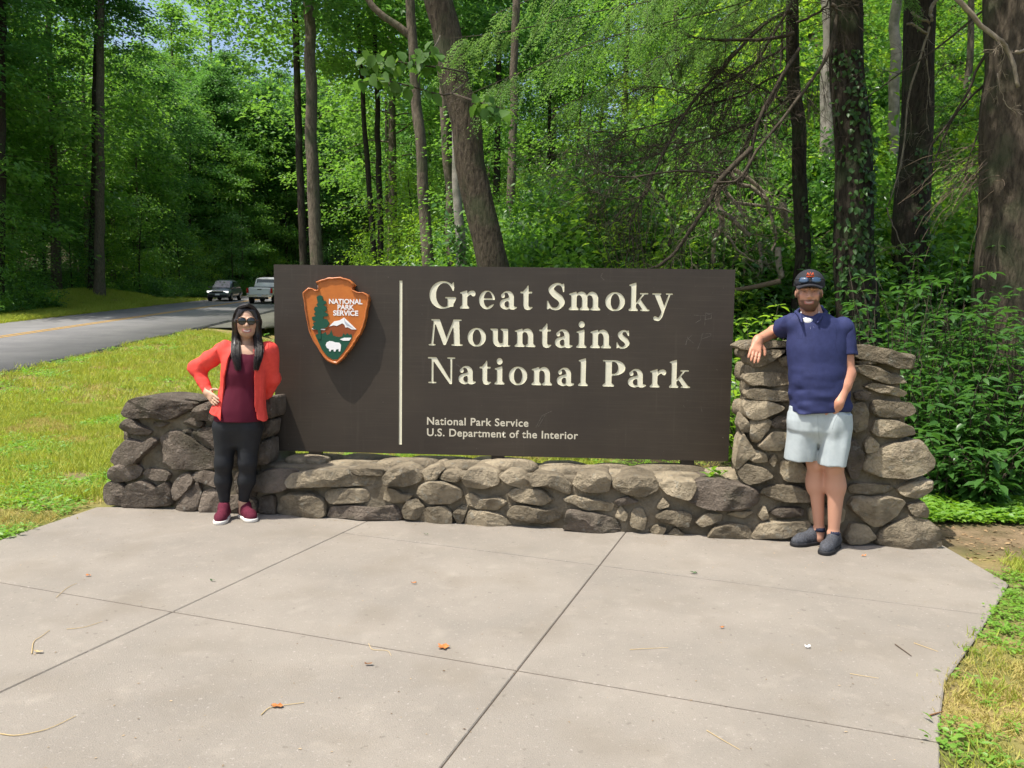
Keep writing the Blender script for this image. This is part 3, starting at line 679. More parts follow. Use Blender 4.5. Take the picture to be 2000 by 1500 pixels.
def core():
    # face grid with relief, cut to the profile by clamping heights
    s = np.linspace(-3.10, 2.78, 240); V = []; nz = 34
    def tz(q):
        for (a, za), (b, zb) in zip(prof[:-1], prof[1:]):
            if a <= q <= b and b > a: t = (q-a)/(b-a); return za+(zb-za)*t
        return prof[-1][1]
    Z = np.array([tz(q) for q in s])
    out = []
    for dep, sg in ((0.0, 1), (-0.52, -1)):
        for i, q in enumerate(s):
            for j in range(nz):
                z = -0.1+(Z[i]+0.1)*j/(nz-1)
                out.append((q, z, dep))
    out = np.array(out); nf = len(s)*nz
    nse = vnoise(out*np.array((6, 6, 6.)), 77)*0.020+vnoise(out*17.0, 78)*0.010
    out[:nf, 2] += nse[:nf]-0.004; out[nf:, 2] -= nse[nf:]
    f = []
    for b_ in (0, nf):
        for i in range(len(s)-1):
            for j in range(nz-1):
                a = b_+i*nz+j; q4 = (a, a+nz, a+nz+1, a+1); f.append(q4 if b_ == 0 else q4[::-1])
    for i in range(len(s)-1):
        a = i*nz+nz-1; f.append((a, a+nz, nf+a+nz, nf+a))
    for i in (0, len(s)-1):
        for j in range(nz-1):
            a = i*nz+j; q4 = (a, a+1, nf+a+1, nf+a); f.append(q4 if i == 0 else q4[::-1])
    return mesh_np('mortar', W3(out[:, 0], out[:, 1], out[:, 2])-WLOC, [np.array(f)], True)
ob('mortar', core(), M_mort, wall)
# ------------------------------------------------------------------ the sign
SL = np.array((-1.822, 5.89)); SR = np.array((1.632, 5.71)); SW = float(np.linalg.norm(SR-SL)); SH = 1.428; SZ = 0.443
SE = (SR-SL)/SW; SN = np.array((SE[1], -SE[0])); SN = SN if SN[1] < 0 else -SN
def SUV(px, py):
    d = ray(px, py); t = (SL@SN)/(d[:2]@SN); p = d*t; return float((p[:2]-SL)@SE), float(CAMZ+p[2]-SZ)
sign = empty('park_sign', (float(SL[0]), float(SL[1]), SZ-0.05)); tag(sign, 'large dark brown national park entrance sign with cream carved lettering', 'sign')
SM = Matrix(((SE[0], 0, SN[0], 0), (SE[1], 0, SN[1], 0), (0, 1, 0, 0.05), (0, 0, 0, 1)))       # (u, v, out) -> sign space
def sgn(name, me, m_, parent=None):
    me.transform(SM); return ob(name, me, m_, parent or sign)
M_sign = mat('brown_sign_paint', (0.044, 0.034, 0.025), 0.45, var=(0.036, 0.028, 0.021), scale=2.5, bump=0.06, bscale=180, spec=0.40, detail=8)
speckle(M_sign, (0.20, 0.18, 0.16), 55, 0.74, 0.77, 0.6)
def streaks(M, col, sc_=(1.2, 1.2, 40.0), lo=0.5, hi=0.75, fac=0.35):
    speckle(M, col, 3.0, lo, hi, fac); nt = M.node_tree; n = [q for q in nt.nodes if q.type == 'TEX_NOISE'][-1]; l = n.inputs['Vector'].links[0]; src = l.from_socket; nt.links.remove(l)
    mp = nt.nodes.new('ShaderNodeMapping'); mp.inputs['Scale'].default_value = sc_; nt.links.new(src, mp.inputs[0]); nt.links.new(mp.outputs[0], n.inputs['Vector'])
streaks(M_sign, (0.070, 0.057, 0.044), (1.0, 1.0, 42.0), 0.5, 0.8, 0.4); streaks(M_sign, (0.085, 0.072, 0.058), (14.0, 14.0, 0.8), 0.6, 0.85, 0.3); speckle(M_sign, (0.026, 0.02, 0.016), 1.4, 0.5, 0.75, 0.5)
M_cream = mat('cream_letter_paint', (0.74, 0.71, 0.56), 0.6, var=(0.66, 0.64, 0.50), scale=20)
M_edge = mat('sign_edge_wood', (0.25, 0.20, 0.15), 0.8, var=(0.16, 0.12, 0.09), scale=12, bump=0.3, bscale=60)
h_ = 0.0075; gxs = np.arange(-0.35, 2.0, h_); gys = np.arange(-0.5, 1.25, h_); LX, LY = np.meshgrid(gxs, gys, indexing='ij')
def bx(a, b, c, d): return (LX >= a) & (LX <= b) & (LY >= c) & (LY <= d)
def el(cx, cy, rx, ry): return ((LX-cx)/rx)**2+((LY-cy)/ry)**2 <= 1
def po(*p): return inpoly(LX, LY, p)
def stk(pts, rad, n=60):
    P = spline(pts, n); R = np.interp(np.linspace(0, 1, n), np.linspace(0, 1, len(rad)), rad); r = np.zeros(LX.shape, bool)
    for (x, y), q in zip(P, R): r |= (LX-x)**2+(LY-y)**2 <= q*q
    return r
ST = 0.225
def serif(x0, x1, y=0.0, up=True, e=0.095, t=0.055):
    s = 1 if up else -1; a, b = (y, y+t) if up else (y-t, y)
    return bx(x0-e, x1+e, a, b) | po((x0-e, y+s*t), (x0, y+s*(t+0.07)), (x1, y+s*(t+0.07)), (x1+e, y+s*t))
def flag(x0, x1, top, drop=0.10): return po((x0-0.10, top-0.075), (x1, top+0.015), (x1, top-0.2), (x0, top-0.15), (x0, top-0.125), (x0-0.10, top-0.115))
def arch(x0, x1, xs):          # from stem right edge x0 to right stem x1..xs
    return ((el((x0-0.06+xs)/2, 0.42, (xs-x0+0.06)/2, 0.275) & (LY > 0.42)) & ~(el((x0-0.03+x1)/2, 0.40, (x1-x0+0.03)/2, 0.165) & (LY > 0.30)) & (LX > x0-0.05)) | bx(x1, xs, 0, 0.425)
def g_G(): return (((el(.52, .5, .52, .52) & ~el(.575, .5, .325, .455)) & ~(bx(.62, 1.2, .40, .70))) & ~po((.62, .7), (1.1, .7), (1.1, .75), (.75, .78))) | po((.90, .99), (.94, .99), (.94, .66), (.885, .66), (.82, .82), (.86, .92)) | bx(.70, .925, .06, .40) | bx(.60, 1.02, .375, .43)
def g_r(): return bx(.09, .315, 0, .60) | serif(.09, .315) | flag(.09, .315, .68) | stk([(.30, .46), (.42, .585), (.54, .60)], [.03, .06, .085]) | el(.585, .565, .095, .105)
def g_e(): return ((el(.36, .335, .36, .35) & ~el(.41, .35, .20, .295)) & ~bx(.40, .9, .155, .335)) | bx(.15, .705, .335, .395) | po((.40, .08), (.55, .07), (.70, .17), (.68, .19), (.5, .12))
def g_a(): return bx(.385, .60, .08, .46) | ((el(.335, .44, .265, .245) & ~el(.265, .43, .13, .185)) & (LY > .44)) | el(.135, .50, .085, .085) | (el(.27, .19, .27, .205) & ~el(.335, .185, .135, .12) & (LX < .5)) | stk([(.33, .37), (.42, .39), (.5, .40)], [.05, .04, .03]) | po((.385, .12), (.46, -.01), (.60, -.02), (.75, .05), (.735, .085), (.60, .11))
def g_t(): return bx(.13, .355, .12, .70) | po((.13, .62), (.355, .62), (.355, .90), (.31, .90), (.255, .80), (.13, .70)) | bx(-.01, .52, .60, .665) | po((.13, .16), (.18, .02), (.30, -.025), (.43, -.01), (.55, .06), (.535, .095), (.42, .085), (.355, .13), (.355, .2))
def g_S(): return stk([(.62, .80), (.52, .945), (.33, .945), (.17, .77), (.30, .585), (.50, .43), (.575, .25), (.43, .055), (.22, .05), (.08, .22)], [.025, .035, .05, .095, .118, .118, .098, .055, .038, .025]) | po((.60, .99), (.645, .99), (.655, .66), (.61, .66), (.56, .86)) | po((.03, .01), (.075, .01), (.16, .09), (.075, .34), (.025, .34))
def g_s(): return stk([(.44, .53), (.37, .645), (.24, .645), (.14, .53), (.23, .40), (.37, .29), (.42, .17), (.31, .04), (.17, .03), (.06, .15)], [.022, .03, .04, .078, .095, .095, .078, .042, .032, .022]) | po((.43, .68), (.47, .68), (.48, .47), (.44, .47), (.40, .58)) | po((.02, 0), (.06, 0), (.12, .07), (.06, .24), (.02, .24))
def g_n(): return bx(.09, .315, 0, .62) | serif(.09, .315) | flag(.09, .315, .68) | arch(.315, .54, .765) | serif(.54, .765)
def g_m(): return g_n() | arch(.765, .99, 1.215) | serif(.99, 1.215)
def g_u(): return bx(.09, .315, .22, .67) | bx(.54, .765, .05, .67) | po((-.02, .675), (.315, .675), (.315, .60), (.09, .585), (-.02, .63)) | po((.43, .675), (.765, .675), (.765, .60), (.54, .585), (.43, .63)) | ((el(.38, .255, .29, .275) & ~el(.455, .28, .14, .165)) & (LY < .26) & (LX < .60)) | po((.765, .15), (.765, .055), (.88, .055), (.88, .005), (.54, -.01), (.54, .15))
def g_o(): return el(.38, .335, .38, .355) & ~el(.38, .335, .175, .295)
def g_k(): return bx(.09, .315, 0, 1.0) | serif(.09, .315) | flag(.09, .315, 1.045) | po((.30, .27), (.62, .63), (.70, .63), (.36, .25)) | bx(.48, .86, .615, .67) | po((.36, .35), (.50, .44), (.86, .055), (.62, .055)) | bx(.52, .94, 0, .055) | po((.62, .05), (.86, .05), (.7, .14), (.58, .14))
def g_y(): return po((.03, .65), (.28, .65), (.54, .10), (.43, -.08)) | po((.40, -.02), (.47, -.09), (.78, .65), (.71, .65)) | bx(-.06, .36, .615, .67) | bx(.56, .88, .615, .67) | stk([(.46, .02), (.38, -.18), (.26, -.30), (.13, -.27)], [.05, .055, .06, .075]) | el(.10, -.265, .085, .08)
def g_M(): return po((.10, 0), (.17, 0), (.255, .93), (.19, .97)) | po((.19, 1), (.42, 1), (.66, .32), (.57, .02)) | po((.57, .02), (.65, .02), (1.02, .97), (.95, 1)) | po((.92, 1), (1.15, 1), (1.19, 0), (.965, 0)) | bx(-.0, .27, 0, .055) | bx(.87, 1.30, 0, .06) | bx(.10, .42, .945, 1.0) | bx(.93, 1.25, .945, 1.0)
def g_N(): return bx(.13, .20, 0, .96) | po((.10, 1), (.32, 1), (.95, .03), (.95, -.02), (.86, -.02)) | bx(.88, .95, -.02, 1.0) | bx(0, .33, 0, .055) | bx(.75, 1.08, .945, 1.0) | bx(-.02, .30, .945, 1.0)
def g_P(): return bx(.13, .355, 0, 1) | serif(.13, .355) | bx(.03, .45, .945, 1.0) | ((el(.42, .71, .415, .29) & ~el(.40, .71, .185, .235)) & (LX > .34)) | (bx(.34, .45, .945, 1.0)) | bx(.34, .44, .42, .475)
def g_i(): return bx(.09, .315, 0, .62) | serif(.09, .315) | flag(.09, .315, .68) | el(.195, .88, .125, .125)
def g_l(): return bx(.09, .315, 0, 1.0) | serif(.09, .315) | flag(.09, .315, 1.045)
LINES = [(232, 'Great Smoky', [(60,228),(252,350),(372,472),(503,612),(632,710),(800,912),(938,1137),(1167,1290),(1315,1447),(1462,1590)]),
         (467, 'Mountains', [(55,270),(300,415),(443,570),(597,728),(750,828),(850,962),(985,1050),(1072,1205),(1238,1320)]),
         (705, 'National Park', [(50,222),(243,353),(375,448),(470,533),(560,675),(703,833),(862,972),(997,1058),(1150,1292),(1310,1425),(1448,1550),(1570,1703)])]
GC = {}; letters = []
for base, txt, ext in LINES:
    v0 = SUV(820+140*.31, 530+base*.31)[1]
    for ch, (xa, xb) in zip(txt.replace(' ', ''), ext):
        if ch not in GC:
            B = blur(globals()['g_'+ch]().astype(float), 2); GC[ch] = [simplify(c, 0.0035) for c in contours(B, gxs[0], gys[0], h_)]
        ua = SUV(820+xa*.31, 530+base*.31)[0]; ub = SUV(820+xb*.31, 530+base*.31)[0]
        allp = np.vstack(GC[ch]); lo, hi = allp[:, 0].min(), allp[:, 0].max(); k = (ub-ua)/(hi-lo); cap = 0.1985
        letters.append((ch, [np.column_stack([ua+(P[:, 0]-lo)*k, v0+P[:, 1]*cap]) for P in GC[ch]]))
u1, vt = SUV(783, 548); _, vb = SUV(783, 868)
bar = np.array([(u1-.011, vb), (u1+.011, vb), (u1+.011, vt), (u1-.011, vt)])
rect = np.array([(0, 0), (SW, 0), (SW, SH), (0, SH)], float)
TH = 0.07
face = fill2d('sign_panel', [rect, bar]+[l for _, ls in letters for l in ls])
V = np.empty(len(face.vertices)*3, np.float32); face.vertices.foreach_get('co', V); V = V.reshape(-1, 3)
mb = MB(); fs = [tuple(p.vertices) for p in face.polygons]
if sum(np.cross(V[f[1]]-V[f[0]], V[f[2]]-V[f[0]])[2] for f in fs) < 0: fs = [f[::-1] for f in fs]
mb.add(V, fs)
panel = sgn('sign_panel', mb.mesh('sign_panel'), M_sign)
eb = MB(); e = 0.0
eb.add([(0, 0, 0), (SW, 0, 0), (SW, SH, 0), (0, SH, 0), (0, 0, -TH), (SW, 0, -TH), (SW, SH, -TH), (0, SH, -TH)], [(3, 2, 6, 7), (0, 4, 5, 1), (1, 5, 6, 2), (0, 3, 7, 4), (4, 7, 6, 5)])
sgn('panel_edge', eb.mesh('panel_edge'), M_edge)
DEPTH = 0.0038
def incised(loops):
    me = fill2d('letter', loops); V = np.empty(len(me.vertices)*3, np.float32); me.vertices.foreach_get('co', V); V = V.reshape(-1, 3); V[:, 2] = -DEPTH
    f = [tuple(p.vertices) for p in me.polygons]
    if sum(np.cross(V[q[1]]-V[q[0]], V[q[2]]-V[q[0]])[2] for q in f) < 0: f = [q[::-1] for q in f]
    mb = MB().add(V, f)
    for P in loops:
        k = len(P); W = np.vstack([np.column_stack([P, np.full(k, 0.0005)]), np.column_stack([P, np.full(k, -DEPTH)])])
        mb.add(W, [(i, (i+1) % k, k+(i+1) % k, k+i) for i in range(k)])
    return mb.mesh('letter')
for ch, ls in letters: sgn('letter', incised(ls), M_cream, panel)
sgn('divider_line', incised([bar]), M_cream, panel)
def text_line(name, s, px, py, px2, mtl, parent, lift=0.0012, weight=0.012, align='LEFT', spacing=1.08):
    cu = bpy.data.curves.new(name, 'FONT'); cu.body = s; cu.size = 1.0; cu.offset = weight; cu.space_character = spacing
    o = bpy.data.objects.new(name, cu); SC.collection.objects.link(o); dg = bpy.context.evaluated_depsgraph_get()
    me = bpy.data.meshes.new_from_object(o.evaluated_get(dg)); bpy.data.objects.remove(o)
    V = np.empty(len(me.vertices)*3, np.float32); me.vertices.foreach_get('co', V); V = V.reshape(-1, 3)
    ua, va = SUV(px, py); ub, _ = SUV(px2, py); k = (ub-ua)/np.ptp(V[:, 0])
    V[:, 0] = ua+(V[:, 0]-V[:, 0].min())*k; V[:, 1] = va+V[:, 1]*k; V[:, 2] = lift
    me.vertices.foreach_set('co', V.ravel()); me.materials.clear()
    return sgn(name, me, mtl, parent)
M_small = mat('small_letter_paint', (0.56, 0.52, 0.41), 0.6)
for s, x2, y in (('National Park Service', 1032, 829), ('U.S. Department of the Interior', 1129, 851)):
    text_line('lettering_line', s, 834, y, x2, M_small, panel, weight=0.018)['kind'] = 'stuff'
for px in (614, 972, 1344):
    u, _ = SUV(px, 890); mbp = MB().box((u, 0.02, -TH/2-0.005), (0.10, 0.20, 0.05)); mbp.v[-1][:, 1] -= 0.08; sgn('post', mbp.mesh('post'), M_sign)
# scratches in the paint
def scratch(lines, w=0.0012):
    mb = MB()
    for ln in lines:
        P = [np.array(SUV(820+x*.31, 530+y*.31)) for x, y in ln]
        for a, b in zip(P[:-1], P[1:]):
            d = (b-a)/(np.linalg.norm(b-a)+1e-9); n = np.array((-d[1], d[0]))*w
            mb.add([(*(a-n), 0.0008), (*(b-n), 0.0008), (*(b+n), 0.0008), (*(a+n), 0.0008)], [(0, 1, 2, 3)])
    return mb.mesh('scratch_marks')
M_scr = mat('scratched_paint', (0.17, 0.155, 0.135), 0.7, var=(0.06, 0.05, 0.04), scale=40)
sgn('scratch_marks', scratch([[(1725,275),(1800,280),(1842,262)],[(1768,280),(1770,305),(1735,325)],[(1800,262),(1795,345)],[(1800,262),(1838,270),(1836,295),(1795,305)],
  [(1690,405),(1675,465)],[(1720,395),(1690,425),(1725,452)],[(1780,392),(1770,440),(1750,490)],[(1775,395),(1835,392),(1832,408),(1778,425)],[(1150,12),(1140,35),(1162,55)],
  [(1660,845),(1668,858)],[(1770,850),(1778,885)],[(730,985),(770,910),(830,880)],[(745,980),(790,905)],[(230,585),(265,610)]]), M_scr, panel)['kind'] = 'stuff'
# emblem: an arrowhead plaque
EC = lambda pts: np.array([SUV(560+x*.2533, 520+y*.2533) for x, y in pts])
ARROW = [(248,125),(290,108),(350,96),(435,90),(470,103),(505,112),(538,148),(520,165),(522,185),(560,205),(600,205),(640,222),(648,258),(640,300),(628,370),(612,440),(588,505),(545,575),(500,640),(450,705),(405,748),(375,745),(340,728),(300,690),(258,620),(215,550),(195,500),(180,430),(165,350),(158,290),(148,240),(150,200),(190,170),(215,175),(240,195),(262,185),(262,150)]
def wavy(P, amp, n=6):
    Q = np.vstack([P, P[:1]]); out = []
    for a, b in zip(Q[:-1], Q[1:]):
        m_ = max(1, int(np.linalg.norm(b-a)/0.018))
        for i in range(m_): out.append(a+(b-a)*i/m_)
    out = np.array(out); return out+rng.normal(0, amp, out.shape)
M_or = mat('orange_emblem_enamel', (0.52, 0.155, 0.022), 0.42, var=(0.45, 0.125, 0.018), scale=9, spec=0.5)
M_rim = mat('emblem_rim', (0.48, 0.15, 0.035), 0.38, var=(0.36, 0.10, 0.02), scale=20, spec=0.55)
M_gr = mat('emblem_green', (0.012, 0.075, 0.045), 0.45); M_br = mat('emblem_brown', (0.25, 0.062, 0.02), 0.5); M_wh = mat('emblem_white', (0.80, 0.80, 0.80), 0.5); M_gy = mat('emblem_grey_shade', (0.42, 0.44, 0.50), 0.5)
A0 = wavy(EC(ARROW), 0.0016); ca = A0.mean(0)
sol = slab2d('emblem', [A0], 0.0, 0.062); emb = sgn('arrowhead_emblem', sol, M_or)
# raised, rounded rim
rb = MB(); Ar = np.vstack([A0, A0[:2]]); inn = ca+(A0-ca)*0.955; k_ = len(A0)
prof_r = [(1.012, 0.045), (1.018, 0.062), (1.000, 0.074), (0.975, 0.073), (0.955, 0.0625)]
VV = np.vstack([np.column_stack([ca+(A0-ca)*a_, np.full(k_, z_)+rng.normal(0, .001, k_)]) for a_, z_ in prof_r])
ar = 0.5*np.sum(A0[:, 0]*np.roll(A0[:, 1], -1)-np.roll(A0[:, 0], -1)*A0[:, 1])
ff = [(r_*k_+i, r_*k_+(i+1) % k_, (r_+1)*k_+(i+1) % k_, (r_+1)*k_+i) for r_ in range(4) for i in range(k_)]
rb.add(VV, ff if ar > 0 else [q[::-1] for q in ff]); rim = rb.mesh('emblem_rim', True); sgn('emblem_rim', rim, M_rim, emb)
def badge(name, pts, z, m_, wob=0.0):
    P = EC(pts); P = wavy(P, wob) if wob else P
    return sgn(name, slab2d(name, [P], 0.061, z), m_, emb)
badge('emblem_foothills', [(218,485),(320,482),(360,455),(460,440),(555,487),(520,545),(440,552),(240,530)], 0.0635, M_br)
badge('emblem_meadow', [(240,530),(262,520),(300,518),(318,505),(330,530),(350,520),(362,490),(378,535),(420,545),(445,540),(455,515),(470,530),(485,515),(500,530),(515,520),(522,550),(500,590),(460,655),(410,715),(375,718),(330,690),(290,640)], 0.0655, M_gr)
badge('emblem_mountain', [(345,465),(385,425),(425,418),(460,396),(490,425),(555,487),(520,487),(490,470),(470,472),(462,450),(445,440),(405,460),(380,455)], 0.0655, M_wh)
badge('emblem_mountain_shade', [(460,398),(470,425),(500,450),(535,480),(500,462),(478,455),(465,435)], 0.067, M_gy)
badge('emblem_snow', [(212,480),(235,476),(320,484),(310,492),(225,487)], 0.066, M_wh)
badge('emblem_lake', [(428,562),(460,550),(517,550),(500,572),(455,573)], 0.0675, M_wh)
badge('emblem_bison', [(320,605),(328,585),(350,575),(372,577),(392,585),(425,588),(437,605),(435,635),(430,655),(420,655),(418,635),(400,640),(395,655),(383,655),(380,640),(362,642),(358,655),(348,652),(345,635),(330,628)], 0.068, M_wh)
badge('emblem_tree', [(262,560),(262,490),(225,482),(215,465),(235,455),(222,440),(245,428),(218,412),(215,392),(245,385),(228,365),(245,355),(230,335),(240,310),(262,318),(248,295),(262,285),(255,262),(252,240),(275,225),(298,232),(300,262),(322,270),(325,290),(300,300),(325,315),(328,340),(310,350),(340,370),(335,385),(305,390),(300,405),(330,408),(350,440),(330,470),(300,480),(282,485),(284,560)], 0.069, M_gr, 0.0012)
def emb_text(s, x0, x1, y):
    px0, px1, py = 560+x0*.2533, 560+x1*.2533, 520+y*.2533
    o = text_line('emblem_lettering', s, px0, py, px1, M_wh, emb, lift=0.0645, weight=0.03, spacing=1.0); return o
emb_text('NATIONAL', 345, 600, 290); emb_text('PARK', 410, 536, 334); emb_text('SERVICE', 377, 568, 379)
# ------------------------------------------------------------------ people
def loft(self, levels, k=0.02, p=2.2, op='u'):
    """body section by heights: rows of (z, cx, cy, half width, half depth)"""
    Lv = np.array(sorted(levels)); z0, z1 = Lv[0, 0], Lv[-1, 0]; R = Lv[:, 3:].max()+0.09
    lo = (Lv[:, 1].min()-R, Lv[:, 2].min()-R, z0-0.06); hi = (Lv[:, 1].max()+R, Lv[:, 2].max()+R, z1+0.06)
    sl, (x, y, z) = self.win(lo, hi); zz = z[0, 0, :]
    zz_ = np.clip(zz, z0, z1); zi = np.linspace(z0, z1, 60); S = np.stack([np.interp(zi, Lv[:, 0], Lv[:, i]) for i in range(1, 5)], 1)
    ker = np.array((1, 2, 3, 2, 1.))/9; Sp = np.pad(S, ((2, 2), (0, 0)), mode='edge'); S = sum(ker[i]*Sp[i:i+60] for i in range(5))
    cx, cy, a, b = [np.interp(zz_, zi, S[:, i])[None, None, :] for i in range(4)]
    r = ((np.abs(x-cx)/a)**p+(np.abs(y-cy)/b)**p)**(1/p)
    d = (r-1)*np.minimum(a, b); d = np.maximum(d, np.maximum(z-z1, z0-z))
    self._u(sl, np.clip(d, -0.2, 0.2), k, op); return self
SDF.loft = loft
def lev(D, py, pl, pr, b, dy=0.0):
    A, B = PY(pl, py, D+dy), PY(pr, py, D+dy); return (float(A[2]+B[2])/2, float(A[0]+B[0])/2, D+dy, float(B[0]-A[0])/2, b)
def finger(S, base, d1, d2, L, r=0.0085):
    base = np.array(base); d1 = np.array(d1)/np.linalg.norm(d1); d2 = np.array(d2)/np.linalg.norm(d2)
    a = base+d1*L*0.45; b = a+(d1*0.4+d2*0.6)*L*0.30; c = b+d2*L*0.25
    S.chain([base, a, b, c], [r*1.08, r, r*0.95, r*0.8], k=0.004)
def hand(S, wrist, dirv, spread, normal, scale=1.0, curl=0.5, thumb_side=1):
    """palm, four unequal fingers and a thumb; dirv = along the hand, spread = across it, normal = out of the palm"""
    w = np.array(wrist, float); d = np.array(dirv, float); d /= np.linalg.norm(d); s = np.array(spread, float); s -= d*(s@d); s /= np.linalg.norm(s); n = np.cross(d, s); n = n if n@np.array(normal) > 0 else -n
    pal = w+d*0.045*scale
    S.cone(w-d*0.01, w+d*0.02*scale, 0.026*scale, 0.028*scale, 0.012)
    for o in (-0.024, -0.008, 0.008, 0.024): S.cone(w+d*0.015*scale+s*o*0.7*scale, w+d*0.082*scale+s*o*scale, 0.015*scale, 0.0125*scale, 0.012)
    for o, L in ((-0.030, 0.062), (-0.0105, 0.078), (0.0095, 0.084), (0.0295, 0.074)):
        finger(S, w+d*0.082*scale+s*o*thumb_side*scale, d-n*0.0+s*o*1.2*thumb_side, d*(1-curl)+n*curl+s*o*0.8*thumb_side, L*scale, 0.0088*scale)
    b = w+d*0.022*scale+s*0.030*thumb_side*scale+n*0.006
    finger(S, b, d*0.62+s*0.75*thumb_side+n*0.25, d*0.9+s*0.25*thumb_side+n*0.3, 0.072*scale, 0.0105*scale)
def cloth_noise(S, amp, f, seed, zmask=None, stretch=(1, 1, 1)):
    near = np.abs(S.F) < 0.03; I = np.argwhere(near); P = S.lo+S.h*I
    n = (0.55-1.5*np.abs(vnoise(P*np.array(stretch)*f, seed)))+0.5*vnoise(P*np.array(stretch)*f*2.3, seed+1)
    m_ = 1.0 if zmask is None else zmask(P)
    S.F[near] += (amp*n*m_).astype(np.float32)
def shoe(S, heel, toe, r0=0.040, r1=0.042, h=0.062):
    heel = np.array(heel, float); toe = np.array(toe, float); d = (toe-heel); L = np.linalg.norm(d); d /= L
    hz = np.array((0, 0, 1.0))
    pts = [heel+d*0.035+hz*0.048, heel+d*L*0.40+hz*0.046, heel+d*L*0.68+hz*0.040, toe-d*0.045+hz*0.032]
    S.chain(pts, [0.036, 0.036, 0.042, 0.034], k=0.02)
    S.cone(heel+d*0.045+hz*0.06, heel+d*0.06+hz*0.098, 0.040, 0.041, 0.03)
    S.cone(heel+d*0.07+hz*0.085, heel+d*L*0.52+hz*0.060, 0.034, 0.028, 0.02)
def sole(S, heel, toe):
    heel = np.array(heel, float); toe = np.array(toe, float); d = (toe-heel); L = np.linalg.norm(d); d /= L; hz = np.array((0, 0, 1.0))
    S.chain([heel+d*0.036+hz*0.014, heel+d*L*0.40+hz*0.014, heel+d*L*0.68+hz*0.014, toe-d*0.046+hz*0.014], [0.042, 0.039, 0.047, 0.043], k=0.02)
    S.cut((0, 0, 1), 0.026); S.cut((0, 0, -1), -0.001)
def sdfobj(S, name, m_, parent, smooth_it=1, loc=None):
    me = S.mesh(name, smooth_it); me.transform(Matrix.Translation(-Vector(parent.location))); return ob(name, me, m_, parent)
def disc(c, nrm, rx, ry, th=0.004, n=28, up=(0, 0, 1), square=2.0, bulge=0.004):
    c = np.array(c, float); nrm = np.array(nrm, float); nrm /= np.linalg.norm(nrm); a = np.cross(up, nrm); a /= np.linalg.norm(a); b = np.cross(nrm, a)
    th_ = np.arange(n)*2*math.pi/n; cs, sn = np.cos(th_), np.sin(th_)
    q = (np.abs(cs)**square+np.abs(sn)**square)**(-1/square)
    R = c+(cs*q*rx)[:, None]*a+(sn*q*ry)[:, None]*b
    V = np.vstack([R-nrm*th/2, R+nrm*th/2, c+(R-c)*0.6+nrm*(th/2+bulge*0.8), [c+nrm*(th/2+bulge)]]); f = [tuple(range(n))[::-1]]
    for k in range(2):
        for i in range(n): j = (i+1) % n; f.append((k*n+i, k*n+j, (k+1)*n+j, (k+1)*n+i))
    f += [(2*n+i, 2*n+(i+1) % n, 3*n) for i in range(n)]
    return V, f
M_skin = attrmat('skin', 'tone', 0.5, 0.08, 180, sss=0.03, spec=0.35)
def band(v, lo, hi, e): return smooth(lo-e, lo+e, v)*(1-smooth(hi-e, hi+e, v))
def head(S, c, s=1.0, jaw=1.0, yaw=0.0):
    """skull, face, nose, brow, lips, ears about the head centre; facing -y"""
    cz, sz = math.cos(yaw), math.sin(yaw)
    def q(x, y, z): return np.array((c[0]+s*(x*cz-y*sz), c[1]+s*(x*sz+y*cz), c[2]+s*z))
    Rm = np.array(((cz, -sz, 0), (sz, cz, 0), (0, 0, 1)))
    S.ell(q(0, 0.018, 0.030), (0.077*s, 0.096*s, 0.090*s), 0.02, rot=Rm)
    S.ell(q(0, -0.022, -0.030), (0.066*s, 0.070*s, 0.082*s), 0.03, rot=Rm)
    S.ell(q(0, -0.040, -0.078), (0.043*s*jaw, 0.042*s, 0.034*s), 0.03, rot=Rm)
    for k in (-1, 1):
        S.ell(q(k*0.037, -0.064, -0.022), (0.026*s, 0.022*s, 0.022*s), 0.02, rot=Rm)
        S.ell(q(k*0.031, -0.090, 0.004), (0.017*s, 0.012*s, 0.011*s), 0.010, 'c', rot=Rm)
        S.ell(q(k*0.031, -0.078, 0.004), (0.013*s, 0.011*s, 0.010*s), 0.003, rot=Rm)
        S.cone(q(k*0.014, -0.092, 0.022), q(k*0.048, -0.078, 0.024), 0.008*s, 0.007*s, 0.012)
        S.ell(q(k*0.076, 0.014, -0.008), (0.009*s, 0.016*s, 0.027*s), 0.006, rot=Rm)
        S.ell(q(k*0.012, -0.098, -0.034), (0.009*s, 0.010*s, 0.008*s), 0.006, rot=Rm)
    S.cone(q(0, -0.090, 0.010), q(0, -0.106, -0.028), 0.008*s, 0.0125*s, 0.010)
    S.cone(q(-0.022, -0.083, -0.062), q(0.022, -0.083, -0.062), 0.007*s, 0.007*s, 0.006)
    S.cone(q(-0.018, -0.082, -0.073), q(0.018, -0.082, -0.073), 0.008*s, 0.008*s, 0.006)
    return q
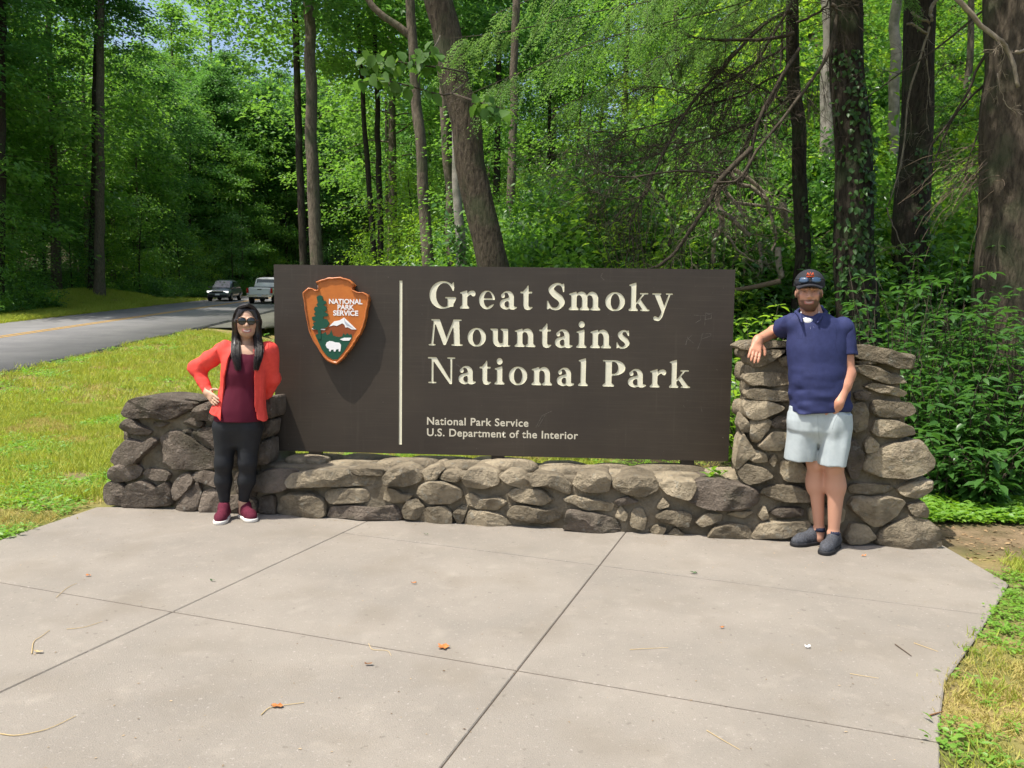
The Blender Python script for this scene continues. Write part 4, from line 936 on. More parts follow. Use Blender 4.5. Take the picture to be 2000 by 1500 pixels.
# ---- woman
WD_ = 5.50; Wp = lambda px, py, dy=0.0: PY(px, py, WD_+dy)
g0 = GZ(466, 1010); woman = empty('person', (g0[0], WD_, 0))
tag(woman, 'dark-haired woman in a coral jacket and black leggings, hand on hip', 'person', kind='thing')
SK = np.array((0.49, 0.30, 0.205))
hc = Wp(482, 628, -0.02)
S = SDF((hc[0]-0.50, WD_-0.32, -0.01), (hc[0]+0.32, WD_+0.28, 1.66), 0.005)
WYAW = 0.32; hq = head(S, hc, 0.98, 0.98, WYAW)
S.cone(Wp(483, 655, 0.025), Wp(484, 690, 0.03), 0.050, 0.056, 0.03)
S.loft([lev(WD_, 674, 462, 506, .055), lev(WD_, 684, 445, 524, .075), lev(WD_, 705, 440, 520, .095), lev(WD_, 730, 441, 515, .105), lev(WD_, 755, 443, 510, .09), lev(WD_, 800, 428, 507, .09), lev(WD_, 832, 426, 504, .08)], 0.03)
armL = [Wp(442, 684), Wp(384, 718, 0.04), Wp(404, 766, -0.030)]; armR = [Wp(523, 686, .01), Wp(532, 738, 0.10), Wp(519, 772, 0.16)]
S.chain([armL[0], armL[1], armL[2]], [0.046, 0.038, 0.026], 0.02); S.chain(armR, [0.046, 0.038, 0.026], 0.02)
hand(S, armL[2], Wp(421, 784, -0.100)-armL[2], (0.2, -0.3, -1.0), (0.3, 0.9, 0), 0.92, 0.2, -1)
hand(S, armR[2], Wp(500, 780, 0.20)-armR[2], (0.1, 0.2, -1.0), (0, -1, 0), 0.92, 0.3, -1)
legs = [[Wp(442, 838), Wp(437, 905, -0.015), Wp(436, 938, 0.01), Wp(439, 984, 0.02)], [Wp(486, 838), Wp(484, 902, -0.015), Wp(482, 938, 0.01), Wp(475, 980, 0.03)]]
for Lg in legs: S.chain(Lg, [0.075, 0.045, 0.044, 0.030], 0.03)
for Lg in legs: S.cone(Lg[3], (Lg[3][0], Lg[3][1], 0.05), 0.032, 0.032, 0.02)
bw = sdfobj(S, 'body', M_skin, woman)
def tone_w(V):
    P = V+np.array(woman.location); c = np.tile(SK, (len(P), 1)); u = P-hc; cz, sz = math.cos(WYAW), math.sin(WYAW); u = np.stack([u[:, 0]*cz+u[:, 1]*sz, -u[:, 0]*sz+u[:, 1]*cz, u[:, 2]], 1)
    f = (u[:, 1] < -0.05)
    zz = u[:, 2]-9.0*u[:, 0]**2; lip = band(zz, -0.079, -0.057, 0.002)*band(u[:, 0], -0.031, 0.031, 0.004)*f; teeth = 0.85*band(zz, -0.0705, -0.0640, 0.0015)*band(u[:, 0], -0.022, 0.022, 0.003)*f
    c = c*(1-lip[:, None])+np.array((0.42, 0.14, 0.13))*lip[:, None]; c = c*(1-teeth[:, None])+np.array((0.80, 0.77, 0.72))*teeth[:, None]
    br = band(u[:, 2], 0.020, 0.029, 0.002)*band(np.abs(u[:, 0]), 0.014, 0.048, 0.004)*f
    c = c*(1-0.8*br[:, None])+np.array((0.04, 0.025, 0.02))*0.8*br[:, None]
    ch = np.exp(-((np.abs(u[:, 0])-0.042)/0.02)**2-((u[:, 2]+0.025)/0.02)**2)*f*0.35
    return c*(1-ch[:, None])+np.array((0.55, 0.25, 0.18))*ch[:, None]
paint(bw.data, 'tone', tone_w)
M_hair = mat('dark_hair', (0.013, 0.009, 0.008), 0.42, var=(0.022, 0.013, 0.010), scale=60, spec=0.6)
S = SDF((hc[0]-0.16, hc[1]-0.2, hc[2]-0.40), (hc[0]+0.16, hc[1]+0.2, hc[2]+0.17), 0.005)
S.ell(hq(0, 0.022, 0.034), (0.081, 0.103, 0.098), 0.01)
for k, xs in ((-1, (461, 460, 461, 465)), (1, (503, 505, 505, 500))):
    S.chain([hq(k*0.046, -0.045, 0.075), hq(k*0.066, -0.050, 0.0), Wp(xs[0], 655, -0.02), Wp(xs[1], 675, -0.06), Wp(xs[2], 695, -0.105), Wp(xs[3], 714, -0.118)], [0.024, 0.018, 0.018, 0.019, 0.016, 0.006], 0.02)
    S.chain([hq(k*0.07, 0.05, 0.0), Wp(482+k*17, 660, 0.05), Wp(482+k*19, 690, 0.06), Wp(482+k*17, 712, 0.07)], [0.036, 0.038, 0.040, 0.02], 0.03)
WR = np.array(((math.cos(WYAW), -math.sin(WYAW), 0), (math.sin(WYAW), math.cos(WYAW), 0), (0, 0, 1))); S.ell(hq(0.0, -0.085, -0.018), (0.060, 0.064, 0.078), 0.008, 'c', rot=WR); S.ell(hq(0.008, -0.098, 0.045), (0.043, 0.042, 0.046), 0.010, 'c', rot=WR)
S.ell(hq(0.0, -0.06, -0.12), (0.050, 0.08, 0.10), 0.01, 'c', rot=WR)
X3, Y3, Z3 = S.grid(); near = np.abs(S.F) < 0.02
S.F[near] += (0.0016*np.sin(X3[near]*330+4*np.sin(Z3[near]*14))*np.cos(Y3[near]*120)).astype(np.float32)
hair_o = sdfobj(S, 'hair', M_hair, woman)
sm = MB(); wl_ = np.array(woman.location)
for i in range(1500):
    k = 1 if i % 2 else -1; a_ = rng.random()**1.3; j_ = rng.normal(0, 0.004, 3); out_ = rng.uniform(0.0, 0.007)
    p = [hq(0.012+0.002*k, -0.072+0.14*a_, 0.118-0.05*a_*a_), hq(k*(0.052+out_), -0.060+0.13*a_, 0.092-0.02*a_), hq(k*(0.079+out_), -0.048+0.12*a_, 0.020)]
    if a_ < 0.55:
        lx = (461, 460, 461, 465) if k < 0 else (503, 505, 505, 500); ph = rng.uniform(0, 6.28); ox, oy = 0.026*math.cos(ph)*rng.uniform(.5, 1), 0.024*math.sin(ph)*rng.uniform(.5, 1)
        p += [Wp(lx[i_], py_, dy_)+np.array((ox*w_, oy*w_, 0)) for i_, (py_, dy_, w_) in enumerate(((656, -0.02, .8), (676, -0.062, 1.1), (696, -0.108, 1.0), (712+rng.uniform(-4, 12), -0.125, .55)))]
    else:
        cx_ = 482+k*rng.uniform(4, 24); dy_ = 0.05+0.03*a_; p += [Wp(cx_, 662, dy_), Wp(cx_-k*1.0, 690, dy_+.01), Wp(cx_-k*rng.uniform(0, 6), rng.uniform(704, 722), dy_+.01)]
    q_ = spline(np.array(p)+j_, 14)-wl_; sm.tube(q_, np.linspace(0.0021, 0.0009, 14), 3, cap=False)
sm.obj('hair_strands', M_hair, woman, True)['kind'] = 'stuff'
# sunglasses
mbg = MB(); gl = empty
gp = [hq(-0.031, -0.105, 0.003), hq(0.031, -0.105, 0.003)]
sg = bpy.data.objects.new('sunglasses', bpy.data.meshes.new('sunglasses'))
M_lens = mat('dark_lens', (0.012, 0.013, 0.012), 0.08, spec=0.8); M_frame = mat('tortoise_frame', (0.16, 0.075, 0.03), 0.3, var=(0.04, 0.02, 0.01), scale=60)
mf = MB()
for g in gp:
    V_, f_ = disc(g, (math.sin(WYAW), -math.cos(WYAW), 0.02), 0.0275, 0.0255, 0.004, square=2.2); mbg.add(V_, f_)
    th_ = np.linspace(0, 2*math.pi, 25); mf.tube([g+np.array((0.0285*math.cos(t)*math.cos(WYAW), 0.0285*math.cos(t)*math.sin(WYAW)-0.001, 0.0265*math.sin(t))) for t in th_], 0.0022, 6, cap=False)
mf.tube([hq(-0.006, -0.107, 0.010), hq(0.006, -0.107, 0.010)], 0.002, 6)
for k in (-1, 1): mf.tube([hq(k*0.060, -0.102, 0.012), hq(k*0.078, -0.07, 0.010), hq(k*0.083, -0.01, 0.008)], 0.0022, 6)
gob = mf.obj('sunglasses', M_frame, None, True); tag(gob, 'round tortoiseshell sunglasses on the face of the woman in coral', 'sunglasses', kind='thing')
mbg.obj('lens', M_lens, gob, True)
# clothes
M_cor = mat('coral_fleece', (0.80, 0.085, 0.065), 0.75, var=(0.74, 0.07, 0.055), scale=30, bump=0.12, bscale=260, spec=0.2)
M_top = mat('maroon_jersey', (0.085, 0.008, 0.022), 0.8, bump=0.1, bscale=300, spec=0.2)
M_leg = mat('black_leggings', (0.011, 0.012, 0.015), 0.62, var=(0.016, 0.017, 0.02), scale=12, spec=0.3)
S = SDF((hc[0]-0.30, WD_-0.24, 0.72), (hc[0]+0.25, WD_+0.24, 1.36), 0.005)
S.loft([lev(WD_, 690, 450, 518, .085), lev(WD_, 705, 440, 520, .108), lev(WD_, 728, 440, 516, .122), lev(WD_, 755, 441, 511, .105), lev(WD_, 800, 422, 513, .124), lev(WD_, 828, 418, 512, .124)], 0.01)
S.cone(Wp(483, 680, -0.10), Wp(484, 714, -0.14), 0.040, 0.004, 0.01, op='c')
cloth_noise(S, 0.0035, 13, 31, stretch=(1, 1, .5)); sdfobj(S, 'maroon_top', M_top, woman)
S = SDF((hc[0]-0.52, WD_-0.30, 0.70), (hc[0]+0.32, WD_+0.30, 1.40), 0.005)
S.loft([lev(WD_, 676, 458, 510, .07), lev(WD_, 684, 440, 528, .095), lev(WD_, 700, 434, 527, .118), lev(WD_, 728, 432, 523, .134), lev(WD_, 755, 432, 519, .120), lev(WD_, 782, 426, 519, .126), lev(WD_, 805, 412, 521, .138), lev(WD_, 822, 406, 523, .142)], 0.02)
S.chain([armL[0]+np.array((0, 0, 0.004)), armL[1], armL[2]], [0.068, 0.057, 0.038], 0.03); S.chain([armR[0]+np.array((0, 0, 0.004)), armR[1], armR[2]], [0.068, 0.056, 0.040], 0.03)
S.cone(Wp(484, 670, 0.03), Wp(484, 684, 0.03), 0.066, 0.075, 0.02)
S.cone(Wp(483, 640, -0.0), Wp(484, 690, 0.01), 0.050, 0.052, 0.008, op='c')
X3, Y3, Z3 = S.grid()
zs = [Wp(480, p)[2] for p in (672, 700, 756, 822)]; o_ = np.argsort(zs)
xl = np.interp(Z3, np.array(zs)[o_], np.array([Wp(p, q)[0] for p, q in ((466, 672), (455, 700), (446, 756), (444, 822))])[o_]); xr = np.interp(Z3, np.array(zs)[o_], np.array([Wp(p, q)[0] for p, q in ((500, 672), (506, 700), (505, 756), (509, 822))])[o_])
dop = np.maximum(np.maximum(xl-X3, X3-xr), Y3-(WD_-0.02)); S.F = np.maximum(S.F, (-dop).astype(np.float32))
hem = Wp(440, 818)[2]; S.F = np.maximum(S.F, (hem+0.055*np.clip((X3-xl)/0.1, -1.3, 0)*-1+0.010*np.sin(X3*30)-Z3).astype(np.float32)*np.where(X3 < xr+1, 1, 1))
cloth_noise(S, 0.010, 9, 41, stretch=(1.2, 1, .35)); cloth_noise(S, 0.006, 18, 43, zmask=lambda P: (P[:, 0] < Wp(430, 700)[0])*1.0, stretch=(.6, 1, 1))
sdfobj(S, 'coral_jacket', M_cor, woman)
S = SDF((hc[0]-0.32, WD_-0.24, 0.02), (hc[0]+0.2, WD_+0.24, 0.90), 0.005)
S.loft([lev(WD_, 800, 424, 512, .110), lev(WD_, 818, 421, 509, .106), lev(WD_, 838, 428, 502, .096), lev(WD_, 866, 450, 480, .05)], 0.05)
for Lg in legs: S.chain(Lg, [0.096, 0.056, 0.053, 0.035], 0.05)
cloth_noise(S, 0.0022, 12, 51, stretch=(.6, .6, 1.2)); S.cut((0, 0, -1), -0.10); sdfobj(S, 'leggings', M_leg, woman)
M_shoe = mat('maroon_knit', (0.135, 0.018, 0.038), 0.8, var=(0.09, 0.012, 0.026), scale=160, bump=0.4, bscale=300, spec=0.2); M_sole = mat('white_sole', (0.74, 0.71, 0.65), 0.7); M_lace = mat('maroon_lace', (0.11, 0.02, 0.04), 0.8)
def laces(mb, heel, toe, z0=0.105, z1=0.078):
    heel = np.array(heel, float); toe = np.array(toe, float); d = (toe-heel); L = np.linalg.norm(d); d /= L; s_ = np.array((-d[1], d[0], 0))
    for i in range(4):
        c_ = heel+d*(L*(0.36+0.075*i)); z = z0+(z1-z0)*i/3; mb.tube([c_+s_*0.024+(0, 0, z-0.012), c_+(0, 0, z), c_-s_*0.024+(0, 0, z-0.012)], 0.0035, 5)
for (hx, tx) in (((legs[0][3][0]-0.005, WD_+0.055, 0), (legs[0][3][0]+0.025, WD_-0.175, 0)), ((legs[1][3][0]-0.03, WD_+0.085, 0), (legs[1][3][0]+0.12, WD_-0.085, 0))):
    S = SDF((min(hx[0], tx[0])-0.1, tx[1]-0.1, -0.01), (max(hx[0], tx[0])+0.1, hx[1]+0.1, 0.18), 0.004); shoe(S, hx, tx); S.cut((0, 0, -1), -0.018); S.cut((0, 0, 1), 0.125); so_ = sdfobj(S, 'shoe', M_shoe, woman)
    S = SDF((min(hx[0], tx[0])-0.1, tx[1]-0.1, -0.01), (max(hx[0], tx[0])+0.1, hx[1]+0.1, 0.06), 0.004); sole(S, hx, tx); sdfobj(S, 'sole', M_sole, woman).parent = so_; so_.children[0].location = (0, 0, 0)
    lm = MB(); laces(lm, np.array(hx)-np.array(woman.location)*np.array((1, 1, 0)), np.array(tx)-np.array(woman.location)*np.array((1, 1, 0))); lm.obj('lace', M_lace, so_)
zb = MB(); dg0 = None
def on_mesh(o, root, px, py, lift=0.0015):
    dd = Vector(ray(px, py)).normalized(); hit, loc, nr, _ = o.ray_cast(Vector((0, 0, CAMZ))-Vector(root.location), dd, distance=20.0); return np.array(loc)+np.array(nr)*lift if hit else None
jk = [o for o in woman.children if o.name.startswith('coral_jacket')][0]; bpy.context.view_layer.update()
def trim(o, root, pts, r, m_, name, n=24):
    P = [on_mesh(o, root, *q) for q in spline(np.array(pts, float), n)]; P = [p for p in P if p is not None]
    if len(P) > 3: MB().tube(np.array(P), r, 5).obj(name, m_, root, True)
M_zip = mat('dark_zip', (0.06, 0.03, 0.03), 0.4, metallic=0.4); M_cseam = mat('coral_seam', (0.55, 0.045, 0.035), 0.8)
trim(jk, woman, [(453, 705), (447, 745), (442.5, 785), (441.5, 817)], 0.0022, M_zip, 'zip'); trim(jk, woman, [(512, 715), (511, 760), (512, 812)], 0.0020, M_cseam, 'seam'); trim(jk, woman, [(448, 690), (436, 700), (430, 716)], 0.0018, M_cseam, 'seam'); trim(jk, woman, [(516, 690), (524, 704), (526, 720)], 0.0018, M_cseam, 'seam'); trim(jk, woman, [(412, 810), (425, 813), (440, 816)], 0.0018, M_cseam, 'seam')
# ---- man
MD = 4.98; Mp = lambda px, py, dy=0.0: PY(px, py, MD+dy)
g1 = GZ(1600, 1065); man = empty('person', (g1[0], MD, 0)); tag(man, 'bearded man in a navy polo shirt and pale grey shorts leaning on the stone pier', 'person', kind='thing')
mc = Mp(1580, 571, -0.03); SKM = np.array((0.56, 0.305, 0.21))
S = SDF((mc[0]-0.46, MD-0.32, -0.01), (mc[0]+0.42, MD+0.44, 1.86), 0.005)
MYAW = -0.33; mq = head(S, mc, 1.0, 1.15, MYAW)
S.cone(Mp(1582, 600, 0.02), Mp(1588, 622, 0.03), 0.062, 0.068, 0.03)
S.loft([lev(MD, 618, 1560, 1622, .07), lev(MD, 640, 1545, 1652, .11), lev(MD, 700, 1545, 1655, .13), lev(MD, 760, 1552, 1647, .12), lev(MD, 810, 1555, 1648, .105)], 0.03)
aL = [Mp(1550, 632, 0.02), Mp(1512, 648, 0.27), Mp(1480, 664, 0.10)]; aR = [Mp(1646, 640, -0.01), Mp(1655, 730, -0.055), Mp(1638, 788, -0.150)]
S.chain(aL, [0.055, 0.043, 0.031], 0.02); S.chain(aR, [0.058, 0.046, 0.032], 0.02)
S.cone(aR[1], aR[1]+(aR[2]-aR[1])*0.4, 0.046, 0.046, 0.02)
hand(S, aL[2], Mp(1472, 702, 0.015)-aL[2], (1.0, 0.1, 0.0), (0, 1, 0), 1.05, 0.25, 1)
hand(S, aR[2], Mp(1632, 822, -0.105)-aR[2], (-1.0, -0.5, 0.1), (-0.3, 1, 0), 1.0, 0.3, 1)
mlegs = [[Mp(1578, 845, 0.06), Mp(1593, 905, 0.05), Mp(1595, 948, 0.07), Mp(1600, 1034, 0.09)], [Mp(1628, 845, 0.0), Mp(1629, 908, -0.03), Mp(1633, 950, -0.01), Mp(1628, 1042, 0.0)]]
S.chain(mlegs[0], [0.080, 0.052, 0.050, 0.031], 0.03); S.chain(mlegs[1], [0.085, 0.055, 0.055, 0.033], 0.03)
for Lg in mlegs:
    S.ell(Lg[1]+np.array((-0.004, -0.045, 0.004)), (0.034, 0.026, 0.042), 0.02); S.ell(Lg[2]+np.array((0.018, 0.025, 0.02)), (0.045, 0.050, 0.105), 0.03); S.ell(Lg[2]+np.array((-0.030, 0.02, 0.03)), (0.034, 0.042, 0.085), 0.03)
    for sx in (-1, 1): S.ell(np.array((Lg[3][0]+sx*0.030, Lg[3][1], 0.105)), (0.012, 0.014, 0.015), 0.012)
for Lg in mlegs: S.cone(Lg[3], (Lg[3][0], Lg[3][1], 0.05), 0.034, 0.034, 0.02)
bm_ = sdfobj(S, 'body', M_skin, man)
def tone_m(V):
    P = V+np.array(man.location); u = P-mc; cz, sz = math.cos(MYAW), math.sin(MYAW); u = np.stack([u[:, 0]*cz+u[:, 1]*sz, -u[:, 0]*sz+u[:, 1]*cz, u[:, 2]], 1)
    c = np.tile(SKM, (len(P), 1)); f = u[:, 1] < -0.04; hd = u[:, 2] > -0.13
    nz = 0.006*vnoise(P*60, 3)
    beard = np.maximum(smooth(-0.046, -0.056, u[:, 2]+nz)*(u[:, 1] < 0.0), band(np.abs(u[:, 0]), 0.056, 0.08, 0.004)*smooth(0.012, -0.012, u[:, 2])*(u[:, 1] < 0.012))*hd*(u[:, 2] > -0.122)
    beard = np.where((np.abs(u[:, 0]) < 0.034) & (u[:, 2] > -0.052), smooth(-0.044, -0.050, u[:, 2])*beard, beard)
    c = c*(1-0.86*beard[:, None])+np.array((0.065, 0.032, 0.018))*0.86*beard[:, None]
    zz = u[:, 2]-7.0*u[:, 0]**2; lip = band(zz, -0.079, -0.061, 0.002)*band(u[:, 0], -0.028, 0.028, 0.003)*f; teeth = band(zz, -0.0710, -0.0650, 0.0012)*band(u[:, 0], -0.020, 0.020, 0.003)*f
    c = c*(1-lip[:, None])+np.array((0.42, 0.16, 0.14))*lip[:, None]; c = c*(1-teeth[:, None])+np.array((0.45, 0.36, 0.31))*teeth[:, None]
    eye = np.exp(-((np.abs(u[:, 0])-0.031)/0.012)**2-((u[:, 2]-0.003)/0.0065)**2)*(u[:, 1] < -0.06); br = band(u[:, 2], 0.018, 0.028, 0.002)*band(np.abs(u[:, 0]), 0.013, 0.048, 0.004)*f
    e = np.maximum(0.9*eye, 0.85*br); c = c*(1-e[:, None])+np.array((0.045, 0.025, 0.018))*e[:, None]
    hair = ((u[:, 1] > 0.0) & (u[:, 2] > -0.03) & (np.abs(u[:, 0]) < 0.083))*hd; hair = hair*(u[:, 1] > 0.02)*(u[:, 2] < 0.2)
    c = c*(1-0.9*hair[:, None])+np.array((0.03, 0.017, 0.011))*0.9*hair[:, None]
    red = np.exp(-((np.abs(u[:, 0])-0.04)/0.02)**2-((u[:, 2]+0.02)/0.02)**2)*f*0.35*hd
    c = c*(1-red[:, None])+np.array((0.58, 0.22, 0.16))*red[:, None]
    arm = ((P[:, 2] < 1.45) & (P[:, 2] > 0.85))[:, None]; return np.where(arm, c*np.array((0.92, 0.80, 0.74)), c*np.array((0.95, 0.92, 0.9)))
paint(bm_.data, 'tone', tone_m)
M_navy = mat('navy_polo', (0.030, 0.037, 0.112), 0.75, var=(0.024, 0.030, 0.092), scale=30, bump=0.10, bscale=320, spec=0.25)
M_short = mat('pale_grey_shorts', (0.44, 0.49, 0.50), 0.8, var=(0.40, 0.45, 0.465), scale=30, bump=0.08, bscale=300, spec=0.2)
S = SDF((mc[0]-0.34, MD-0.32, 0.82), (mc[0]+0.42, MD+0.42, 1.62), 0.005)
S.loft([lev(MD, 612, 1562, 1614, .075), lev(MD, 622, 1548, 1636, .10), lev(MD, 638, 1541, 1653, .125), lev(MD, 680, 1538, 1652, .150), lev(MD, 730, 1541, 1652, .165), lev(MD, 770, 1543, 1656, .168), lev(MD, 806, 1543, 1657, .158)], 0.02)
eL = aL[0]+(aL[1]-aL[0])*0.62; eR = aR[0]+(aR[1]-aR[0])*0.62
for sh in (aL[0], aR[0]): S.ell(sh+np.array((0, 0, .004)), (0.062, 0.072, 0.058), 0.045)
S.cone(Mp(1582, 596, -0.02), Mp(1583, 626, -0.03), 0.056, 0.050, 0.006, op='c'); S.cone(Mp(1577, 620, -0.11), Mp(1574, 646, -0.165), 0.024, 0.003, 0.006, op='c')
X3, Y3, Z3 = S.grid(); hz_ = Mp(1600, 803)[2]; S.F = np.maximum(S.F, (hz_+0.010*np.sin(X3*9+1)-Z3).astype(np.float32))
cloth_noise(S, 0.008, 6, 61, stretch=(1, 1, .6)); cloth_noise(S, 0.010, 8, 63, zmask=lambda P: smooth(1.35, 0.95, P[:, 2]), stretch=(.5, 1, 1.7))
polo = sdfobj(S, 'polo_shirt', M_navy, man)
for ar, en, ra, rb in ((aL, eL, .066, .070), (aR, eR, .067, .076)):
    S = SDF(np.minimum(ar[0], en)-0.16, np.maximum(ar[0], en)+0.16, 0.005); dv = (ar[1]-ar[0])/np.linalg.norm(ar[1]-ar[0]); S.cone(ar[0]+np.array((0, 0, .004)), en+dv*0.05, ra, rb, 0.01); S.cut(dv, float(dv@en))
    cloth_noise(S, 0.006, 11, 67, stretch=(1, 1, .7)); sdfobj(S, 'sleeve', M_navy, man)
# collar, undershirt, placket buttons, chest mark
S = SDF((mc[0]-0.2, MD-0.26, 1.38), (mc[0]+0.25, MD+0.2, 1.66), 0.004)
S.chain([Mp(1562, 617, -0.080), Mp(1555, 610, 0.02), Mp(1568, 600, 0.10)], [0.009, 0.012, 0.012], 0.008); S.chain([Mp(1568, 600, 0.10), Mp(1604, 600, 0.10), Mp(1613, 610, 0.02), Mp(1604, 619, -0.080)], [0.012, 0.012, 0.012, 0.009], 0.008)
S.cone(Mp(1563, 617, -0.080), Mp(1566, 629, -0.128), 0.014, 0.006, 0.01); S.cone(Mp(1604, 619, -0.080), Mp(1597, 630, -0.130), 0.015, 0.006, 0.01)
sdfobj(S, 'collar', M_navy, man)
S = SDF((mc[0]-0.15, MD-0.26, 1.36), (mc[0]+0.15, MD+0.12, 1.62), 0.004); S.cone(Mp(1582, 613, -0.008), Mp(1578, 627, -0.060), 0.058, 0.042, 0.01); S.cone(Mp(1582, 598, -0.02), Mp(1581, 614, -0.05), 0.060, 0.052, 0.006, op='c')
sdfobj(S, 'undershirt', mat('white_undershirt', (0.75, 0.75, 0.75), 0.8), man)
S = SDF((mc[0]-0.30, MD-0.30, 0.50), (mc[0]+0.32, MD+0.30, 1.02), 0.005)
S.loft([lev(MD, 795, 1546, 1655, .135), lev(MD, 820, 1543, 1658, .135), lev(MD, 840, 1543, 1657, .125), lev(MD, 868, 1575, 1628, .06)], 0.04)
S.loft([lev(MD, 808, 1543, 1604, .118, .02), lev(MD, 835, 1541, 1602, .122, .03), lev(MD, 870, 1536, 1597, .118, .045), lev(MD, 898, 1533, 1592, .108, .055)], 0.012); S.loft([lev(MD, 808, 1597, 1658, .120, -.015), lev(MD, 835, 1597, 1659, .124, -.02), lev(MD, 870, 1599, 1656, .120, -.035), lev(MD, 908, 1599, 1649, .112, -.045)], 0.012)
S.cone(Mp(1597, 915, -0.08), Mp(1598, 866, -0.15), 0.022, 0.004, 0.008, op='c'); S.cone(Mp(1597, 915, 0.08), Mp(1598, 866, -0.05), 0.020, 0.004, 0.008, op='c'); S.ell(Mp(1635, 822, -0.110), (0.048, 0.048, 0.062), 0.03); S.ell(Mp(1630, 838, -0.10), (0.045, 0.045, 0.05), 0.04); cloth_noise(S, 0.010, 9, 71, stretch=(1.3, 1, .40)); sdfobj(S, 'shorts', M_short, man)
M_sh2 = mat('charcoal_knit', (0.095, 0.10, 0.115), 0.8, var=(0.045, 0.047, 0.053), scale=120, bump=0.4, bscale=300, spec=0.2); M_so2 = mat('black_sole', (0.018, 0.018, 0.02), 0.7); M_la2 = mat('grey_lace', (0.10, 0.12, 0.17), 0.8); M_sock = mat('dark_sock', (0.02, 0.025, 0.05), 0.8)
for Lg, hx, tx in ((mlegs[0], (mlegs[0][3][0]+0.045, MD+0.135, 0), (mlegs[0][3][0]-0.205, MD+0.035, 0)), (mlegs[1], (mlegs[1][3][0]+0.045, MD+0.055, 0), (mlegs[1][3][0]-0.135, MD-0.165, 0))):
    S = SDF((min(hx[0], tx[0])-0.1, min(hx[1], tx[1])-0.1, -0.01), (max(hx[0], tx[0])+0.1, max(hx[1], tx[1])+0.1, 0.19), 0.004); shoe(S, hx, tx); S.cut((0, 0, -1), -0.018); S.cut((0, 0, 1), 0.120); so_ = sdfobj(S, 'shoe', M_sh2, man)
    S = SDF((min(hx[0], tx[0])-0.1, min(hx[1], tx[1])-0.1, -0.01), (max(hx[0], tx[0])+0.1, max(hx[1], tx[1])+0.1, 0.06), 0.004); sole(S, hx, tx); q_ = sdfobj(S, 'sole', M_so2, man); q_.parent = so_
    lm = MB(); of = np.array(man.location)*np.array((1, 1, 0)); laces(lm, np.array(hx)-of, np.array(tx)-of); lm.obj('lace', M_la2, so_)
    MB().tube([np.array((Lg[3][0], Lg[3][1], 0.095))-of, np.array((Lg[3][0], Lg[3][1], 0.122))-of], [0.041, 0.038], 16).obj('sock', M_sock, man, True)
# cap with sunglasses pushed up on it
M_cap = mat('charcoal_cap', (0.022, 0.022, 0.027), 0.8, bump=0.15, bscale=260); M_orange = mat('orange_stitching', (0.72, 0.11, 0.03), 0.7)
S = SDF((mc[0]-0.2, mc[1]-0.28, mc[2]-0.05), (mc[0]+0.2, mc[1]+0.2, mc[2]+0.2), 0.004)
S.ell(mq(0, 0.014, 0.050), (0.092, 0.110, 0.098), 0.01); S.cut((0, 0.12, -1), -(mc[2]+0.034)+0.12*mc[1]); 
capd = S
capo = empty('baseball_cap', tuple(mq(0, 0, 0.05))); tag(capo, 'dark baseball cap with an orange mark on the head of the bearded man', 'cap', kind='thing')
sdfobj(S, 'crown', M_cap, capo)
S = SDF((mc[0]-0.2, mc[1]-0.28, mc[2]-0.05), (mc[0]+0.2, mc[1]+0.1, mc[2]+0.12), 0.003)
for t in np.linspace(-1, 1, 33): S.cone(mq(t*0.076, -0.050, 0.044-0.014*t*t), mq(t*0.066, -0.150+0.050*t*t, 0.036-0.018*t*t), 0.0055, 0.005, 0.008)
sdfobj(S, 'brim', M_cap, capo)
mk = MB()
for pts in ([(-.020, .0), (-.014, .020), (-.006, .004), (0, .022), (.006, .004), (.014, .020), (.020, 0)], [(-.022, -.004), (.022, -.004)]):
    mk.tube([mq(x, -0.091+0.3*abs(x)-0.18*max(0, z), 0.098+z*0.95) for x, z in pts], 0.0042, 6)
lg = mk.obj('cap_emblem', M_orange, capo, True); lg.location = -Vector(capo.location)
mg = MB(); ml = MB()
for k in (-1, 1):
    V_, f_ = disc(mq(k*0.036, -0.098+0.012, 0.073), (k*0.35+math.sin(MYAW), -1, 0.35), 0.031, 0.019, 0.004, square=2.6); ml.add(V_, f_); mg.tube([mq(k*0.064, -0.082, 0.080), mq(k*0.092, -0.04, 0.078), mq(k*0.095, 0.03, 0.070)], 0.0028, 6)
mg.tube([mq(-0.012, -0.102, 0.080), mq(0.012, -0.102, 0.080)], 0.0035, 6)
gm = mg.obj('sunglasses', mat('black_frame', (0.01, 0.01, 0.012), 0.3), None, True); tag(gm, 'dark wraparound sunglasses pushed up onto the cap', 'sunglasses', kind='thing')
ml.obj('lens', mat('blue_mirror_lens', (0.03, 0.06, 0.11), 0.06, spec=0.9), gm, True)
